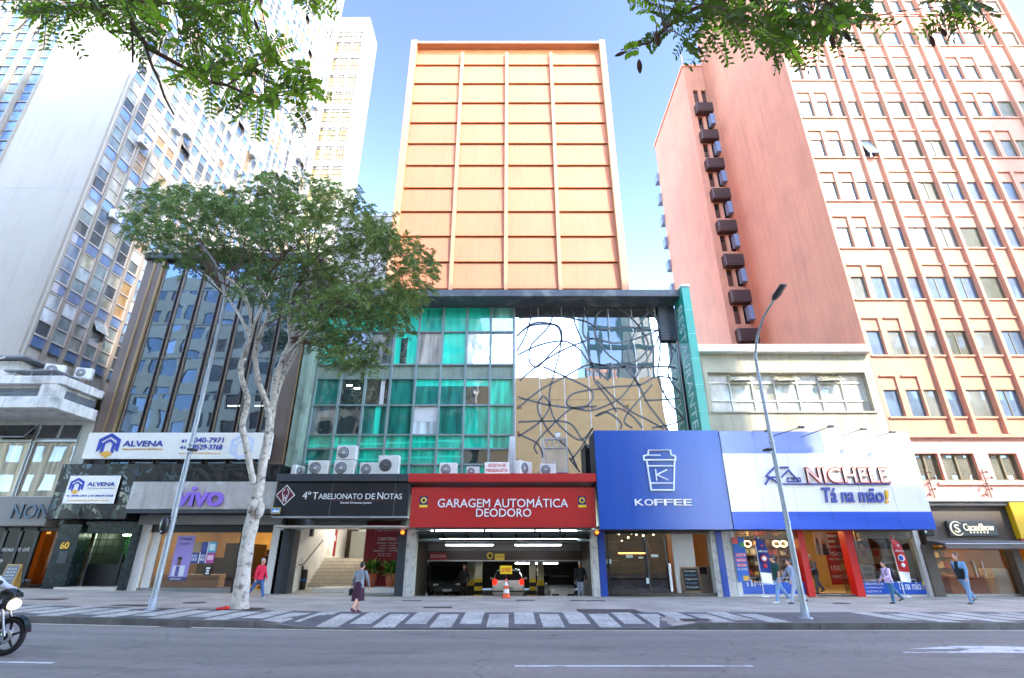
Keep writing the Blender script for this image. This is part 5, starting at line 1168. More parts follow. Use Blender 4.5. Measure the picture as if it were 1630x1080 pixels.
for k in range(4):
    x = x0 + .15
    while x < x1 - .9:
        w_ = r.uniform(.12, .3); g_.box(x, x + w_, 29.2, 29.45, .642 + k * .5, .642 + k * .5 + r.uniform(.15, .38), r.randrange(4)); x += w_ + r.uniform(.02, .2)
g_.build('packaged_sweets', [M('wrap red', (160, 40, 30), .4), M('wrap brown', (90, 52, 30), .4), M('wrap gold', (200, 160, 80), .4), M('wrap cream', (214, 196, 160), .4)], t, kind='stuff')
c = MB(); 
for i in range(3): c.box(x0 + .5 + i * 1.1, x0 + 1.2 + i * 1.1, 27.5, 27.7, 2.88, 2.93)
c.parts('ceiling_lamp', EM('warm spot', (255, 206, 130), 11), t)
gl = MB(); gl.box(x0, x1, 26.5, 26.515, .1, zf0); gl.parts('shop_glass', GLASS('clear shop glass', (225, 225, 222), .05), t)
fm = MB(); fm.box(x0, x1, 26.45, 26.6, 0, .1)
for px in (1560, 1574): X = ax(px, 930, 26.45); fm.tube([(X, 26.44, .8), (X, 26.44, 1.5)], .02, 6)
fm.build('shopfront_frame', ALU, t)
# ------------------------------------------------------------------ the street's other side, behind the camera: reflected blocks fill the mirrors, the unseen rest are sized for its shade
def block(name, label, x0, x1, y0, y1, h, wall, glass, fl=3.4, bay=2.0, ww=1.2, wh=1.5, base=4.5):
    t = wthing(name, label, 'building', ((x0 + x1) / 2, y0, 0)); b = MB()
    fr = lambda u, v, d: (u, y1 + d, v); holes = []
    n = int((x1 - x0 - .6) / bay); o = (x1 - x0 - n * bay) / 2; nf = int((h - base - .8) / fl)
    for k in range(nf):
        for i in range(n): holes.append((x0 + o + i * bay + (bay - ww) / 2, x0 + o + i * bay + (bay + ww) / 2, base + k * fl + .9, base + k * fl + .9 + wh))
    b.wall(fr, x0, x1, 0, h, holes, .25); b.quad((x0, y0, 0), (x0, y1, 0), (x0, y1, h), (x0, y0, h)); b.quad((x1, y0, 0), (x1, y1, 0), (x1, y1, h), (x1, y0, h)); b.quad((x0, y0, 0), (x1, y0, 0), (x1, y0, h), (x0, y0, h)); b.quad((x0, y0, h), (x1, y0, h), (x1, y1, h), (x0, y1, h))
    b.build('wall', wall, t)
    w = MB(); 
    for a, c, z, z1 in holes: w.quad(fr(a, z, -.2), fr(c, z, -.2), fr(c, z1, -.2), fr(a, z1, -.2))
    w.build('windows', glass, t, kind='stuff'); return t
GL_O = PANE('opposite pane', (70, 80, 88), refl=.3); GL_T = PANE('teal curtain pane', (40, 84, 92), refl=.35)
block('opposite_office', 'ochre office block across the street seen only in the mirror glass', -4, 19.3, -40, -10, 23.2, M('ochre render', (212, 184, 138), .8, var=.08), PANE('ochre block pane', (176, 140, 96), refl=.12), ww=.5, bay=4.6, wh=.6)
block('opposite_flats', 'pale gridded office block across the street reflected in the dark glass', -62, -5, -30, -9, 37, M('pale grid render', (186, 176, 156), .8, var=.1), PANE('dark flats pane', (34, 40, 46), refl=.06, graz=.2), bay=2.6, ww=1.9, wh=1.9)
block('opposite_tower', 'teal glass tower far across the street reflected in the mirror glass', 13.2, 24.6, -45, -30, 91, M('teal curtain wall', (52, 88, 94), .4, var=.1), GL_T, bay=1.8, ww=1.5, wh=2.6)
block('shade_block', 'unseen grey block across the street sized to shade the orange tower foot', 24.4, 40, -14, -6.5, 55, M('grey opposite render', (170, 166, 160), .8), GL_O)
block('low_shade_block', 'unseen lower cream block across the street sized to shade the shop fronts', 40.2, 62.3, -26, -6.5, 36.5, M('cream opposite render', (196, 180, 150), .8), GL_O)
block('high_shade_block', 'high block across the street opposite the far end of the pink tower', 63.5, 92, -12, -6.5, 67, M('beige opposite render', (180, 168, 150), .8), GL_O)
block('shade_slab', 'unseen distant slab added behind the opposite row to shade the tree', 48, 64, -75, -60, 108, M('grey slab render', (160, 160, 160), .8), GL_O)
# ------------------------------------------------------------------ signs, posters, flags
def board(name, label, cat, px0, px1, py0, py1, Y, d, mat, bev=.015, group=None, part='board'):
    """an upright board measured by its mid-height edges; returns thing and its rectangle"""
    pm_ = (py0 + py1) / 2; x0, x1 = ax(px0, pm_, Y), ax(px1, pm_, Y); z0, z1 = az(py1, Y), az(py0, Y)
    q = wthing(name, label, cat, ((x0 + x1) / 2, Y + d, z0), group); m_ = MB(); m_.bbox(x0, x1, Y, Y + d, z0, z1, bev); m_.build(part, mat, q)
    return q, (x0, x1, z0, z1)
def word(q, text, px0, px1, py0, py1, Y, mat, thick=.02, **k):
    pm_ = (py0 + py1) / 2; return lettering(text, (ax(px0, pm_, Y), ax(px1, pm_, Y), az(py1, Y), az(py0, Y)), Y, mat, q, thick, **k)
def stroke(mb, pts, Y, r, m=0, sc=None, off=.05, closed=False):
    P_ = [at(x, y, Y) for x, y in pts]; P_ = [(x, Y - off, z) for x, z in P_]
    if closed: P_ = P_ + [P_[0], P_[1]]
    for a, b in zip(P_, P_[1:]): mb.tube([a, b], r, 8, m); mb.ball(b, r, r, r, 8, 6, m)
    mb.ball(P_[0], r, r, r, 8, 6, m)
SGW = M('white sign panel', (234, 230, 220), .35, var=.02); NAVY = P('navy letters', (26, 52, 158), .4); AMB = P('amber letters', (226, 170, 50), .4)
def hexlogo(q, cx, cz, r, Y, m1, m2=None, th=.02):
    mb = MB(); H = lambda R_: [(cx + R_ * math.sin(a * math.pi / 3), cz + R_ * math.cos(a * math.pi / 3)) for a in range(6)]
    o, i_ = H(r), H(r * .70)
    for a in range(6):
        if a in (2, 3) and m2: continue
        b = (a + 1) % 6; mb.prism_y([o[a], o[b], i_[b], i_[a]], Y - th, Y, 0)
    for (sx) in (-1, 1):
        mb.prism_y([(cx + sx * .95 * r * .8, cz + .02 * r), (cx + sx * .05 * r, cz + .52 * r), (cx, cz + .34 * r), (cx + sx * .7 * r, cz - .14 * r)], Y - th * 1.1, Y - .001, 0)
        mb.prism_y([(cx + sx * .30 * r, cz + .1 * r), (cx + sx * .52 * r, cz + .0 * r), (cx + sx * .52 * r, cz - .62 * r), (cx + sx * .30 * r, cz - .5 * r)], Y - th * 1.2, Y - .002, 0)
    mb.build('logo', m1, q)
    if m2:
        y_ = MB(); y_.prism_y([(cx - .5 * r, cz - .68 * r), (cx, cz - .42 * r), (cx + .5 * r, cz - .68 * r), (cx, cz - .98 * r)], Y - th, Y, 0); y_.build('logo_base', m2, q)
# long white sign and its smaller twin
q, _ = board('company_sign', 'long white sign with blue house logo and phone numbers over the black fascia', 'sign', 135.5, 431, 689, 731, 26.0, .16, SGW)
x, z = at(173, 709.5, 26); hexlogo(q, x, z, .62, 26.0, NAVY, AMB, .03)
word(q, 'ALVENA', 197, 260, 702, 711, 26, NAVY, .03, bold=.02); word(q, 'SOLUÇÕES IMOBILIÁRIAS', 195, 259, 713.5, 717, 26, AMB, .02, bold=.01)
word(q, '3040-7971', 303, 356, 697, 705, 26, NAVY, .02, bold=.03); word(q, '98529-3768', 302, 354, 708, 716, 26, NAVY, .02, bold=.03); word(q, '41', 289, 297, 700, 705, 26, NAVY, .02, bold=.03); word(q, '41', 287, 295, 710, 715, 26, NAVY, .02, bold=.03)
word(q, 'www.alvenasolucoesimobiliaria.com.br', 285, 352, 720, 723, 26, AMB, .01)
x, z = at(385, 711, 26); hexlogo(q, x, z, .68, 26.0, P('pale watermark blue', (200, 206, 226), .4), None, .006)
q, _ = board('company_sign', 'small white sign with blue house logo on the bulging black fascia', 'sign', 105, 186, 757.5, 802, 25.1, .05, SGW)
x, z = at(122, 774, 25.1); hexlogo(q, x, z, .38, 25.1, NAVY, AMB, .015)
word(q, 'ALVENA', 140, 183, 768, 774, 25.1, NAVY, .02, bold=.02); word(q, 'SOLUÇÕES IMOBILIÁRIAS', 139, 182, 776.5, 779, 25.1, P('grey letters', (130, 130, 140), .5), .01)
word(q, '41 3040-7971 | 41 98529-3768', 106, 180, 788, 792, 25.1, NAVY, .01, bold=.02); word(q, 'www.alvenasolucoesimobiliaria.com.br', 108, 174, 795.5, 798, 25.1, AMB, .008)
# phone shop sign
VIM = M('brushed grey sign metal', (176, 170, 162), .45, var=.14, scale=1.5, streak=.3, stain=(206, 206, 204), stain_amt=.6, stain_scale=1.2)
q, _ = board('shop_sign', 'stained grey metal shop sign with rounded purple letters', 'sign', 206, 438.5, 767, 811, 25.15, .35, VIM)
word(q, 'vivo', 283, 356, 776, 806, 25.13, P('purple letters', (146, 108, 206), .35), .10, bold=.035, spacing=.92)
m_ = MB(); m_.box(ax(200, 814, 25.1), ax(439, 814, 25.1), 25.1, 25.6, az(817, 25.1), az(811.5, 25.1)); m_.build('lower_trim', DGREY, q)
# notary sign
NB_ = M('near black sign', (18, 19, 23), .5, var=.06, scale=.5, streak=.15)
q, rc = board('shop_sign', 'near black sign with a maroon diamond emblem and thin white serif style lettering', 'sign', 438.5, 650.5, 768.5, 822, YS - .02, .5, NB_)
Ys = YS - .02; LW = P('white letters', (226, 226, 224), .4); MAR = P('maroon', (96, 22, 40), .4)
cx, cz = at(454.5, 788.5, Ys); m_ = MB(); r = .44
m_.prism_y([(cx - r, cz), (cx, cz - r * 1.05), (cx + r, cz), (cx, cz + r * 1.05)], Ys - .012, Ys, 0); r = .39; m_.prism_y([(cx - r, cz), (cx, cz - r * 1.05), (cx + r, cz), (cx, cz + r * 1.05)], Ys - .02, Ys - .01, 1)
for sx in (-1, 1): 
    for a, b in (((.05, .28), (.15, .12)), ((.15, .12), (.12, -.02)), ((.12, -.02), (.05, -.3)), ((.06, .02), (.03, -.25))): m_.tube([(cx + sx * a[0], Ys - .022, cz + a[1]), (cx + sx * b[0], Ys - .022, cz + b[1])], .014, 5, 0)
m_.ball((cx, Ys - .02, cz - .12), .03, .01, .03, 8, 6, 0); m_.build('emblem', [LW, MAR], q)
word(q, '4º', 482, 495, 783, 795, Ys, LW, .02)
for w_, a, b, top in (('T', 498, 506, 784), ('ABELIONATO', 507, 577, 786), ('DE', 582, 597, 786), ('N', 601, 610, 784), ('OTAS', 611, 640, 786)): word(q, w_, a, b, top, 795, Ys, LW, .02)
word(q, 'Daniel Driessen Junior', 542, 592, 799, 803, Ys, LW, .01, bold=.02)
m_ = MB(); (xa, za), (xb, _) = at(530, 797.3, Ys), at(612, 797.3, Ys); m_.box(xa, xb, Ys - .005, Ys - .001, za - .012, za + .012); m_.build('rule', MAR, q)
m_ = MB(); m_.box(rc[0] - .05, rc[1], Ys - .03, Ys + .4, rc[2] - .07, rc[2] - .004); m_.build('lower_trim', M('steel trim', (150, 150, 152), .4), q)
m_ = MB()
for px in (527, 628): x = ax(px, 795, Ys); m_.box(x - .006, x + .006, Ys - .004, Ys + .0, rc[2], rc[3])
m_.parts('panel_seam', M('seam grey', (120, 120, 122), .5), q)
q, rc = board('small_sign', 'small yellow edged picture sign at the lower corner of the black sign', 'sign', 430.5, 446, 808, 818.5, 24.6, .04, P('gold frame', (196, 160, 50), .4)); m_ = MB(); m_.box(rc[0] + .04, rc[1] - .04, 24.59, 24.6, rc[2] + .04, rc[3] - .04, 0); m_.prism_y([(rc[0] + .08, rc[2] + .08), (rc[0] + .2, rc[2] + .2), (rc[0] + .3, rc[2] + .12), (rc[0] + .38, rc[2] + .19), (rc[1] - .06, rc[2] + .08)], 24.58, 24.59, 1); m_.build('picture', [P('sky blue print', (70, 140, 200), .5), LW], q)
q, rc = board('pillar_sign', 'tall black pillar board with white vertical lettering beside the notary stairs', 'sign', 447, 455, 845, 945, 26.37, .03, BLK)
lettering('4º TABELIONATO DE NOTAS', (-1.15, 1.15, -.07, .07), 0, LW, q, .006, fr=lambda u, v, d: ((rc[0] + rc[1]) / 2 - v, 26.37 - d, (rc[2] + rc[3]) / 2 + u))
# garage sign
q, rc = board('garage_sign', 'wide red garage sign with white capital letters and two small emblems', 'sign', 653.5, 948, 776, 840, YS, .5, RED)
word(q, 'GARAGEM AUTOMÁTICA', 697, 904, 791, 808, YS, LW, .03, bold=.006); word(q, 'DEODORO', 758, 845.5, 810, 823, YS, LW, .03, bold=.006)
for px in (674.5, 926.5):
    m_ = MB(); x, z = at(px, 799, YS); m_.box(x - .18, x + .18, YS - .012, YS, z - .14, z + .24, 0); m_.lathe((x, YS - .014, z + .06), [(.13, 0), (.13, -.008), (.075, -.008), (.075, 0)], 20, 1, 'y', cap=False); m_.box(x - .18, x + .18, YS - .012, YS, z - .25, z - .14, 1)
    m_.build('emblem', [P('emblem navy', (24, 40, 90), .4), P('emblem yellow', (226, 190, 40), .4)], q)
q, rc = board('placard', 'white placard with red capitals propped on the red canopy', 'sign', 771.5, 811, 736, 754.5, 25.3, .04, SGW); RL = P('red letters', (196, 30, 40), .5)
word(q, 'ACEITA-SE', 777, 805, 738.5, 743.5, 25.3, RL, .006, bold=.02); word(q, 'MENSALISTA', 774, 808.5, 746.5, 751.5, 25.3, RL, .006, bold=.02)
# coffee sign
YK = 24.5
def sheets(x0, x1, z0, z1, y, n, seed, amp=.012):
    """thin sheet-metal panels with slight dents"""
    r = random.Random(seed); mb = MB(); xs = [x0 + (x1 - x0) * i / n for i in range(n + 1)]
    for i in range(n):
        a, b = xs[i] + .004, xs[i + 1] - .004; nx, nz = 6, 12; cx_, cz_, sg = r.uniform(.3, .7), r.uniform(.5, .95), r.uniform(-1, 1)
        v = [(a + (b - a) * u / nx, y - amp * sg * math.exp(-((u / nx - cx_) ** 2 * 8 + (w / nz - cz_) ** 2 * 5)) - .006 * math.sin(w / nz * 5 + i), z0 + (z1 - z0) * w / nz) for u in range(nx + 1) for w in range(nz + 1)]
        mb.add(v, [(u * (nz + 1) + w, (u + 1) * (nz + 1) + w, (u + 1) * (nz + 1) + w + 1, u * (nz + 1) + w + 1) for u in range(nx) for w in range(nz)], 0, True)
    return mb
zt, zb = az(685.5, YK), az(843, YK); x0, x1 = ax(950, 765, YK), ax(1155.5, 765, YK)
q = wthing('coffee_sign', 'big blue sheet metal sign with a white outlined paper cup', 'sign', ((x0 + x1) / 2, YK + .5, zb))
m_ = sheets(x0, x1, zb, zt, YK, 5, 4); m_.build('face', BLUE, q)
m_ = MB(); m_.box(x0, x1, YK + .03, 26.2, zb, zt, 0); m_.build('casing', M('dark sign casing', (30, 34, 44), .5), q)
lg = MB(); zz = lambda L_: [(800 + a * .3147, 660 + b * .3147) for a, b in L_]
stroke(lg, zz([(737, 183), (846, 183), (850, 206), (871, 212), (873, 232), (714, 232), (712, 212), (733, 206)]), YK, .042, closed=True)
stroke(lg, zz([(727, 234), (750, 384), (864, 384), (868, 234)]), YK, .042); stroke(lg, zz([(732, 262), (867, 262)]), YK, .036); stroke(lg, zz([(744, 349), (866, 349)]), YK, .036); stroke(lg, zz([(735, 208), (796, 208)]), YK, .03)
stroke(lg, zz([(772, 281), (778, 334)]), YK, .034); stroke(lg, zz([(829, 281), (779, 306), (834, 332)]), YK, .034)
lg.build('cup_logo', M('white raised letters', (216, 218, 222), .35, var=.03), q)
for i, ch in enumerate('KOFFEE'): word(q, ch, 1010.5 + i * 15.4, 1010.5 + i * 15.4 + 13.6, 795, 805, YK, LW, .05, bold=.012)
# building supply sign
YN = 24.45; zt = az(687, YN); x0, x1 = ax(1156.5, 765, YN), ax(1468, 765, YN); za, zc_ = az(722, YN), az(815, YN)
q = wthing('supply_shop_sign', 'huge white and blue sign with a house outline and raised red name', 'sign', ((x0 + x1) / 2, YN + .5, zb))
PBL = M('lavender blue enamel', (128, 142, 204), .3, var=.04); PWH = M('white sign enamel', (226, 221, 210), .3, var=.03, streak=.05); CBL = M('cobalt enamel', (26, 74, 178), .35, var=.03)
xm1 = ax(1310, 704, YN)  # beyond here the blue top band is painted white as sun glare
sheets(x0, xm1, za + .004, zt, YN, 3, 7).build('top_band', PBL, q); sheets(xm1, x1, za + .004, zt, YN, 3, 17).build('glare_panel', PWH, q); sheets(x0, x1, zc_ + .004, za, YN, 6, 8, .006).build('face', PWH, q); sheets(x0, x1, zb, zc_, YN, 6, 9, .006).build('bottom_band', CBL, q)
m_ = MB(); m_.box(x0 + .01, x1, YN + .03, 26.2, zb + .01, zt, 0); m_.build('casing', M('dark sign casing', (30, 34, 44), .5), q)
RS = P('red letter sides', (196, 70, 48), .45); LF = P('sun paled letter face', (226, 190, 178), .4); INK = P('indigo raised letters', (70, 78, 150), .4)  # letter faces are paled to imitate overexposure in the sun
word(q, 'NICHELE', 1283, 1412.5, 744.5, 769.5, YN - .004, RS, .10, bold=.03); word(q, 'NICHELE', 1285, 1414, 745.5, 768.5, YN - .106, LF, .01, bold=.0)
word(q, 'Tá na mão', 1309, 1404, 777, 800, YN, INK, .07, bold=.03, shear=.18); word(q, '!', 1407, 1414, 781, 801, YN, AMB, .07, bold=.04, shear=.2)
lg = MB(); zz = lambda L_: [(1190 + a * .3147, 660 + b * .3147) for a, b in L_]
stroke(lg, zz([(90, 352), (112, 318), (92, 312), (132, 270), (200, 268)]), YN, .045); stroke(lg, zz([(112, 318), (160, 318)]), YN, .04); stroke(lg, zz([(112, 320), (158, 352)]), YN, .04); stroke(lg, zz([(170, 318), (205, 282), (258, 340)]), YN, .04); stroke(lg, zz([(200, 322), (262, 322), (266, 340), (200, 340)]), YN, .028, closed=True); stroke(lg, zz([(230, 322), (232, 340)]), YN, .028)
stroke(lg, zz([(160, 352), (714, 354)]), YN, .035)
lg.build('house_logo', INK, q)
SPT = M('spot lamp grey', (92, 92, 94), .5)
for i, (pb, pe, lb) in enumerate((((1200, 686), (1222, 686), 'short floodlight arm at the blue corner of the white sign'), ((1232, 694), (1275, 680), 'floodlight arm over the white sign next to the lamp post'), ((1276, 696), (1322, 679), 'floodlight arm reaching up above the house logo'), ((1340, 694), (1374, 683), 'slender floodlight arm above the raised name'), ((1373, 702), (1420, 688), 'last floodlight arm towards the chocolate shop'))):
    s_ = wthing('sign_floodlight', lb, 'lamp', (ax(*pb, 24.4), 24.4, az(pb[1], 24.4)), 'floodlight arms over the supply sign'); P0 = Vector((ax(*pb, 24.4), 24.42, az(pb[1], 24.4))); P1 = Vector((ax(*pe, 23.6), 23.6, az(pe[1], 23.6)))
    m_ = MB(); m_.tube([P0 + Vector((0, .1, 0)), P0, P1], .022, 6); m_.build('arm', SPT, s_); m_ = MB(); m_.bbox(P1.x - .13, P1.x + .13, P1.y - .1, P1.y + .08, P1.z - .06, P1.z + .04, .02); m_.build('lamp_head', SPT, s_)
# chocolate shop sign, awning, yellow sign
q, rc = board('shop_sign', 'dark grey board with cream monogram and lettering over the chocolate shop', 'sign', 1510, 1586.5, 829, 853.5, 25.95, .12, M('slate sign', (72, 74, 72), .5)); CR = EM('cream lit letters', (250, 240, 206), .12)
word(q, 'CacauShow', 1533, 1581, 834, 845, 25.95, CR, .03, bold=.01, spacing=.92); word(q, '♥ ♥ ♥ ♥ ♥ ♥' if False else '• • • • • •', 1544, 1573, 846.5, 849, 25.95, CR, .02, bold=.05)
word(q, 'S', 1519.5, 1527, 835, 848, 25.95, CR, .03, bold=.01); m_ = MB(); cx, cz = at(1523, 841.5, 25.95); m_.tube([(cx + .30 * math.cos(a), 25.93, cz + .30 * math.sin(a)) for a in [.75 + i * .24 for i in range(21)]], [.012 + .022 * math.sin(i / 20 * math.pi) for i in range(21)], 6); m_.build('monogram_ring', CR, q)
q = wthing('awning', 'dark grey fabric awning over the chocolate shop window', 'awning', (25, 26, 2.6)); x0, x1 = ax(1480, 862, 26.0), 37.0; z1 = az(860, 26.0); xa, xb = ax(1505, 868, 25.0), 36.6; zf = az(866, 25.0); zv = az(874, 25.0)
m_ = MB(); nx = 16; pts = []
for i in range(nx + 1):
    u = i / nx; pts += [(x0 + (x1 - x0) * u, 26.05, z1), (x0 + (xa - x0) * .5 + ((x1 + xb) / 2 - (x0 + xa) / 2) * u, 25.5, (z1 + zf) / 2 - .03 * math.sin(u * 25)), (xa + (xb - xa) * u, 25.0, zf), (xa + (xb - xa) * u, 25.02 - .02 * math.sin(u * 60), zv)]
m_.add(pts, [(i * 4 + k, (i + 1) * 4 + k, (i + 1) * 4 + k + 1, i * 4 + k + 1) for i in range(nx) for k in range(3)], 0, True); m_.build('fabric', M('grey awning cloth', (98, 92, 88), .85, var=.08), q)
m_ = MB(); m_.tube([(xa, 25.0, zf), (xb, 25.0, zf)], .025, 6); m_.tube([(x0 + .3, 26.1, z1 - .5), (xa + .1, 25.05, zf)], .02, 5); m_.tube([(x1 - .3, 26.1, z1 - .5), (xb - .1, 25.05, zf)], .02, 5); m_.build('awning_frame', ALU, q)
q = wthing('yellow_sign', 'plain yellow sign panel past the chocolate shop fascia', 'sign', (27, 25.9, 3)); x0 = ax(1615, 830, 25.8); m_ = MB(); m_.bbox(x0, 36.5, 25.75, 26.05, az(858, 25.8), az(799, 25.8), .02); m_.build('board', P('bright yellow', (226, 178, 20), .4), q); m_ = MB(); m_.box(x0, 36.5, 25.8, 26.0, az(864, 25.8), az(858.5, 25.8)); m_.build('red_strip', RED, q)
q, rc = board('notice_box', 'dark notice box with lit spots on the taupe pier by the supply sign', 'sign', 1471, 1487, 843, 853, 26.0, .1, BLK); m_ = MB(); x, z = at(1473, 847, 26.0); m_.ball((x, 25.98, z), .06, .04, .06, 8, 6); m_.build('lamp', ALUW, q)
# teal vertical sign
q = wthing('vertical_sign', 'tall teal vertical restaurant sign projecting between mirror facade and grey building', 'sign', (9.5, 25.9, 5)); zb0, zt0 = az(700, 25.2), az(457, 25.2); TL = M('teal enamel', (44, 150, 128), .3, var=.06, streak=.12)
m_ = MB(); m_.bbox(9.3, 9.74, 25.2, 26.7, zb0, zt0, .02); m_.build('casing', TL, q)
m_ = MB(); m_.bbox(9.26, 9.78, 25.15, 26.75, zt0 + .01, zt0 + .16, .02); m_.build('cap', ALUW, q)
m_ = MB()
for k in range(1, 6): z = zb0 + (zt0 - zb0) * k / 6; m_.box(9.29, 9.75, 25.19, 26.6, z - .012, z + .012)
m_.parts('panel_seam', M('pale teal seam', (120, 190, 170), .4), q)
L_ = zt0 - zb0
lettering('RESTAURANTE', (-L_ / 2 + .9, L_ / 2 - .7, -.42, .42), 0, M('pale vinyl', (206, 222, 214), .5), q, .01, fr=lambda u, v, d: (9.3 - d, 25.95 - v, (zb0 + zt0) / 2 - u))
# feather flags
def feather(label, px0, py0, px1, py1, wpx, col, y, seed):
    xb_, zb_ = at(px0, py0, y); xt_, zt_ = at(px1, py1, y); w = wpx / FPX * y / .98; q = wthing('feather_flag', label, 'flag', (xb_, y, 0), 'feather flags outside the supply shop')
    m_ = MB(); m_.tube([(xb_ - w / 2, y, .1), (xb_ - w / 2, y, zb_), (xb_ - w / 2, y, zb_ + .8 * (zt_ - zb_)), (xb_ - w * .1, y, zt_)], .018, 6); m_.lathe((xb_ - w / 2, y, 0.02), [(.2, 0), (.2, .04), (.03, .08)], 16); m_.build('pole', ALUW, q)
    m_ = MB(); n = 18; H_ = zt_ - zb_; v = []
    for i in range(n + 1):
        u = i / n; ww = w * (1 if u < .7 else max(.1, math.sqrt(max(0, 1 - ((u - .7) / .3) ** 2)))); 
        for k in range(5): s_ = k / 4; v.append((xb_ - w / 2 + ww * s_, y - .05 * math.sin(u * 7 + s_ * 3 + seed), zb_ + H_ * u - .05 * s_ * (1 - u)))
    m_.add(v, [(i * 5 + k, (i + 1) * 5 + k, (i + 1) * 5 + k + 1, i * 5 + k + 1) for i in range(n) for k in range(4)], 0, True)
    for f_i in range(len(m_.f)):
        if f_i // 4 < 4: m_.m[f_i] = 1
    m_.build('flag_cloth', [col, LW], q); e = MB()
    for (u, r, mm) in ((.52, .15, 0), (.52, .10, 1), (.36, .09, 0), (.8, .05, 0)): e.lathe((xb_ - w * .02, y - .075 - .01 * mm, zb_ + H_ * u), [(r, 0), (r, -.006), (.0001, -.007)], 18, mm, 'y')
    e.parts('print', [P('flag red' + label[:4], (206, 40, 50), .5) if seed == 1 else LW, LW if seed == 1 else P('flag blue print', (40, 70, 170), .5)], q)
    lettering('ofertas', (xb_ - w * .42, xb_ + w * .40, zb_ + H_ * .66, zb_ + H_ * .71), y - .07, LW, q, .01, bold=.02)
feather('blue feather flag with red and white print outside the shop window', 1222, 928, 1221, 855, 16, P('flag blue', (22, 50, 130), .7), 25.7, 1)
feather('red feather flag outside the shop window near the taupe pier', 1443, 926, 1430, 855, 15, P('flag red', (206, 34, 40), .7), 25.7, 2)
# posters in and on the windows
def poster(label, px0, px1, py0, py1, Y, col, bits=(), words=(), group=None):
    q, rc = board('poster', label, 'poster', px0, px1, py0, py1, Y, .012, P('poster ' + label, col, .5), .002, group, 'sheet'); k = 0
    for (a, b, c, d, cc) in bits:
        k += 1; m_ = MB(); m_.box(rc[0] + a * (rc[1] - rc[0]), rc[0] + b * (rc[1] - rc[0]), Y - .003 * k, Y - .0005, rc[2] + c * (rc[3] - rc[2]), rc[2] + d * (rc[3] - rc[2])); m_.build('colour_block', P('print %d %d %d' % cc, cc, .5), q)
    for (tx, a, b, c, d, cc) in words: lettering(tx, (rc[0] + a * (rc[1] - rc[0]), rc[0] + b * (rc[1] - rc[0]), rc[2] + c * (rc[3] - rc[2]), rc[2] + d * (rc[3] - rc[2])), Y - .003 * (k + 1), P('print %d %d %d' % cc, cc, .5), q, .004, bold=.01)
    return q, rc
Wt = (228, 228, 228)
poster('blue and pink price poster on the white post of the supply shop', 1170, 1189, 856, 927, 26.2, (30, 96, 190), ((.1, .95, .56, .64, (220, 70, 120)), (.05, .95, .45, .53, (220, 70, 120)), (.1, .9, .34, .41, (220, 90, 110)), (.45, .95, .03, .14, (220, 170, 60)), (0, .45, .85, 1, (206, 60, 60)), (.6, 1, .78, .88, (60, 160, 80))), (('ACEITA', .12, .92, .57, .63, Wt), ('CARTÃO', .1, .9, .46, .52, Wt), ('EM ATÉ', .12, .9, .35, .40, Wt), ('10 VEZES', .1, .92, .26, .31, Wt)))
poster('large pale poster of two people behind the shop doorway', 1297, 1319, 848, 884, 27.8, (196, 180, 166), ((.1, .32, .45, .8, (90, 66, 56)), (.12, .3, .74, .92, (200, 150, 124)), (.5, .8, .25, .6, (88, 60, 54)), (.55, .75, .5, .7, (196, 146, 120)), (.05, .35, .0, .45, (120, 116, 112)), (.45, .9, .0, .3, (60, 56, 60))))
poster('tall red sale poster in the supply shop doorway', 1316, 1350, 848, 931, 28.0, (170, 28, 26), ((.06, .7, .9, .955, (206, 196, 190)), (.06, .6, .8, .85, (206, 196, 190)), (.1, .75, .24, .36, (206, 60, 40)), (.6, .95, .28, .4, (230, 170, 50))), (('SALDÃO', .1, .85, .70, .76, Wt), ('50', .25, .7, .54, .62, Wt), ('REAIS DE DESCONTO', .1, .9, .46, .5, Wt), ('100', .1, .6, .27, .36, Wt), ('PARCELE', .1, .8, .12, .18, Wt)))
q, rc = poster('dark red wall panel with white text behind the notary plants', 579, 634, 830, 936, 28.6, (134, 14, 30), (), (('4º TABELIONATO DE NOTAS', .26, .98, .84, .87, (196, 176, 176)), ('CARTÓRIO', .38, .92, .70, .76, (226, 216, 214)), ('Escrituras •', .36, .64, .655, .675, Wt), ('Procurações •', .44, .66, .615, .635, Wt), ('Testamentos •', .42, .66, .575, .595, Wt), ('Reconhecimento •', .28, .62, .535, .555, Wt), ('• Atas notariais', .68, .96, .655, .675, Wt), ('• Certidões', .68, .9, .615, .635, Wt), ('• Inventários', .68, .94, .575, .595, Wt), ('• Autenticação', .68, .98, .535, .555, Wt), ('Segunda a sexta', .4, .8, .495, .51, Wt), ('das 9h às 17h', .42, .78, .465, .48, Wt)))
q.name = 'wall_panel'; m_ = MB(); cx, cz = rc[0] + (rc[1] - rc[0]) * .67, rc[2] + (rc[3] - rc[2]) * .93; m_.prism_y([(cx - .2, cz), (cx, cz - .2), (cx + .2, cz), (cx, cz + .2)], 28.58, 28.6); m_.build('emblem', P('silver print', (186, 180, 180), .5), q)
poster('red information totem at the top of the notary stairs', 520, 536, 833, 886, 32.5, (140, 26, 30), ((.1, .9, .45, .62, (206, 200, 196)), (.3, .65, .12, .22, (190, 180, 176))), (('AVISO', .1, .9, .86, .93, Wt),))
poster('tall lilac banner with a portrait in the phone shop window', 275, 304, 853, 925, 26.44, (150, 132, 196), ((.3, .5, .34, .48, (104, 74, 60)), (.28, .52, .46, .52, (40, 34, 34)), (.12, .78, .1, .33, (210, 210, 220)), (.3, .5, .1, .32, (90, 84, 150)), (0, 1, 0, .08, (70, 64, 110))), (('é Tempo', .2, .85, .88, .96, (60, 50, 96)), ('de conectar', .2, .8, .80, .84, (80, 70, 120)), ('aproveite', .15, .7, .02, .06, Wt)))
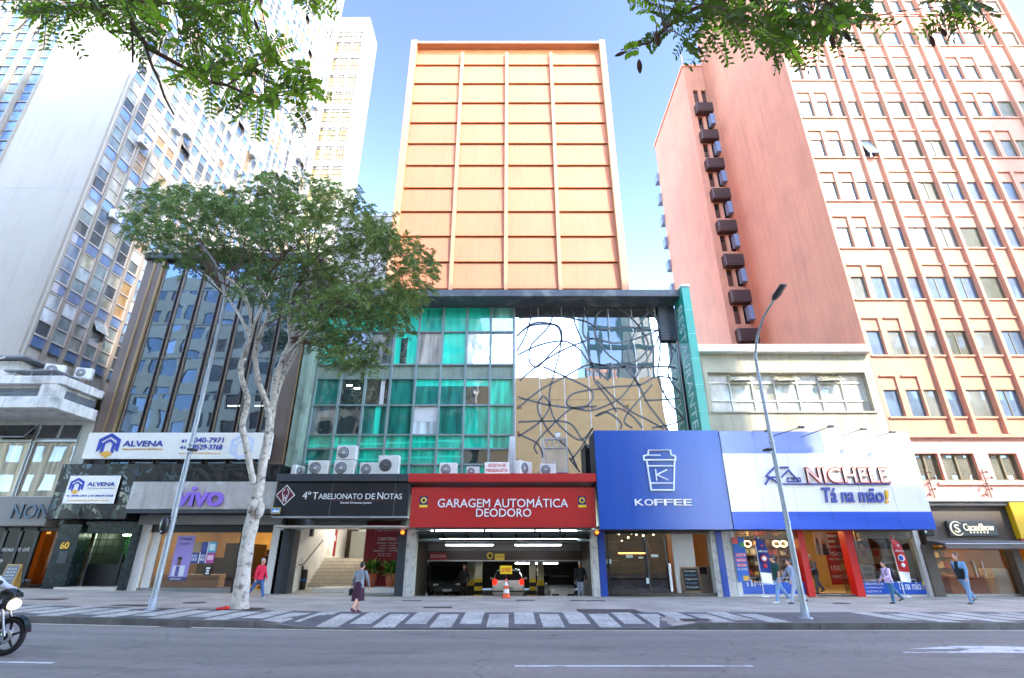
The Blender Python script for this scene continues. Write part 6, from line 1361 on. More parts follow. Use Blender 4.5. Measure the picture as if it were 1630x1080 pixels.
poster('grid of blue and pink plan cards hung in the phone shop window', 304.5, 343, 863, 897, 26.45, (60, 64, 128), ((.66, 1, .5, 1, (90, 170, 200)), (.66, 1, 0, .5, (176, 70, 140)), (0, .38, .5, 1, (150, 130, 100)), (.36, .4, 0, .5, Wt), (.64, .67, 0, 1, Wt), (.05, .32, .08, .42, (84, 96, 170)), (.42, .62, .08, .42, (84, 96, 170)), (.42, .62, .58, .92, (70, 80, 150)), (.72, .95, .6, .9, (206, 226, 232)), (.72, .95, .15, .38, (226, 190, 214))), (('PLANO', .07, .3, .3, .4, Wt), ('50GB', .07, .3, .12, .26, Wt), ('PLANO', .43, .61, .3, .4, Wt), ('80GB', .43, .61, .12, .26, Wt)))
poster('narrow black card with white marks on the phone shop glass', 325, 336, 902, 916, 26.46, (24, 24, 26), ((.2, .8, .7, .9, Wt), (.3, .7, .4, .6, Wt), (.25, .75, .12, .3, Wt)))
poster('pale kraft panel with red dots in the supply shop window', 1369, 1428, 874, 898, 27.3, (196, 164, 120), ((.05, .2, .5, .9, (206, 50, 36)), (.38, .53, .5, .9, (206, 50, 36)), (.7, .95, .2, .5, (150, 110, 76))))
# ------------------------------------------------------------------ goods in the supply shop, units on the canopy
q = wthing('display_shelf', 'tall lit display shelving behind the blue flag in the supply shop', 'shelf', (13, 29, 0)); S_X0, S_X1 = ax(1186, 900, 28.6), ax(1268, 900, 28.6)
m_ = MB(); KR = M('kraft shelf board', (170, 128, 82), .6)
for k in range(6): m_.box(S_X0, S_X1, 28.6, 29.1, .35 + k * .46, .38 + k * .46)
for i in range(4): x = S_X0 + (S_X1 - S_X0) * i / 3; m_.box(x - .02, x + .02, 28.62, 29.12, .05, 2.9)
m_.box(S_X0, S_X1, 29.12, 29.16, .05, 2.9); m_.build('shelf_frame', KR, q)
r = random.Random(12); cols_ = [(150, 40, 34), (200, 170, 120), (120, 84, 50), (60, 70, 60), (206, 200, 186), (190, 140, 70), (90, 60, 44), (170, 60, 50), (140, 150, 140), (220, 190, 90)]
bx_m = []
for i, c in enumerate(cols_):
    b = MB(); b.bbox(-.5, .5, -.5, .5, 0, 1, .03); b.box(-.3, .3, -.505, -.5, .25, .75, 1); bx_m.append(b.mesh('carton', [P('carton %d' % i, c, .5), P('carton print %d' % i, tuple(min(235, v + 50) for v in c), .5)]))
for k in range(6):
    x = S_X0 + .08
    while x < S_X1 - .2:
        w_ = r.uniform(.14, .30); h_ = r.uniform(.14, .38); o = inst('boxed_product', bx_m[r.randrange(10)], None, (x + w_ / 2, 28.78, .382 + k * .46), 0, (w_, .25, h_)); tag(o, 'small boxed product standing on the lit display shelving', 'product', 'boxed products on the display shelving'); x += w_ + r.uniform(.01, .12)
NEON = EM('neon ring', (255, 226, 150), 5)
for px, lb in ((1190, 'glowing ring lamp near the price poster'), (1236, 'first glowing ring lamp of the linked pair'), (1247, 'second glowing ring lamp of the linked pair')):
    X, Z = at(px, 866, 27.5); t = thing('ring_lamp', lb + ' in the supply shop', 'lamp', (X, 27.5, Z), 0, 'ring lamps in the supply shop'); m_ = MB(); m_.tube([(.17 * math.cos(a), 0, .13 * math.sin(a)) for a in [i * math.pi / 10 for i in range(21)]], .022, 6); m_.build('ring', NEON).parent = t; m_ = MB(); m_.tube([(0, 0, .13), (0, 0, 3.0 - Z)], .006, 4); m_.build('cord', BLK).parent = t
for i, (px, py, w, h, y) in enumerate(((1192, 927, .34, .42, 27.3), (1206, 927, .72, .5, 27.3), (1226, 927, .5, .44, 27.2), (1372, 926, .95, .72, 27.2), (1376, 905, .7, .6, 27.6), (1394, 926, .42, .62, 27.4), (1404, 926, .36, .34, 27.2), (1395, 900, .5, .4, 27.5), (1424, 922, .8, .9, 27.4))):
    X, Z = at(px, py, y); Z = .1 if py > 915 else .72
    t = thing('appliance_box', ['small white carton by the price poster', 'wide white carton below the display shelving', 'white carton behind the blue flag', 'big white appliance front low in the bright window', 'slanted white appliance above the big one', 'white carton with two dark panels', 'low white carton beside the panelled carton', 'grey patterned carton on the counter', 'brown stacked carton behind the red flag'][i], 'box', (X, y, Z), 0, 'cartons and appliances in the supply shop')
    m_ = MB(); m_.bbox(-w / 2, w / 2, -.2, .2, 0, h, .025); m_.build('carton', P('white carton', (214, 210, 202), .5) if i < 7 else M('kraft carton', (150, 112, 80), .6)).parent = t
    m_ = MB(); m_.box(-w * .3, w * .3, -.206, -.2, h * .55, h * .85); m_.box(-w * .3, w * .3, -.206, -.2, h * .12, h * .42); m_.build('panel', DGREY if i in (5, 8) else P('grey print', (160, 160, 164), .5)).parent = t
q = wthing('display_rack', 'dark rack wall behind the red flag in the supply shop', 'rack', (19, 29, 0)); m_ = MB(); xa, xb = ax(1376, 900, 27.9), 19.3
m_.box(xa, xb, 28.1, 28.2, .05, 2.9, 0)
for k in range(5): m_.box(xa, xb, 27.8, 28.1, .4 + k * .5, .43 + k * .5, 1)
m_.build('rack_frame', [M('rack back', (104, 78, 56), .6, var=.2), KR], q)
for k in range(5):
    x = xa + .08
    while x < xb - .2:
        w_ = r.uniform(.12, .26); o = inst('hanging_tool', bx_m[r.randrange(10)], None, (x + w_ / 2, 27.94, .432 + k * .5), 0, (w_, .2, r.uniform(.14, .36))); tag(o, 'small packaged item on the dark rack wall', 'product', 'packaged items on the dark rack'); x += w_ + r.uniform(.04, .2)
# units on the canopy
zc_ = zcan1
lst = [(475, 'narrow slotted unit at the dark end of the black canopy', AC_A, 1.25, .8), (508, 'wide white condenser second along the black canopy', AC_A, 0, 1.15), (549, 'lower condenser of the stacked pair on the black canopy', AC_A, 0, 1.15), (588, 'grey faced small condenser beside the tall one', AC_A, 0, 1.0), (619, 'tall condenser with grey round grille on the black canopy', AC_T, 0, 1.02), (714, 'condenser with round fan at the start of the red canopy', AC_A, 0, .98), (753, 'low small condenser on the red canopy', AC_A, 0, .72), (833, 'dark sided condenser beside the cable bundle', AC_A, .9, 1.1), (872, 'condenser on the red canopy before the service door', AC_A, 0, .92)]
for px, lb, kd, rz, s in lst:
    place_ac(ax(px, 748, 25.7), 25.7, zc_ + .002, lb, kd, rz, 'condensers on the shop canopy', s)
place_ac(ax(552, 730, 25.72), 25.72, zc_ + .66 * 1.15 + .004, 'upper condenser stacked on another on the black canopy', AC_A, 0, 'condensers on the shop canopy', 1.1)
for px, y, lb in ((1110, 28.0, 'grey split unit seen through the coffee shop corner'),): pass
# ------------------------------------------------------------------ trees
def leafmat(name, col, trans, var=.35, sc=(6, .7), rough=.5):
    m, nt, N, L, b = node_mat(name); geo = N.new('ShaderNodeNewGeometry'); fac = None
    for s in sc:
        n = N.new('ShaderNodeTexNoise'); n.inputs['Scale'].default_value = s; n.inputs['Detail'].default_value = 3; L.new(geo.outputs['Position'], n.inputs['Vector'])
        r = N.new('ShaderNodeMapRange'); r.inputs[1].default_value = .3; r.inputs[2].default_value = .7; r.inputs[3].default_value = 1 - var; r.inputs[4].default_value = 1 + var; L.new(n.outputs['Fac'], r.inputs[0])
        if fac is None: fac = r.outputs[0]
        else:
            q = N.new('ShaderNodeMath'); q.operation = 'MULTIPLY'; L.new(fac, q.inputs[0]); L.new(r.outputs[0], q.inputs[1]); fac = q.outputs[0]
    vm = N.new('ShaderNodeVectorMath'); vm.operation = 'SCALE'; vm.inputs[0].default_value = s2l(col); L.new(fac, vm.inputs['Scale']); L.new(vm.outputs[0], b.inputs['Base Color']); setin(b, Roughness=rough); b.inputs['Specular IOR Level'].default_value = .25
    tr = N.new('ShaderNodeBsdfTranslucent'); v2 = N.new('ShaderNodeVectorMath'); v2.operation = 'MULTIPLY'; L.new(vm.outputs[0], v2.inputs[0]); v2.inputs[1].default_value = (1.5, 1.6, .6); L.new(v2.outputs[0], tr.inputs['Color'])
    ms = N.new('ShaderNodeMixShader'); ms.inputs[0].default_value = trans; L.new(b.outputs[0], ms.inputs[1]); L.new(tr.outputs[0], ms.inputs[2]); L.new(ms.outputs[0], N['Material Output'].inputs['Surface'])
    return m
LEAF = leafmat('dusky street tree leaf', (94, 114, 84), .33); LEAF2 = leafmat('yellow green leaf', (122, 132, 84), .42)
BARK = M('pale mottled bark', (184, 176, 164), .85, var=.22, scale=5, bump=.5, bscale=14, stain=(96, 84, 74), stain_amt=.9, stain_scale=6)
BARKD = M('dark twig bark', (86, 66, 50), .85, var=.25, scale=6, bump=.4)
rng = np.random.default_rng(7)
def leaf_mesh(name, C, A, B, mats, midx=None):
    """kite-shaped leaves: centres C, half axes A (length) and B (width)"""
    n = len(C); V = np.empty((n, 4, 3), np.float32)
    V[:, 0] = C - A; V[:, 1] = C + B - A * .1; V[:, 2] = C + A; V[:, 3] = C - B - A * .1
    me = bpy.data.meshes.new(name); me.vertices.add(n * 4); me.vertices.foreach_set('co', V.ravel()); me.loops.add(n * 4); me.loops.foreach_set('vertex_index', np.arange(n * 4, dtype=np.int32))
    me.polygons.add(n); me.polygons.foreach_set('loop_start', np.arange(0, n * 4, 4, dtype=np.int32))
    for k in mats: me.materials.append(k)
    if midx is not None: me.polygons.foreach_set('material_index', midx.astype(np.int32))
    me.update(calc_edges=True); return me
def unit(a): return a / (np.linalg.norm(a, axis=-1, keepdims=True) + 1e-9)
TYR = 19.0
def tp(px, py, dy=0.0): x, z = at(px, py, TYR + dy); return (x, TYR + dy, z)
t = wthing('street_tree', 'pale barked street tree with several twisting stems and a broad feathery crown on the sidewalk', 'tree', (tp(380, 970)[0], TYR, gz(-9)))
stems = [([(380, 973, 0), (384, 940, 0), (389, 900, 0), (395, 860, .02), (402, 828, .05), (408, 800, .1), (414, 768, .1), (420, 730, .1), (428, 690, .15), (434, 650, .2), (437, 615, .2), (447, 580, .3), (462, 545, .5), (474, 510, .9)], [.31, .25, .225, .22, .23, .20, .165, .15, .14, .13, .12, .11, .09, .06]),
  ([(404, 770, .0), (398, 742, -.1), (390, 700, -.3), (386, 675, -.4), (393, 648, -.5), (393, 628, -.5), (385, 604, -.6), (384, 580, -.6), (394, 552, -.7), (402, 522, -.8), (396, 492, -1), (385, 465, -1.4), (360, 440, -1.9)], [.12, .11, .11, .105, .10, .10, .095, .09, .085, .08, .07, .06, .045]),
  ([(425, 700, .1), (428, 660, -.1), (420, 630, -.3), (412, 610, -.4), (408, 585, -.5), (406, 560, -.6), (416, 530, -.8), (428, 500, -1.2), (420, 470, -1.8), (410, 450, -2.2)], [.12, .115, .11, .10, .09, .085, .08, .07, .06, .04]),
  ([(436, 640, .2), (450, 600, .6), (470, 562, 1.0), (482, 525, 1.5), (488, 490, 2.0), (505, 455, 2.6)], [.11, .10, .09, .075, .06, .04]),
  ([(452, 570, .4), (480, 540, -.2), (515, 505, -.8), (560, 480, -1.2)], [.08, .065, .05, .03]),
  ([(398, 538, -.7), (380, 500, -.2), (350, 460, .5), (320, 430, 1.2)], [.07, .055, .04, .025]),
  ([(462, 545, .5), (460, 500, .0), (470, 450, -.5), (500, 410, -1)], [.07, .055, .04, .025]),
  ([(402, 522, -.8), (420, 480, .2), (445, 440, 1.2), (450, 400, 2)], [.06, .05, .04, .025])]
mb = MB(); sp = []
for pts, rad in stems:
    P_ = [Vector(tp(*p)) for p in pts]; path = []; rr_ = []
    for i in range(len(P_) - 1):
        p0, p1, p2, p3 = P_[max(0, i - 1)], P_[i], P_[i + 1], P_[min(len(P_) - 1, i + 2)]
        for s in range(5):
            u = s / 5; path.append(.5 * ((2 * p1) + (p2 - p0) * u + (2 * p0 - 5 * p1 + 4 * p2 - p3) * u * u + (3 * p1 - p0 - 3 * p2 + p3) * u ** 3)); rr_.append((rad[i] * (1 - u) + rad[i + 1] * u) * (1 + .04 * math.sin(len(path) * 1.1)))
    path.append(P_[-1]); rr_.append(rad[-1]); mb.tube(path, rr_, 12); sp += [(p, r) for p, r in zip(path, rr_)]
mb.ball(tp(404, 808, -.1), .2, .2, .28, 12, 8); mb.ball(tp(414, 812, -.12), .14, .16, .30, 12, 8)
mb.build('trunk', BARK, t)
outline = [(225, 352), (238, 318), (290, 298), (350, 302), (410, 300), (440, 282), (480, 276), (520, 288), (560, 300), (585, 330), (612, 360), (650, 388), (688, 415), (676, 468), (640, 485), (648, 530), (606, 566), (590, 596), (560, 585), (528, 560), (500, 530), (488, 500), (440, 478), (380, 470), (335, 470), (296, 452), (262, 440), (232, 408)]
def inside(x, y, P_):
    c = False; j = len(P_) - 1
    for i in range(len(P_)):
        if (P_[i][1] > y) != (P_[j][1] > y) and x < (P_[j][0] - P_[i][0]) * (y - P_[i][1]) / (P_[j][1] - P_[i][1]) + P_[i][0]: c = not c
        j = i
    return c
r = random.Random(31); pads = []
while len(pads) < 118:
    x, y = r.uniform(222, 690), r.uniform(275, 598)
    if not inside(x, y, outline): continue
    ex = 1 - ((x - 450) / 250) ** 2; dy = r.uniform(-1, 1) * 4.2 * math.sqrt(max(.1, ex))
    if y > 500: dy = r.uniform(-2.5, .5)
    pads.append((Vector(tp(x, y, dy)), r.uniform(.55, 1.05)))
for x, y in outline[:22]:
    cx, cy = 455, 415; k = .93; pads.append((Vector(tp(cx + (x - cx) * k, cy + (y - cy) * k, r.uniform(-1.5, 1.5))), r.uniform(.5, .8)))
bm_ = MB(); Cs, As, Bs, Ms = [], [], [], []
hub = [s for s in sp if s[0].z > 9.5]
for pc, pr in pads:
    h = r.choice(sorted(hub, key=lambda s: (s[0] - pc).length + max(0, s[0].z - pc.z) * 1.5)[:14])[0]
    mid = h.lerp(pc, .5) + Vector((r.uniform(-.3, .3), r.uniform(-.3, .3), .25)); n = 6; path = []
    for i in range(n + 1): u = i / n; path.append(h * (1 - u) ** 2 + mid * 2 * u * (1 - u) + pc * u * u)
    bm_.tube(path, [.034 - .026 * i / n for i in range(n + 1)], 5)
    ns = int(27 * pr * pr / .5) + 12                         # sprays in this pad
    for _ in range(ns):
        a = rng.uniform(0, 2 * math.pi); q = math.sqrt(rng.uniform(0, 1)); c = np.array([pc.x + pr * q * math.cos(a), pc.y + pr * q * math.sin(a), pc.z + pr * (.30 * rng.normal() * .7 + .22 * (1 - q * q) - .12)])
        d = np.array([math.cos(a), math.sin(a), rng.uniform(-.7, .25)]) + rng.normal(0, .35, 3); d /= np.linalg.norm(d)
        L_ = rng.uniform(.22, .42); m_ = 9; up = unit(np.array([0, 0, 1.0]) + rng.normal(0, .35, 3)); side = unit(np.cross(d, up)); droop = np.array([0, 0, -.10])
        for i in range(m_):
            u = (i + .5) / m_; base = c + d * L_ * (u - .3) + droop * u * u
            for sgn in (-1, 1):
                ll = rng.uniform(.06, .095) * (1 - .35 * abs(u - .5) * 2); ad = unit(side * sgn + d * .35 + rng.normal(0, .18, 3)); Cs.append(base + ad * ll * .8); As.append(ad * ll); bb = unit(np.cross(ad, up + rng.normal(0, .4, 3))); Bs.append(bb * ll * .34); Ms.append(1 if rng.random() < .12 + .25 * (pc.x > -8) else 0)
bm_.build('branch', BARKD, t, kind='stuff')
me = leaf_mesh('crown', np.array(Cs), np.array(As), np.array(Bs), [LEAF, LEAF2], np.array(Ms))
par(inst('crown', me), t)
# soil pit and loose red cloth
X0 = tp(380, 970)[0]; s = MB(); s.add([(X0 + .75 * math.cos(a) * (1 + .15 * math.sin(3 * a)), TYR + .55 * math.sin(a), sz(X0, TYR) + .012) for a in [i * math.pi / 10 for i in range(20)]], [tuple(range(20))]); s.build('tree_pit', M('dark pit soil', (70, 62, 50), .95, var=.4, scale=8), kind='structure')
# ---- overhanging trees next to the camera
NEAR = leafmat('sun tinted bipinnate leaf', (108, 138, 54), .62, .3, (9, 1.5)); NEAR2 = leafmat('dark bipinnate leaf', (70, 92, 38), .5, .3, (9, 1.5)); POD = M('brown seed pod', (74, 44, 30), .6, var=.3, scale=20)  # sunlit brightness is put into the leaf colour, beside a darker copy
def cp(px, py, zc): u, v = (px - 815) / FPX, (py - 540) / FPX; return np.array([u * zc, zc * (CP + v * SP), CH + zc * (SP - v * CP)])
def leaflets(name, C, A, B, mats, midx):
    n = len(C); V = np.empty((n, 8, 3), np.float32)
    prof = [(-1, 0), (-.55, .75), (.1, 1), (.7, .7), (1, 0), (.7, -.7), (.1, -1), (-.55, -.75)]
    for k, (p, q) in enumerate(prof): V[:, k] = C + A * p + B * q
    me = bpy.data.meshes.new(name); me.vertices.add(n * 8); me.vertices.foreach_set('co', V.ravel()); me.loops.add(n * 8); me.loops.foreach_set('vertex_index', np.arange(n * 8, dtype=np.int32)); me.polygons.add(n); me.polygons.foreach_set('loop_start', np.arange(0, n * 8, 8, dtype=np.int32))
    for k in mats: me.materials.append(k)
    me.polygons.foreach_set('material_index', midx.astype(np.int32)); me.update(calc_edges=True); return me
def near_tree(label, trunk, limbs, polys, pods, zc0, seed, dark, bare=()):
    rg = np.random.default_rng(seed); r = random.Random(seed)
    t = wthing('overhanging_tree', label, 'tree', (trunk[0], trunk[1], 0)); b = MB(); first = cp(*limbs[0][0][0][:2], zc0)
    top = Vector((trunk[0], trunk[1], 4.6)); f0 = Vector(first)
    b.tube([(trunk[0], trunk[1], 0), (trunk[0] + .05, trunk[1], 2.2), top, top.lerp(f0, .35) + Vector((0, 0, .8)), top.lerp(f0, .7) + Vector((0, 0, .6)), f0], [.22, .18, .15, .08, .05, .03], 10); b.build('trunk', BARK, t)
    tw = MB(); dots = []
    for li, (pts, r0, r1) in enumerate(limbs):
        P_ = [Vector(cp(x, y, zc0 + dz)) for x, y, dz in pts]; n = len(P_); tw.tube(P_, [r0 + (r1 - r0) * i / (n - 1) for i in range(n)], 7)
        if li in bare: continue
        for a, c in zip(P_, P_[1:]): dots += [a.lerp(c, k / 4) for k in range(4)]
    C, A, B, Mi = [], [], [], []
    view = np.array([0, CP, SP])
    for poly, cnt in polys:
        xs, ys = [p[0] for p in poly], [p[1] for p in poly]; k = 0
        while k < cnt:
            x, y = r.uniform(min(xs), max(xs)), r.uniform(min(ys), max(ys))
            if not inside(x, y, poly): continue
            k += 1; zc = zc0 + r.uniform(-.45, .6); p0 = cp(x, y, zc); near_ = min(dots, key=lambda d: (d - Vector(p0)).length)
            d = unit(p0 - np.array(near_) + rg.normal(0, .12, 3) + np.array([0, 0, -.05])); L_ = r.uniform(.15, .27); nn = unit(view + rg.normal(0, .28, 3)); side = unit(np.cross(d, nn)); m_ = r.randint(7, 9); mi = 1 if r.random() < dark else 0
            pts = [tuple(p0 + d * L_ * (u / 5) + np.array([0, 0, -.05]) * (u / 5) ** 2) for u in range(6)]; tw.tube(pts, .0028, 4, 0, False)
            if r.random() < .5: q = Vector(p0); tw.tube([near_, near_.lerp(q, .5) + Vector((0, 0, .03)), q], [.005, .004, .003], 4, 0, False)
            for i in range(m_):
                u = (i + .6) / m_; base = p0 + d * L_ * u + np.array([0, 0, -.05]) * u * u
                for sgn in (-1, 1):
                    ll = .0235 * (1 - .25 * abs(u - .45)) * r.uniform(.9, 1.1); ad = unit(side * sgn + d * .45 + rg.normal(0, .10, 3)); C.append(base + ad * (ll + .004)); A.append(ad * ll); B.append(unit(np.cross(ad, nn + rg.normal(0, .25, 3))) * ll * .42); Mi.append(mi)
    tw.build('branch', BARKD, t)
    me = leaflets('foliage', np.array(C), np.array(A), np.array(B), [NEAR, NEAR2], np.array(Mi)); par(inst('foliage', me), t)
    for x, y, ang, ln in pods:
        c = Vector(cp(x, y, zc0)); a = math.radians(ang); ux = Vector((1, 0, 0)); uy = Vector((0, -SP, CP)); d = ux * math.cos(a) + uy * math.sin(a); e = MB(); e.tube([c - d * ln * (.5 - k / 8) for k in range(9)], [ln * .02 + ln * .16 * math.sin(math.pi * (k / 8)) ** .7 for k in range(9)], 8, 0, True, .25); e.build('seed_pod', POD, t)
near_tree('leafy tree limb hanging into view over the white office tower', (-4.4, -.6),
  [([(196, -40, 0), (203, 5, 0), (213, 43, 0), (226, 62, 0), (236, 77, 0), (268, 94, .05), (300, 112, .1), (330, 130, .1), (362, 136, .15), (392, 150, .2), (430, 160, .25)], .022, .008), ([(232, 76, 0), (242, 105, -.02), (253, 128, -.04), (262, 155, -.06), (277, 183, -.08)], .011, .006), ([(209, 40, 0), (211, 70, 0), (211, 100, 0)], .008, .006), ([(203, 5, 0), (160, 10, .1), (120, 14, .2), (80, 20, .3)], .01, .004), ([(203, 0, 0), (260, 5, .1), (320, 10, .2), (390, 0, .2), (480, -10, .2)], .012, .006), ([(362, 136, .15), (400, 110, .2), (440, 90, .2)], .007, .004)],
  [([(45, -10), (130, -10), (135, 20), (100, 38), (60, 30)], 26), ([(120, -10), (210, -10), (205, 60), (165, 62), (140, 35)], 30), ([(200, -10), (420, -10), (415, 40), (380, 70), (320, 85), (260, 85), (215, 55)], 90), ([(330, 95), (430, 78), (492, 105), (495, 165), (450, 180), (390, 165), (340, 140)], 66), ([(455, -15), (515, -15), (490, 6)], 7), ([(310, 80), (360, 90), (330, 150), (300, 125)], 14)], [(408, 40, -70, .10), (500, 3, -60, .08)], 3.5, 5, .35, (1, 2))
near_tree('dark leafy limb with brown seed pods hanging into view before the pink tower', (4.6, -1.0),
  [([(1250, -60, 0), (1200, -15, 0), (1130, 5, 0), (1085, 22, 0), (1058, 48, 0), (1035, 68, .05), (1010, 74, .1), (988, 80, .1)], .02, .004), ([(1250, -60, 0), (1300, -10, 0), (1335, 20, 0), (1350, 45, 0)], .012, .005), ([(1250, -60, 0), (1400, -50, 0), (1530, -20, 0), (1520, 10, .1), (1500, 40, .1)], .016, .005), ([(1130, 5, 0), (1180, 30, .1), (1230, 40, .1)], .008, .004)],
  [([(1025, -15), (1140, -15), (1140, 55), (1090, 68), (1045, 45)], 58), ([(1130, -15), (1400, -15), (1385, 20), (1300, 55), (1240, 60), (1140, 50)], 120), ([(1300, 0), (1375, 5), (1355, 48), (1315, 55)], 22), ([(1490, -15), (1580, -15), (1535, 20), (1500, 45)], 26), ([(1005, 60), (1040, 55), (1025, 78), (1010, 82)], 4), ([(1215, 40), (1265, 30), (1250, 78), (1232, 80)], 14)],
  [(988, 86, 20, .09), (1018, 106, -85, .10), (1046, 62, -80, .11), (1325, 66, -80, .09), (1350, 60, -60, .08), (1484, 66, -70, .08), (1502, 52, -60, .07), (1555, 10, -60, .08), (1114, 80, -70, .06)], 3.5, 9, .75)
# ------------------------------------------------------------------ people: one fused body each, clothes over it
SKIN = M('skin', (206, 150, 122), .55, var=.05, scale=8); SKIN2 = M('tanned skin', (168, 112, 84), .55, var=.05, scale=8)
DARKEYE = P('dark eye', (30, 22, 18), .3)
def fuse(mb, voxel=.014, it=3):
    """voxel-join a builder's overlapping shapes into one smooth surface"""
    me = mb.mesh('tmp', [SKIN]); o = bpy.data.objects.new('tmp', me); COL.objects.link(o)
    a = o.modifiers.new('r', 'REMESH'); a.mode = 'VOXEL'; a.voxel_size = voxel; a.use_smooth_shade = True
    if it: s = o.modifiers.new('s', 'SMOOTH'); s.factor = .5; s.iterations = it
    out = bpy.data.meshes.new_from_object(o.evaluated_get(bpy.context.evaluated_depsgraph_get())); bpy.data.objects.remove(o); bpy.data.meshes.remove(me)
    return out
def mobj(name, me, mats, parent):
    me.materials.clear()
    for k in (mats if isinstance(mats, (list, tuple)) else [mats]): me.materials.append(k)
    me.name = name; o = bpy.data.objects.new(name, me); COL.objects.link(o); o.parent = parent; return o
def loft(mb, secs, n=18):
    """secs: (centre, rx, ry) rings, level"""
    v = []
    for c, rx, ry in secs:
        for j in range(n): w = 2 * math.pi * j / n; v.append((c[0] + rx * math.cos(w), c[1] + ry * math.sin(w), c[2]))
    f = [(i * n + j, i * n + (j + 1) % n, (i + 1) * n + (j + 1) % n, (i + 1) * n + j) for i in range(len(secs) - 1) for j in range(n)]
    k = len(secs); f += [tuple(range(n - 1, -1, -1)), tuple(range((k - 1) * n, k * n))]
    mb.add(v, f, 0, True)
def limb(mb, a, b, ra, rb, ext=0.0, mid=1.04):
    a, b = Vector(a), Vector(b); m = a.lerp(b, .4); mb.tube([a, m, b], [ra, (ra * .6 + rb * .4) * mid, rb], 12); mb.ball(a, ra, ra, ra, 12, 8); mb.ball(b, rb, rb, rb, 12, 8)
def person(label, x, y, z, face, H, legs=((.35, .1), (-.35, .35)), arms=((-.3, .25), (.3, .3)), lean=.04, skin=SKIN, top=None, sleeve=1.0, bottom=None, skirt=None, hair=None, hairlen=0, shoe=None, build=1.0, cap=None, head_turn=0.0, open_front=None, belly=0.0, side=(.08, .08), group='people on the sidewalk', seat=False):
    """face: direction walked, radians from +X. legs: (thigh swing, knee bend) for the near and far leg; arms: (shoulder swing, elbow bend)"""
    t = thing('person', label, 'person', (x, y, z), face - math.pi / 2, group); S = H / 1.75
    V = lambda a, b, c: Vector((a * S, b * S, c * S))
    hips = [V(-.095, 0, .92), V(.095, 0, .92)]; J = []
    for (sw, kn), h in zip(legs, hips):
        k = h + V(0, .43 * math.sin(sw), -.43 * math.cos(sw)); a = k + V(0, .41 * math.sin(sw - kn), -.41 * math.cos(sw - kn)); J.append((h, k, a, sw - kn))
    dz = Vector((0, 0, -(min(j[2].z for j in J) - .075 * S)))
    J = [(h + dz, k + dz, a + dz, w) for h, k, a, w in J]
    def up(p, frac): return p + dz + V(0, math.sin(lean) * frac, 0)
    pel = up(V(0, 0, .95), 0); wa = up(V(0, 0, 1.10), .15); ch = up(V(0, .01, 1.30), .35); sh = up(V(0, 0, 1.43), .48); nk = up(V(0, .015, 1.50), .55); hd = up(V(0, .045, 1.635), .68)
    b = build
    def torso(mb, g=0.0, low=None):
        secs = [(pel - V(0, 0, .10), .15 * S * b + g, .105 * S * b + g), (pel, .165 * S * b + g, .12 * S * b + g), (wa, .145 * S * b + g, (.105 + belly) * S * b + g), (ch, .165 * S * b + g, .118 * S * b + g), (sh - V(0, 0, .02), .15 * S * b + g, .09 * S * b + g), (sh + V(0, 0, .035), .08 * S + g, .065 * S + g)]
        if low is not None: secs = [(pel - V(0, 0, low), .175 * S * b + g, .135 * S * b + g)] + secs[1:]
        loft(mb, secs)
    A = []
    for (sw, el), sx, sd in zip(arms, (-1, 1), side):
        s0 = sh + V(sx * .185 * b, 0, -.02); e = s0 + V(sx * sd, .29 * math.sin(sw), -.28 * math.cos(sw)); w = e + V(sx * .01 - sx * .03 * el, .25 * math.sin(sw + el), -.25 * math.cos(sw + el)); A.append((s0, e, w, sw + el, sx))
    m = MB(); torso(m)
    for h, k, a, w in J:
        limb(m, h, k, .088 * S * b, .054 * S * b); limb(m, k, a, .054 * S * b, .036 * S); m.ball(k.lerp(a, .3) + V(0, -.014, 0), .052 * S * b, .055 * S * b, .11 * S, 12, 8)
        d = V(0, math.cos(max(-.5, w)), 0); m.tube([a + V(0, -.05, -.03), a + V(0, .03, -.035), a + V(0, .16, -.05 if w > -.4 else -.09)], [.036 * S, .042 * S, .03 * S], 10)
    for s0, e, w, ang, sx in A: limb(m, s0, e, .050 * S * b, .040 * S * b); limb(m, e, w, .040 * S * b, .028 * S)
    m.tube([sh, nk, nk + V(0, .02, .06)], [.062 * S, .054 * S, .052 * S], 12)
    hx = MB()                                            # head: skull, jaw, nose, ears
    m.ball(hd + V(0, -.012, .03), .076 * S, .095 * S, .10 * S, 16, 12); m.ball(hd + V(0, .028, -.045), .058 * S, .066 * S, .07 * S, 14, 10)
    m.tube([hd + V(0, .082, .025), hd + V(0, .108, -.02), hd + V(0, .09, -.03)], [.011 * S, .017 * S, .012 * S], 8); m.ball(hd + V(0, .088, -.062), .024 * S, .012 * S, .009 * S, 10, 6)
    for sx in (-1, 1): m.ball(hd + V(sx * .078, -.008, -.005), .012 * S, .022 * S, .034 * S, 8, 6)
    for s0, e, w, ang, sx in A:                          # hands: palm, four bent fingers, a thumb
        d = (w - e).normalized(); pm = w + d * .045 * S; m.tube([w, w + d * .03 * S, w + d * .085 * S], [.026 * S, .033 * S, .034 * S], 10, 0, True, .7)
        fw = Vector((0, 1, 0)); fw = (fw - d * fw.dot(d)).normalized() if abs(fw.dot(d)) < .95 else Vector((0, 0, 1)); nrm = d.cross(fw) * sx
        for i, L_ in enumerate((.062, .072, .068, .052)):
            o = w + d * .08 * S + fw * (.027 - .018 * i) * S; k1 = o + d * L_ * .55 * S - nrm * .008 * S; k2 = k1 + (d * .8 - nrm * .6) * L_ * .5 * S; m.tube([o, k1, k2], [.0105 * S, .0098 * S, .0085 * S], 6)
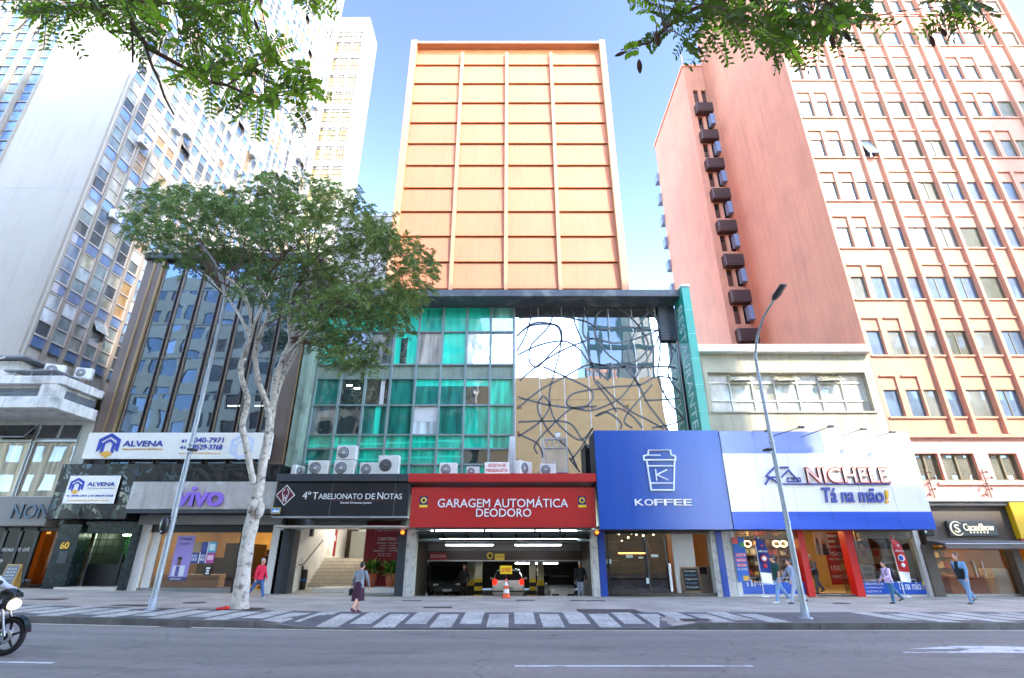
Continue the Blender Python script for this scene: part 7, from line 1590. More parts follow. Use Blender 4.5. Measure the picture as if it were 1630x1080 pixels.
        o = w + d * .03 * S + fw * .028 * S; m.tube([o, o + (d * .6 + fw * .7) * .03 * S, o + (d * 1.5 + fw * .9 - nrm * .3) * .035 * S], [.013 * S, .0115 * S, .0095 * S], 6)
    body = fuse(m, .0105, 2); bo = mobj('body', body, [skin], t)
    ey = MB()
    for sx in (-1, 1): ey.ball(hd + V(sx * .032, .079, .012), .011 * S, .007 * S, .007 * S, 8, 6)
    ey.build('eyes', DARKEYE).parent = bo
    if hair:
        h = MB(); h.ball(hd + V(0, -.030, .050), .089 * S, .098 * S, .098 * S, 16, 12); h.ball(hd + V(0, -.055, -.01), .078 * S, .06 * S, .075 * S, 14, 10)
        if hairlen: h.tube([hd + V(0, -.06, .02), hd + V(0, -.095, -.08), hd + V(0, -.085, -.08 - hairlen)], [.06 * S, .055 * S, .03 * S], 10)
        mobj('hair', fuse(h, .014, 2), [hair], t)
    if cap:
        h = MB(); h.ball(hd + V(0, -.012, .062), .088 * S, .104 * S, .082 * S, 16, 12); h.box(-.06 * S, .06 * S, hd.y + .06 * S, hd.y + .18 * S, hd.z + .055 * S, hd.z + .068 * S); mobj('cap', fuse(h, .013, 2), [cap], t)
    if top:
        m = MB(); torso(m, .02 * S, .10)
        for s0, e, w, ang, sx in A:
            if sleeve >= .99: limb(m, s0, e, .066 * S * b, .054 * S * b); limb(m, e, w, .054 * S * b, .042 * S)
            elif sleeve > 0: limb(m, s0, s0.lerp(e, sleeve), .066 * S * b, .058 * S * b)
        m.tube([sh, nk + V(0, 0, -.005)], [.08 * S, .066 * S], 12); me = fuse(m, .014, 3)
        to = mobj('jacket' if open_front else 'shirt', me, top if isinstance(top, (list, tuple)) else [top], t)
        if isinstance(top, (list, tuple)) and len(top) > 1:
            for p_ in me.polygons:
                c = p_.center / S
                if len(top) == 2: p_.material_index = 1 if (c.z < wa.z / S + .10 or (abs(c.x) < .05 and c.y > 0)) and abs(c.x) < .21 * b else 0
                elif len(top) == 3: p_.material_index = 2 if c.x > .20 * b else (1 if (c.z < wa.z / S + .12 or (abs(c.x) < .07 and c.y > -.0)) and abs(c.x) < .2 * b else 0)
    if bottom:
        m = MB(); loft(m, [(pel - V(0, 0, .12), .165 * S * b, .12 * S * b), (pel, .178 * S * b, .132 * S * b), (wa - V(0, 0, .04), .158 * S * b, .12 * S * b)])
        for h, k, a, w in J: limb(m, h, k, .104 * S * b, .072 * S * b); limb(m, k, a + V(0, 0, .0), .072 * S * b, .056 * S)
        mobj('trousers', fuse(m, .014, 2), [bottom], t)
    if skirt:
        mt, ln = skirt; m = MB(); n = 28; v = []; ks = 9; kc = (J[0][1] + J[1][1]) / 2
        for i in range(ks + 1):
            u = i / ks; z = (wa.z - .02 * S) * (1 - u) + (pel.z - ln * S) * u; cy = wa.y * (1 - u) + (kc.y * .8 + pel.y * .2) * u
            for j in range(n):
                w = 2 * math.pi * j / n; pl_ = 1 + .07 * u * math.sin(w * 9); spread = abs(J[0][1].y - J[1][1].y) / 2 * u * .8
                v.append(((.155 * S * b + .045 * S * math.sin(min(1, u * 2) * math.pi / 2) - .02 * S * u) * math.cos(w) * pl_, cy + (.13 * S * b + .05 * S * math.sin(min(1, u * 2) * math.pi / 2) + spread) * math.sin(w) * pl_, z))
        m.add(v, [(i * n + j, i * n + (j + 1) % n, (i + 1) * n + (j + 1) % n, (i + 1) * n + j) for i in range(ks) for j in range(n)], 0, True); m.build('skirt', mt).parent = t
    if shoe:
        for h, k, a, w in J:
            m = MB(); toe = -.055 if w > -.45 else -.10; m.tube([a + V(0, -.075, -.035), a + V(0, -.03, -.03), a + V(0, .06, -.035 + toe * .2), a + V(0, .15, toe), a + V(0, .185, toe - .005)], [.03 * S, .047 * S, .047 * S, .04 * S, .02 * S], 10, 0, True, .95); m.ball(a + V(0, -.01, -.01), .046 * S, .05 * S, .05 * S, 10, 8); mobj('shoe', fuse(m, .012, 2), [shoe], t)
    return t, dict(S=S, V=V, A=A, J=J, sh=sh, ch=ch, pel=pel, hd=hd, wa=wa, nk=nk)
def cloth(n, c, r=.85): return M(n, c, r, var=.14, scale=14, bump=.25, bscale=40)
DEN = cloth('denim', (64, 92, 140)); DENL = cloth('light denim', (118, 150, 184)); BLKC = cloth('black cloth', (22, 22, 24)); HB = P('dark hair', (30, 22, 18), .5); HG = P('grey hair', (168, 166, 164), .6); SHB = P('dark shoe', (30, 30, 32), .5); SHW = P('pale shoe', (196, 184, 170), .6)
def ground_at(px, py, Y): return ax(px, py, Y), Y
R_ = math.radians
x = ax(408, 950, 23.4); person('grey haired person in a red jacket and blue jeans passing the phone shop door', x, 23.4, gz(x), R_(-15), 1.53, ((.38, .06), (-.42, .3)), ((.15, .25), (-.1, .2)), .05, SKIN, cloth('red jacket', (206, 28, 62)), 1.0, DEN, None, HG, .0, SHW, 1.12, belly=.02)
x = ax(567, 977, 18.6)
t, q = person('short haired person seen from behind in a grey leather jacket and maroon pleated skirt', x, 18.6, sz(x, 18.6), R_(68), 1.5, ((.28, .08), (-.30, .42)), ((-.15, .5), (.25, .15)), .10, SKIN, M('grey leather jacket', (120, 122, 128), .38, var=.3, scale=9, bump=.5, bscale=16), 1.0, None, (cloth('maroon pleats', (56, 16, 40)), .52), HB, .0, P('purple shoe', (96, 30, 60), .5), 1.08)
m = MB(); w = q['A'][0][2]; m.bbox(w.x - .12, w.x - .02, w.y - .14, w.y + .10, w.z - .26, w.z - .05, .03); m.tube([w + Vector((-.06, 0, -.06)), q['A'][0][1] + Vector((-.03, .02, .02)), w + Vector((-.07, -.06, -.06))], .008, 5); o = m.build('bag', P('black bag', (24, 22, 24), .4)); o.location = t.location; o.rotation_euler = t.rotation_euler; tag(o, 'small black bag carried on the bent arm of the grey leather jacket', 'bag')
x = ax(1244, 960, 22.6); person('person in a dark green T-shirt, navy cap and blue jeans leading a companion by hand', x, 22.6, 0, R_(184), 1.74, ((.28, .05), (-.40, .25)), ((.05, .15), (-.35, .1)), .05, SKIN, cloth('dark green tee', (22, 66, 56)), .75, DENL, None, HB, 0, P('white trainer', (206, 206, 206), .5), 1.0, P('navy cap', (28, 34, 60), .7))
x = ax(1270, 963, 22.3); person('dark haired person in a pale grey outfit walking partly hidden behind the lamp post', x, 22.3, 0, R_(184), 1.62, ((.36, .06), (-.48, .2)), ((.3, .2), (.5, .15)), .06, SKIN, cloth('pale grey blouse', (150, 160, 182)), 1.0, cloth('pale grey trousers', (164, 168, 180)), None, HB, .10, SHB, .95)
x = ax(1302, 938, 27.3); person('person in a black waistcoat standing in the supply shop doorway', x, 27.3, .08, R_(195), 1.68, ((.2, .05), (-.42, .2)), ((.45, .8), (.3, .9)), .16, SKIN2, [cloth('grey shirt sleeve', (96, 106, 124)), BLKC], 1.0, cloth('slate trousers', (78, 88, 104)), None, HG, 0, SHB, 1.12)
x = ax(1424, 962, 22.4)
t, q = person('person in a lilac long sleeved top and jeans with a dark backpack', x, 22.4, 0, R_(180), 1.50, ((.12, .02), (-.48, .25)), ((.25, 1.0), (.1, .6)), .05, SKIN, cloth('lilac top', (206, 178, 208)), 1.0, cloth('teal denim', (60, 104, 136)), None, HB, 0, SHB, 1.1)
m = MB(); c = q['ch']; m.ball(c + Vector((0, -.20, -.06)), .15, .11, .20, 14, 10); bo = mobj('backpack', fuse(m, .015, 2), [P('dark backpack', (34, 30, 40), .6)], None)
bo.location = t.location; bo.rotation_euler = t.rotation_euler; m = MB()
for sx in (-1, 1): m.tube([c + Vector((sx * .10, -.12, .12)), q['sh'] + Vector((sx * .11, .0, .05)), c + Vector((sx * .12, .14, .0)), c + Vector((sx * .12, .06, -.14)), c + Vector((sx * .1, -.12, -.16))], .014, 6)
m.build('strap', P('dark backpack', (34, 30, 40), .6)).parent = bo; tag(bo, 'dark rounded backpack on the back of the lilac top', 'backpack')
x = ax(1545, 962, 22.2); person('tall person in a blue and black jacket and light jeans before the chocolate shop', x, 22.2, 0, R_(196), 1.79, ((.10, .02), (-.45, .18)), ((.2, .2), (-.45, .2)), .05, SKIN, [cloth('sky blue jacket', (110, 150, 184)), BLKC, cloth('indigo sleeve', (40, 44, 110))], 1.0, DENL, None, HB, 0, SHB, 1.02)
x = ax(925, 945, 27.4); person('person in a black jacket and pale jeans standing at the edge of the garage mouth', x, 27.4, -.22, R_(-95), 1.66, ((.05, .03), (-.05, .05)), ((.1, .5), (.05, .4)), .0, SKIN2, BLKC, 1.0, cloth('pale jeans', (150, 160, 172)), None, HG, 0, SHB, 1.05, group='people inside the shops')
x = ax(422, 905, 28.4); person('dark clothed person standing in the warm light inside the phone shop', x, 28.4, gz(x) + .12, R_(200), 1.72, ((.05, .02), (-.08, .05)), ((.2, .6), (.2, .5)), .0, SKIN2, BLKC, 1.0, BLKC, None, HB, .05, SHB, 1.0, group='people inside the shops')
x = ax(738, 930, 30.4); person('person in dark clothes in the gloom between the dark parked cars', x, 30.4, -.42, R_(-80), 1.7, ((.05, .02), (-.05, .03)), ((.1, .4), (.1, .3)), .0, SKIN2, BLKC, 1.0, BLKC, None, HB, 0, SHB, 1.0, group='people inside the shops')
# red chair by the window of the phone shop
x = ax(407, 900, 28.0); z0 = gz(x) + .12; t = thing('chair', 'dark red shell chair by the door of the phone shop', 'chair', (x, 28.0, z0)); CH_ = P('dark red shell', (110, 30, 34), .5)
m = MB(); m.bbox(-.22, .22, -.2, .22, .42, .47, .02); m.build('seat', CH_).parent = t; m = MB(); m.prism_x([(.20, .46), (.25, .46), (.33, .86), (.29, .86)], -.21, .21); m.build('backrest', CH_).parent = t
for sx in (-1, 1):
    for sy in (-1, 1): m = MB(); m.tube([(sx * .16, sy * .15, .43), (sx * .2, sy * .2, 0)], .013, 6); m.build('leg', BLK).parent = t
# ------------------------------------------------------------------ vehicles
TYRE = M('tyre rubber', (24, 24, 25), .8, var=.2); CHR = P('chrome', (190, 192, 194), .2, .9); CARG = PANE('car glass', (14, 18, 20), refl=.12, wob=0)
LENS = P('clear lens', (206, 208, 210), .15)
def wheel(parent, x, y, r, w):
    m = MB(); m.lathe((x, y, r), [(r * .62, -w / 2), (r * .92, -w / 2), (r, -w * .3), (r, w * .3), (r * .92, w / 2), (r * .62, w / 2)], 26, 0, 'x', cap=False); o = m.build('wheel', TYRE); o.parent = parent
    k = MB(); k.lathe((x, y, r), [(.0001, w * .42), (r * .2, w * .46), (r * .64, w * .40), (r * .64, -w * .40), (r * .2, -w * .46), (.0001, -w * .42)], 20, 0, 'x')
    for a in range(5): k.tube([(x, y, r), (x, y + r * .6 * math.cos(a * 1.257), r + r * .6 * math.sin(a * 1.257))], r * .08, 5)
    k.build('rim', CHR).parent = o
def car(label, x, y, z, rz, paint, L=3.9, W=1.70, H=1.48, kind='hatch', lit=False, plate='BCD 4E57'):
    """nose towards +Y"""
    t = thing('parked_car', label, 'car', (x, y, z), rz, 'cars in the garage'); h = L / 2; b = MB(); g = MB()
    # stations from tail (-Y) to nose: y, sill, belt, roof, half width low, half width belt, half width roof
    S_ = [(-h, .42, .62, .64, .72, .70, .66), (-h + .05, .30, .80, .84, .80, .80, .72), (-h + .14, .24, .92, .98, .83, .83, .74), (-h + .55, .22, .93, H - .07, .85, .84, .60), (-h + .85, .22, .93, H - .01, .85, .85, .60), (-h + 1.9, .2, .91, H, .85, .85, .60), (h - 1.75, .2, .90, H - .06, .85, .85, .59), (h - 1.05, .2, .90, .93, .85, .84, .72), (h - .4, .22, .80, .83, .83, .80, .66), (h - .08, .26, .68, .70, .78, .74, .60), (h, .40, .56, .58, .68, .66, .52)]
    if kind == 'suv': S_[3] = (-h + .35, .3, 1.0, H - .05, .87, .86, .68)
    k = W / 1.70; rings = []
    for (yy, s, be, ro, wl, wb, wr) in S_:
        rings.append([(-wl * k * .9, yy, s), (-wl * k, yy, s + .12), (-wb * k * 1.01, yy, (s + be) / 2 + .05), (-wb * k, yy, be), (-wr * k, yy, ro - .02 if ro > be + .1 else ro - .005), (-wr * k * .8, yy, ro), (wr * k * .8, yy, ro), (wr * k, yy, ro - .02 if ro > be + .1 else ro - .005), (wb * k, yy, be), (wb * k * 1.01, yy, (s + be) / 2 + .05), (wl * k, yy, s + .12), (wl * k * .9, yy, s)])
    n = 12
    for i in range(len(rings) - 1):
        for j in range(n):
            q = [rings[i][j], rings[i][(j + 1) % n], rings[i + 1][(j + 1) % n], rings[i + 1][j]]; side = j in (3, 7) and 3 <= i <= 6; screen = j in (4, 5, 6) and i in (2, 6)
            (g if side or screen else b).add(q, [(0, 1, 2, 3)], 0, True)
    b.add(rings[0], [tuple(range(n))]); b.add(rings[-1], [tuple(range(n - 1, -1, -1))])
    bo = b.build('body', paint); bo.parent = t; go = g.build('window', CARG); go.parent = t
    m = MB()
    for sx in (-1, 1): m.box(sx * .80 * k - .02, sx * .80 * k + .02, -h + .6, h - 1.6, .90, .925)
    m.box(-.8 * k, .8 * k, -h - .01, -h + .03, .44, .50); m.box(-.7 * k, .7 * k, h - .02, h + .01, .34, .46); m.build('trim', BLK).parent = t
    for sx in (-1, 1):
        m = MB(); m.bbox(sx * .70 * k - .11, sx * .70 * k + .11, -h + .0, -h + .2, .76, 1.04, .04); m.build('tail_lamp', EM('brake light', (255, 40, 24), .35 if lit else .3) if lit else P('tail red', (130, 16, 16), .2)).parent = t
        m = MB(); m.bbox(sx * .60 * k - .16, sx * .60 * k + .16, h - .28, h - .06, .58, .74, .04); m.build('headlight', LENS).parent = t
        m = MB(); m.bbox(sx * .95 * k - .09, sx * .95 * k + .09, h - 1.5, h - 1.38, .92, 1.06, .03); m.build('mirror', paint).parent = t
        for yy in (-h + .72, h - .72): wheel(t, sx * .76 * k, yy, .30, .2)
    m = MB(); m.box(-.26, .26, -h - .022, -h - .012, .54, .68); po = m.build('number_plate', P('plate grey', (190, 190, 194), .4)); po.parent = t
    o = lettering(plate, (-.22, .22, .57, .65), 0, BLK, po, .003, fr=lambda u, v, d: (u, -h - .023 - d, v)); m = MB(); m.box(-.26, .26, h + .012, h + .02, .36, .48); m.build('number_plate', P('plate grey', (190, 190, 194), .4)).parent = t
    if lit: m = MB(); m.box(-.16, .16, -h + .5, -h + .56, H - .06, H - .01); m.build('high_brake_lamp', EM('high brake', (255, 40, 70), .6)).parent = t
    m = MB(); m.lathe((0, -h - .01, .86), [(.06, .02), (.06, -.01), (.0001, -.012)], 14, 0, 'y'); m.build('badge', CHR).parent = t
    return t
WHP = M('white car paint', (214, 214, 212), .25, var=.02, coat=.6); SILV = M('silver car paint', (196, 200, 196), .3, metal=.4, var=.02, coat=.6); DKP_ = M('dark car paint', (66, 74, 70), .25, metal=.3, var=.03, coat=.6)
xw = ax(809, 935, 29.6); car('white hatchback with glowing brake lights driving into the garage', xw, 29.6 + 1.95, -.42, 0, WHP, lit=True)
car('silver car parked nose out deep in the garage', ax(896, 935, 36.0), 36.0 + 2.1, -.9, math.pi, SILV, L=4.2, H=1.44, plate='AZK 2B18')
car('greyish car half hidden behind the pillar next to the silver car', ax(869, 935, 38.0), 41.0, -.9, math.pi, SILV, L=4.2, H=1.44, plate='AYX 7C40')
car('dark green sport utility car parked side on at the dim end of the garage', ax(693, 930, 32.0), 33.6, -.42, math.radians(200), DKP_, L=4.2, W=1.74, H=1.66, kind='suv', plate='ATR 5D22')
car('dark car with shiny bonnet beside the sport utility car', ax(722, 930, 33.4), 35.6, -.42, math.radians(190), DKP_, L=4.0, H=1.6, plate='AUX 9F31')
# ---- motorcycle and rider entering the frame
MX, MY = ax(13, 1013, 11.2), 11.2; MZ = rz_(MX, MY) + .006; RW = .325
t = thing('motorcycle', 'black motorcycle with lit headlight riding along the road', 'motorcycle', (MX, MY, MZ)); MBK = M('motorcycle black', (18, 19, 24), .25, var=.05, coat=.5)
def bike_wheel(x):
    m = MB(); m.lathe((x, 0, RW), [(RW - .075, -.035), (RW - .03, -.048), (RW, -.015), (RW, .015), (RW - .03, .048), (RW - .075, .035)], 40, 0, 'y', cap=False); o = m.build('wheel', TYRE); o.parent = t; k = MB()
    k.lathe((x, 0, RW), [(RW - .07, -.03), (RW - .10, -.02), (RW - .10, .02), (RW - .07, .03)], 36, 0, 'y', cap=False)
    for a in range(5): k.tube([(x, 0, RW), (x + (RW - .09) * math.cos(a * 1.257 + .3), 0, RW + (RW - .09) * math.sin(a * 1.257 + .3))], [.03, .014], 6)
    k.lathe((x, 0, RW), [(.0001, -.05), (.05, -.05), (.05, .05), (.0001, .05)], 16, 0, 'y'); k.build('rim', P('dark rim', (40, 36, 42), .4, .5)).parent = o
    d = MB(); d.lathe((x, -.075, RW), [(.06, 0), (.125, 0), (.125, .006), (.06, .006)], 30, 0, 'y', cap=False); d.build('brake_disc', CHR).parent = o
bike_wheel(0); bike_wheel(-1.27)
m = MB()
for sy in (-.085, .085): m.tube([(0, sy, RW), (-.13, sy, .62), (-.30, sy, 1.0)], [.026, .026, .024], 8)
m.build('fork', CHR).parent = t
m = MB(); n = 12
m.add([(RW * 1.1 * math.cos(a), s, RW + RW * 1.12 * math.sin(a)) for a in [R(10 + 115 * i / n) for i in range(n + 1)] for s in (-.07, 0, .07)], [(i * 3 + k, (i + 1) * 3 + k, (i + 1) * 3 + k + 1, i * 3 + k + 1) for i in range(n) for k in (0, 1)], 0, True); m.build('mudguard', MBK).parent = t
m = MB(); m.ball((-.10, 0, .86), .12, .12, .10, 16, 10); m.build('headlight', EM('headlamp', (255, 236, 190), .45)).parent = t
m = MB(); m.ball((-.20, 0, .88), .14, .15, .13, 14, 10); m.prism_y([(-.32, .92), (-.03, .98), (-.06, 1.06), (-.25, 1.14), (-.36, 1.1)], -.11, .11); mobj('front_cowl', fuse(m, .014, 3), [MBK], t)
m = MB(); m.ball((-.55, 0, .86), .26, .15, .14, 16, 10); m.ball((-.72, 0, .82), .18, .12, .10, 14, 8); mobj('tank', fuse(m, .016, 3), [MBK], t)
m = MB(); m.bbox(-1.45, -.75, -.13, .13, .76, .84, .04); m.bbox(-1.62, -1.4, -.1, .1, .8, .92, .04); mobj('saddle', fuse(m, .014, 2), [P('saddle', (26, 26, 28), .6)], t)
m = MB(); m.bbox(-.85, -.42, -.14, .14, .30, .64, .04); m.tube([(-.5, -.1, .5), (-.45, -.16, .3), (-.8, -.2, .26), (-1.5, -.2, .36)], [.025, .025, .03, .05], 8); m.build('engine', P('engine grey', (80, 80, 84), .4, .5)).parent = t
m = MB(); m.tube([(-.30, 0, 1.0), (-.55, 0, .74), (-.5, 0, .35), (-.9, 0, .3), (-1.27, .08, RW)], .03, 8); m.tube([(-.55, 0, .74), (-1.3, 0, .78)], .028, 8); m.tube([(-.9, 0, .4), (-1.27, -.08, RW)], .025, 8); m.build('frame', BLK).parent = t
m = MB(); m.tube([(-.42, -.36, 1.05), (-.34, -.2, 1.06), (-.32, 0, 1.03), (-.34, .2, 1.06), (-.42, .36, 1.05)], .014, 8); m.build('handlebar', BLK).parent = t
for sy in (-1, 1): m = MB(); m.tube([(-.36, sy * .24, 1.07), (-.28, sy * .30, 1.22)], .008, 6); m.ball((-.25, sy * .31, 1.25), .06, .075, .045, 12, 8); m.build('mirror', BLK).parent = t
# rider
rd = thing('person', 'motorcycle rider in a white and black jacket, dark gloves and helmet', 'person', (MX, MY, MZ), 0); mm = MB(); J_ = MB(); sh0 = Vector((-.86, 0, 1.36))
loft(mm, [((-1.0, 0, .82), .13, .17), ((-.98, 0, 1.0), .11, .15), ((-.92, 0, 1.22), .12, .18), ((-.86, 0, 1.38), .09, .16), ((-.84, 0, 1.45), .05, .06)]); mm.tube([(-.85, 0, 1.42), (-.80, 0, 1.52)], [.06, .055], 10); mm.ball((-.78, 0, 1.62), .10, .08, .12, 14, 10)
for sy in (-1, 1):
    s_, e_, w_ = Vector((-.86, sy * .19, 1.36)), Vector((-.68, sy * .34, 1.16)), Vector((-.45, sy * .33, 1.09)); limb(mm, s_, e_, .055, .045); limb(mm, e_, w_, .045, .034)
    limb(J_, s_, e_, .072, .06); limb(J_, e_, w_, .06, .048); hp, kn, an = Vector((-1.0, sy * .1, .84)), Vector((-.58, sy * .22, .74)), Vector((-.72, sy * .2, .36)); limb(mm, hp, kn, .085, .06); limb(mm, kn, an, .06, .042); mm.tube([an, an + Vector((.16, 0, -.06))], [.045, .035], 8)
    for i in range(4): mm.tube([w_ + Vector((.02, sy * (.04 - .022 * i), -.0)), w_ + Vector((.065, sy * (.04 - .022 * i), .0)), w_ + Vector((.07, sy * (.04 - .022 * i), -.05)), w_ + Vector((.03, sy * (.04 - .022 * i), -.065))], .012, 6)
    mm.tube([w_, w_ + Vector((.05, -sy * .05, -.03)), w_ + Vector((.06, -sy * .04, -.06))], .012, 6)
body = mobj('body', fuse(mm, .014, 2), [P('dark glove and trousers', (26, 28, 34), .7)], rd); loft(J_, [((-1.0, 0, .86), .15, .19), ((-.98, 0, 1.0), .13, .175), ((-.92, 0, 1.22), .14, .20), ((-.86, 0, 1.38), .11, .18), ((-.84, 0, 1.45), .07, .08)]); mobj('jacket', fuse(J_, .014, 3), [cloth('white riding jacket', (200, 204, 210))], rd)
m = MB(); m.ball((-.79, 0, 1.64), .145, .125, .145, 18, 12); mobj('helmet', fuse(m, .014, 2), [MBK], rd); m = MB(); m.ball((-.73, 0, 1.63), .10, .10, .06, 14, 8); m.build('visor', CARG).parent = rd
# ---- lamp posts
GALV = M('galvanised steel', (150, 156, 160), .45, metal=.3, var=.14, scale=3, streak=.2)
def lamp_post(label, x, y, ztop, r0, bend, head):
    z0 = sz(x, y); t = wthing('street_lamp', label, 'street lamp', (x, y, z0), 'street lamps'); m = MB()
    m.lathe((x, y, z0), [(r0 * 2.2, 0), (r0 * 2.2, .03), (r0 * 1.25, .04), (r0 * 1.2, .3), (r0, .34)], 14); m.tube([(x, y, z0 + .3), (x, y, z0 + 2.5), (x, y, z0 + 5), (x, y, ztop)], [r0, r0 * .92, r0 * .8, r0 * .62], 12); P_ = [Vector((x, y, ztop))] + [Vector(b) for b in bend]; m.tube(P_, [r0 * .62 - (r0 * .22) * i / len(bend) for i in range(len(P_))], 10)
    for z in (2.6, 5.1): m.lathe((x, y, z0 + z), [(r0 * 1.1, 0), (r0 * 1.1, .05), (r0 * .8, .07)], 12)
    m.build('pole', GALV, t)
    if head: e = P_[-1]; d = (P_[-1] - P_[-2]).normalized(); m = MB(); a, b_ = e - d * .05, e + d * .62; m.tube([a, a.lerp(b_, .25), b_], [.08, .15, .13], 4, 0, True, .35); m.build('lamp_head', P('dark luminaire', (54, 56, 58), .5), t)
    return t
xr = ax(1283, 985, 17.0); t = lamp_post('slender grey street lamp with a curved arm and flat head near the supply shop', xr, 17.0, 7.6, .085, [(xr - .02, 16.93, 8.15), (xr + .03, 16.6, 8.75), (xr + .12, 16.1, 9.25), (xr + .22, 15.4, 9.55)], True)
xl = ax(240, 975, 18.0); lamp_post('weathered grey pole with a bent top rising into the tree crown', xl, 18.0, 10.2, .095, [(xl, 17.95, 10.9), (xl - .08, 17.6, 11.5), (xl - .2, 17.0, 12.0), (xl - .35, 16.2, 12.3)], False)
for (px, py, Y, lb, nm) in ((262, 836, 17.9, 'black oval signal box strapped to the weathered pole', 'signal_box'),):
    X, Z = at(px, py, Y); t = wthing(nm, lb, 'signal box', (X, Y, Z)); m = MB(); m.ball((X, Y, Z), .14, .12, .30, 16, 12); m.tube([(X, Y, Z), (xl, 18, Z)], .03, 6); m.build('casing', BLK, t); m = MB(); m.ball((X, Y - .11, Z - .2), .025, .02, .025, 8, 6); m.build('screw_cap', ALUW, t)
for (px, py, bx_, Y, lb) in ((306, 716, xl, 18.0, 'small flat luminaire on a short arm halfway up the weathered pole'), (1222, 716, xr, 17.0, 'small flat luminaire on a short arm halfway up the slender lamp post')):
    X, Z = at(px, py, Y - .5); t = wthing('side_luminaire', lb, 'lamp', (X, Y, Z), 'pedestrian luminaires on the posts'); m = MB(); m.tube([(bx_, Y, Z - .05), (X, Y - .4, Z)], .025, 6); m.build('arm', GALV, t); m = MB(); m.bbox(X - .12, X + .12, Y - .65, Y - .35, Z - .04, Z + .03, .03); m.build('lamp_head', P('dark luminaire', (54, 56, 58), .5), t)
# ---- cone with the full sign, beacons, bin, pots, boards
xc, yc = ax(806, 953, 25.4), 25.4; ORC = P('cone orange', (226, 84, 30), .5)
t = thing('traffic_cone', 'orange and white traffic cone at the garage mouth', 'traffic cone', (xc, yc, 0)); m = MB(); m.bbox(-.2, .2, -.2, .2, 0, .05, .02, 0); prof = [(.16, .05), (.135, .2), (.135, .2), (.108, .36), (.108, .36), (.085, .50), (.085, .5), (.06, .64), (.06, .64), (.035, .76)]
for i in range(0, 10, 2): m.lathe((0, 0, 0), prof[i:i + 2], 20, (i // 2) % 2)
m.build('cone', [ORC, LW]).parent = t
t = thing('parking_notice', 'yellow parking notice on a thin rod over the traffic cone', 'sign', (xc - .02, yc + .02, .72)); m = MB(); m.tube([(0, 0, 0), (0, 0, .3)], .012, 6); m.build('rod', BLK).parent = t; m = MB(); m.bbox(-.27, .27, -.012, .012, .24, .58, .008); o = m.build('board', P('notice yellow', (238, 196, 20), .45)); o.parent = t
lettering('LOTADO', (-.22, .22, .33, .49), -.013, P('notice red', (206, 50, 24), .5), o, .004, bold=.03)
for px, Y, lb in ((641, 26.1, 'orange warning beacon at the notary side of the garage'), (950, 26.1, 'orange warning beacon at the coffee shop side of the garage')):
    X, Z = at(px, 848, Y); t = wthing('warning_beacon', lb, 'beacon', (X, Y, Z), 'warning beacons of the garage'); m = MB(); m.bbox(X - .10, X + .10, Y, Y + .2, Z - .13, Z + .06, .02); m.build('bracket', BLK, t); m = MB(); m.ball((X, Y - .04, Z), .09, .06, .08, 12, 8); m.build('lens', EM('beacon amber', (255, 96, 20), 1.2), t)
X = ax(484, 915, 28.2); t = thing('waste_bin', 'slim black bin beside the notary stairs', 'bin', (X, 28.2, gn + .14)); m = MB(); m.lathe((0, 0, 0), [(.14, 0), (.17, .5), (.17, .86), (.15, .9), (.13, .86)], 20); m.build('body', BLK).parent = t; m = MB(); m.lathe((0, 0, .38), [(.169, 0), (.172, .10)], 20, cap=False); m.build('band', P('blue band', (30, 90, 140), .5)).parent = t
TER = M('terracotta', (176, 96, 64), .7, var=.15, scale=5); PLF = leafmat('broad green leaf', (66, 118, 44), .3, .3, (9, 2)); PLF2 = leafmat('cream green leaf', (170, 186, 110), .3, .2, (9, 2))
for px, Y, hgt, seed, lb in ((591, 28.0, .72, 3, 'taller bushy plant in a terracotta pot by the red wall panel'), (621.5, 28.0, .58, 5, 'smaller leafy plant in a terracotta pot by the dark pier')):
    X = ax(px, 925, Y); t = thing('potted_plant', lb, 'plant', (X, Y, gn + .27), group='potted plants at the notary entrance'); m = MB(); m.lathe((0, 0, 0), [(.15, 0), (.21, .12), (.25, .34), (.24, .50), (.27, .54), (.27, .60), (.23, .60), (.22, .54)], 24); m.build('pot', TER).parent = t
    r = random.Random(seed); rg = np.random.default_rng(seed); C, A, B, Mi = [], [], [], []
    for s in range(56):
        a = r.uniform(0, 6.28); rr_ = r.uniform(.02, .16); base = np.array([rr_ * math.cos(a), rr_ * math.sin(a), .56 + r.uniform(0, hgt * .7)]); out = np.array([math.cos(a), math.sin(a), r.uniform(.1, .9)])
        for k in range(5): d = unit(out + rg.normal(0, .45, 3)); L_ = r.uniform(.15, .26); C.append(base + d * L_ + np.array([0, 0, -.03])); A.append(d * L_); B.append(unit(np.cross(d, [0, 0, 1]) + rg.normal(0, .3, 3)) * .045); Mi.append(1 if r.random() < .3 else 0)
    me = leaf_mesh('leaves', np.array(C), np.array(A), np.array(B), [PLF, PLF2], np.array(Mi)); inst('leaves', me).parent = t
    m = MB(); m.lathe((0, 0, .54), [(.0001, .02), (.22, .0)], 16); [m.tube([(0, 0, .5), (r.uniform(-.1, .1), r.uniform(-.1, .1), .6 + hgt * .6)], .01, 5) for _ in range(6)]; m.build('stem', BARKD).parent = t
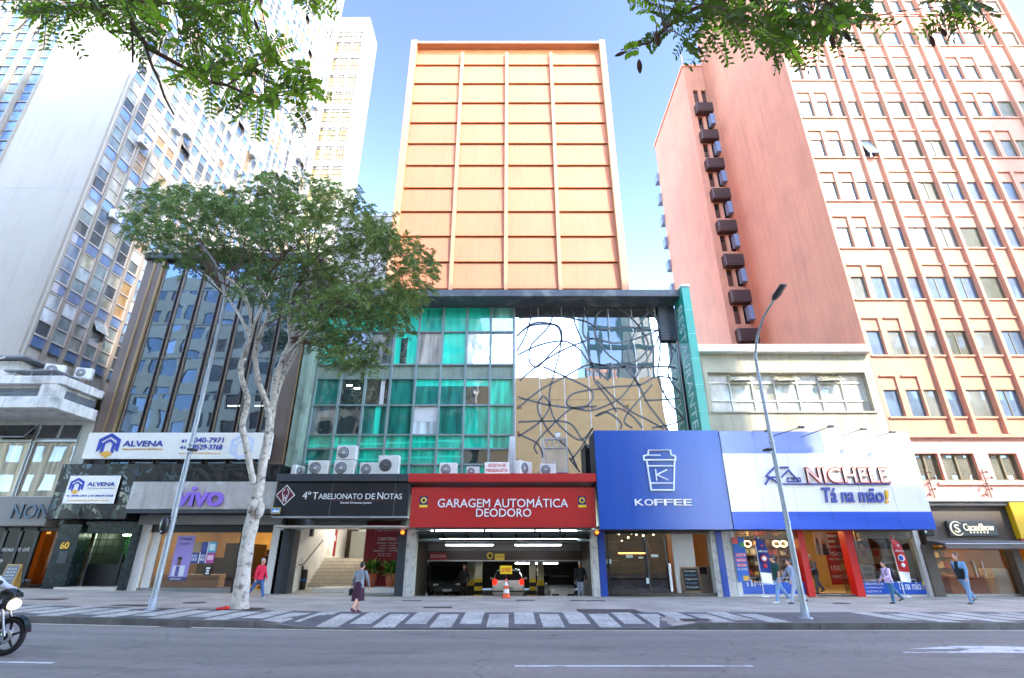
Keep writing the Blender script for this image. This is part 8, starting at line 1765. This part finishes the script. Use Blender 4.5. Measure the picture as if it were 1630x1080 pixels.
X = ax(1103, 944, 27.0); t = thing('menu_board', 'black chalk menu board leaning on the white tiled column', 'board', (X, 27.0, .14)); m = MB(); v = [(-.40, -.06, .02), (.42, -.06, .02), (.42, .10, 1.08), (-.40, .10, 1.08)]; m.prism_x([(-.06, 0), (-.03, 0), (.15, 1.08), (.12, 1.08)], -.40, .42, 0); m.prism_x([(-.068, .06), (-.06, .06), (.11, 1.02), (.102, 1.02)], -.36, .38, 1); o = m.build('board', [M('pine frame', (170, 130, 84), .6), M('chalkboard', (30, 36, 42), .7, var=.2, scale=8)]); o.parent = t
CHK = P('chalk blue', (120, 170, 196), .8); frb = lambda u, v, d: (u, -.07 + (v - .06) * .178 - d, v)
for i, w_ in enumerate(('Cardápio', 'Espresso', 'Cappuccino', 'Pão de queijo', 'Promoção')): lettering(w_, (-.28, .30 - .06 * (i % 2), .86 - i * .17, .94 - i * .17), 0, CHK if i % 2 else LW, o, .002, fr=frb)
X = ax(9, 925, 25.6); t = thing('menu_easel', 'wooden framed grey menu easel outside the corner shop', 'board', (X, 25.6, gz(X))); m = MB(); m.prism_x([(0, 0), (.03, 0), (.22, 1.0), (.19, 1.0)], -.34, .34, 0); m.prism_x([(-.006, .06), (0, .06), (.178, .95), (.172, .95)], -.29, .29, 1); o = m.build('board', [M('yellow pine frame', (196, 150, 70), .6), M('grey slate', (110, 116, 118), .7)]); o.parent = t; m = MB(); m.prism_x([(.22, 1.0), (.25, 1.0), (.5, 0), (.47, 0)], -.3, .3); m.build('leg', M('yellow pine frame', (196, 150, 70))).parent = t
for i in range(5): lettering('menu do dia', (-.22, .2, .78 - i * .13, .84 - i * .13), 0, LW, o, .002, fr=lambda u, v, d: (u, -.012 + v * .19 - d, v))
X, Y = ax(354, 969, 18.6), 18.6; t = thing('red_bundle', 'flat red cloth bundle lying at the foot of the tree', 'bundle', (X, Y, sz(X, Y))); m = MB(); m.ball((0, 0, .04), .22, .12, .05, 14, 8); m.ball((.1, .04, .06), .12, .1, .06, 12, 8); mobj('cloth', fuse(m, .014, 1), [cloth('red cloth', (190, 36, 30))], t)
# covers in the pavement and road
IRON = M('rusty iron cover', (94, 82, 78), .7, metal=.3, var=.3, scale=8, bump=.4, bscale=60)
def cover(label, px, py, w, d, Y=None, round_=False, road=False, mat=None):
    v = (py - 540) / FPX; sl_ = (SP - v * CP) / (CP + v * SP); Y = -(CH + (.12 if road else -gz(ax(px, py, 19)))) / sl_; X = ax(px, py, Y); zf = (lambda a, b: rz_(a, b) + .006) if road else (lambda a, b: sz(a, b) + .009)
    t = thing('manhole_cover', label, 'cover', (X, Y, zf(X, Y)), group='covers in the pavement'); m = MB()
    if round_: m.lathe((0, 0, 0), [(w / 2, -.02), (w / 2, .004), (w / 2 - .04, .006), (w / 2 - .05, .002), (.0001, .003)], 28)
    else:
        m.box(-w / 2, w / 2, -d / 2, d / 2, -.02, .004); n_ = max(1, int(w / .6))
        for i in range(n_): m.box(-w / 2 + (i + .05) * w / n_, -w / 2 + (i + .95) * w / n_, -d / 2 + .04, d / 2 - .04, .002, .009)
    o = m.build('lid', mat or IRON); o.parent = t
cover('large rusty multi panel cover before the coffee shop', 968, 973, 2.0, 1.1); cover('round iron cover between the weathered pole and the tree', 309, 961, .75, 0, round_=True); cover('narrow rusty strip cover along the notary front', 697, 967.5, 1.0, .4); cover('rectangular dark cover before the phone shop', 208, 964.5, 1.2, .5); cover('square iron cover at the foot of the weathered pole', 232, 971, 1.0, .5); cover('dark cover before the corner shop', 68, 956, 1.4, .5); cover('small dark cover at the garage threshold', 836, 956, .8, .5); cover('small cover before the garage column', 918, 956.5, .55, .45); cover('iron cover before the blue pillar', 947, 957, .8, .45); cover('worn dark cover in the road by the kerb', 280, 1001.5, .9, .3, road=True); cover('dark cover on the mosaic near the kerb', 1108, 987, .8, .5); cover('dull cover beside the notary step', 655, 957, .8, .35); cover('round cover before the supply shop door', 1340, 961, .6, 0, round_=True)
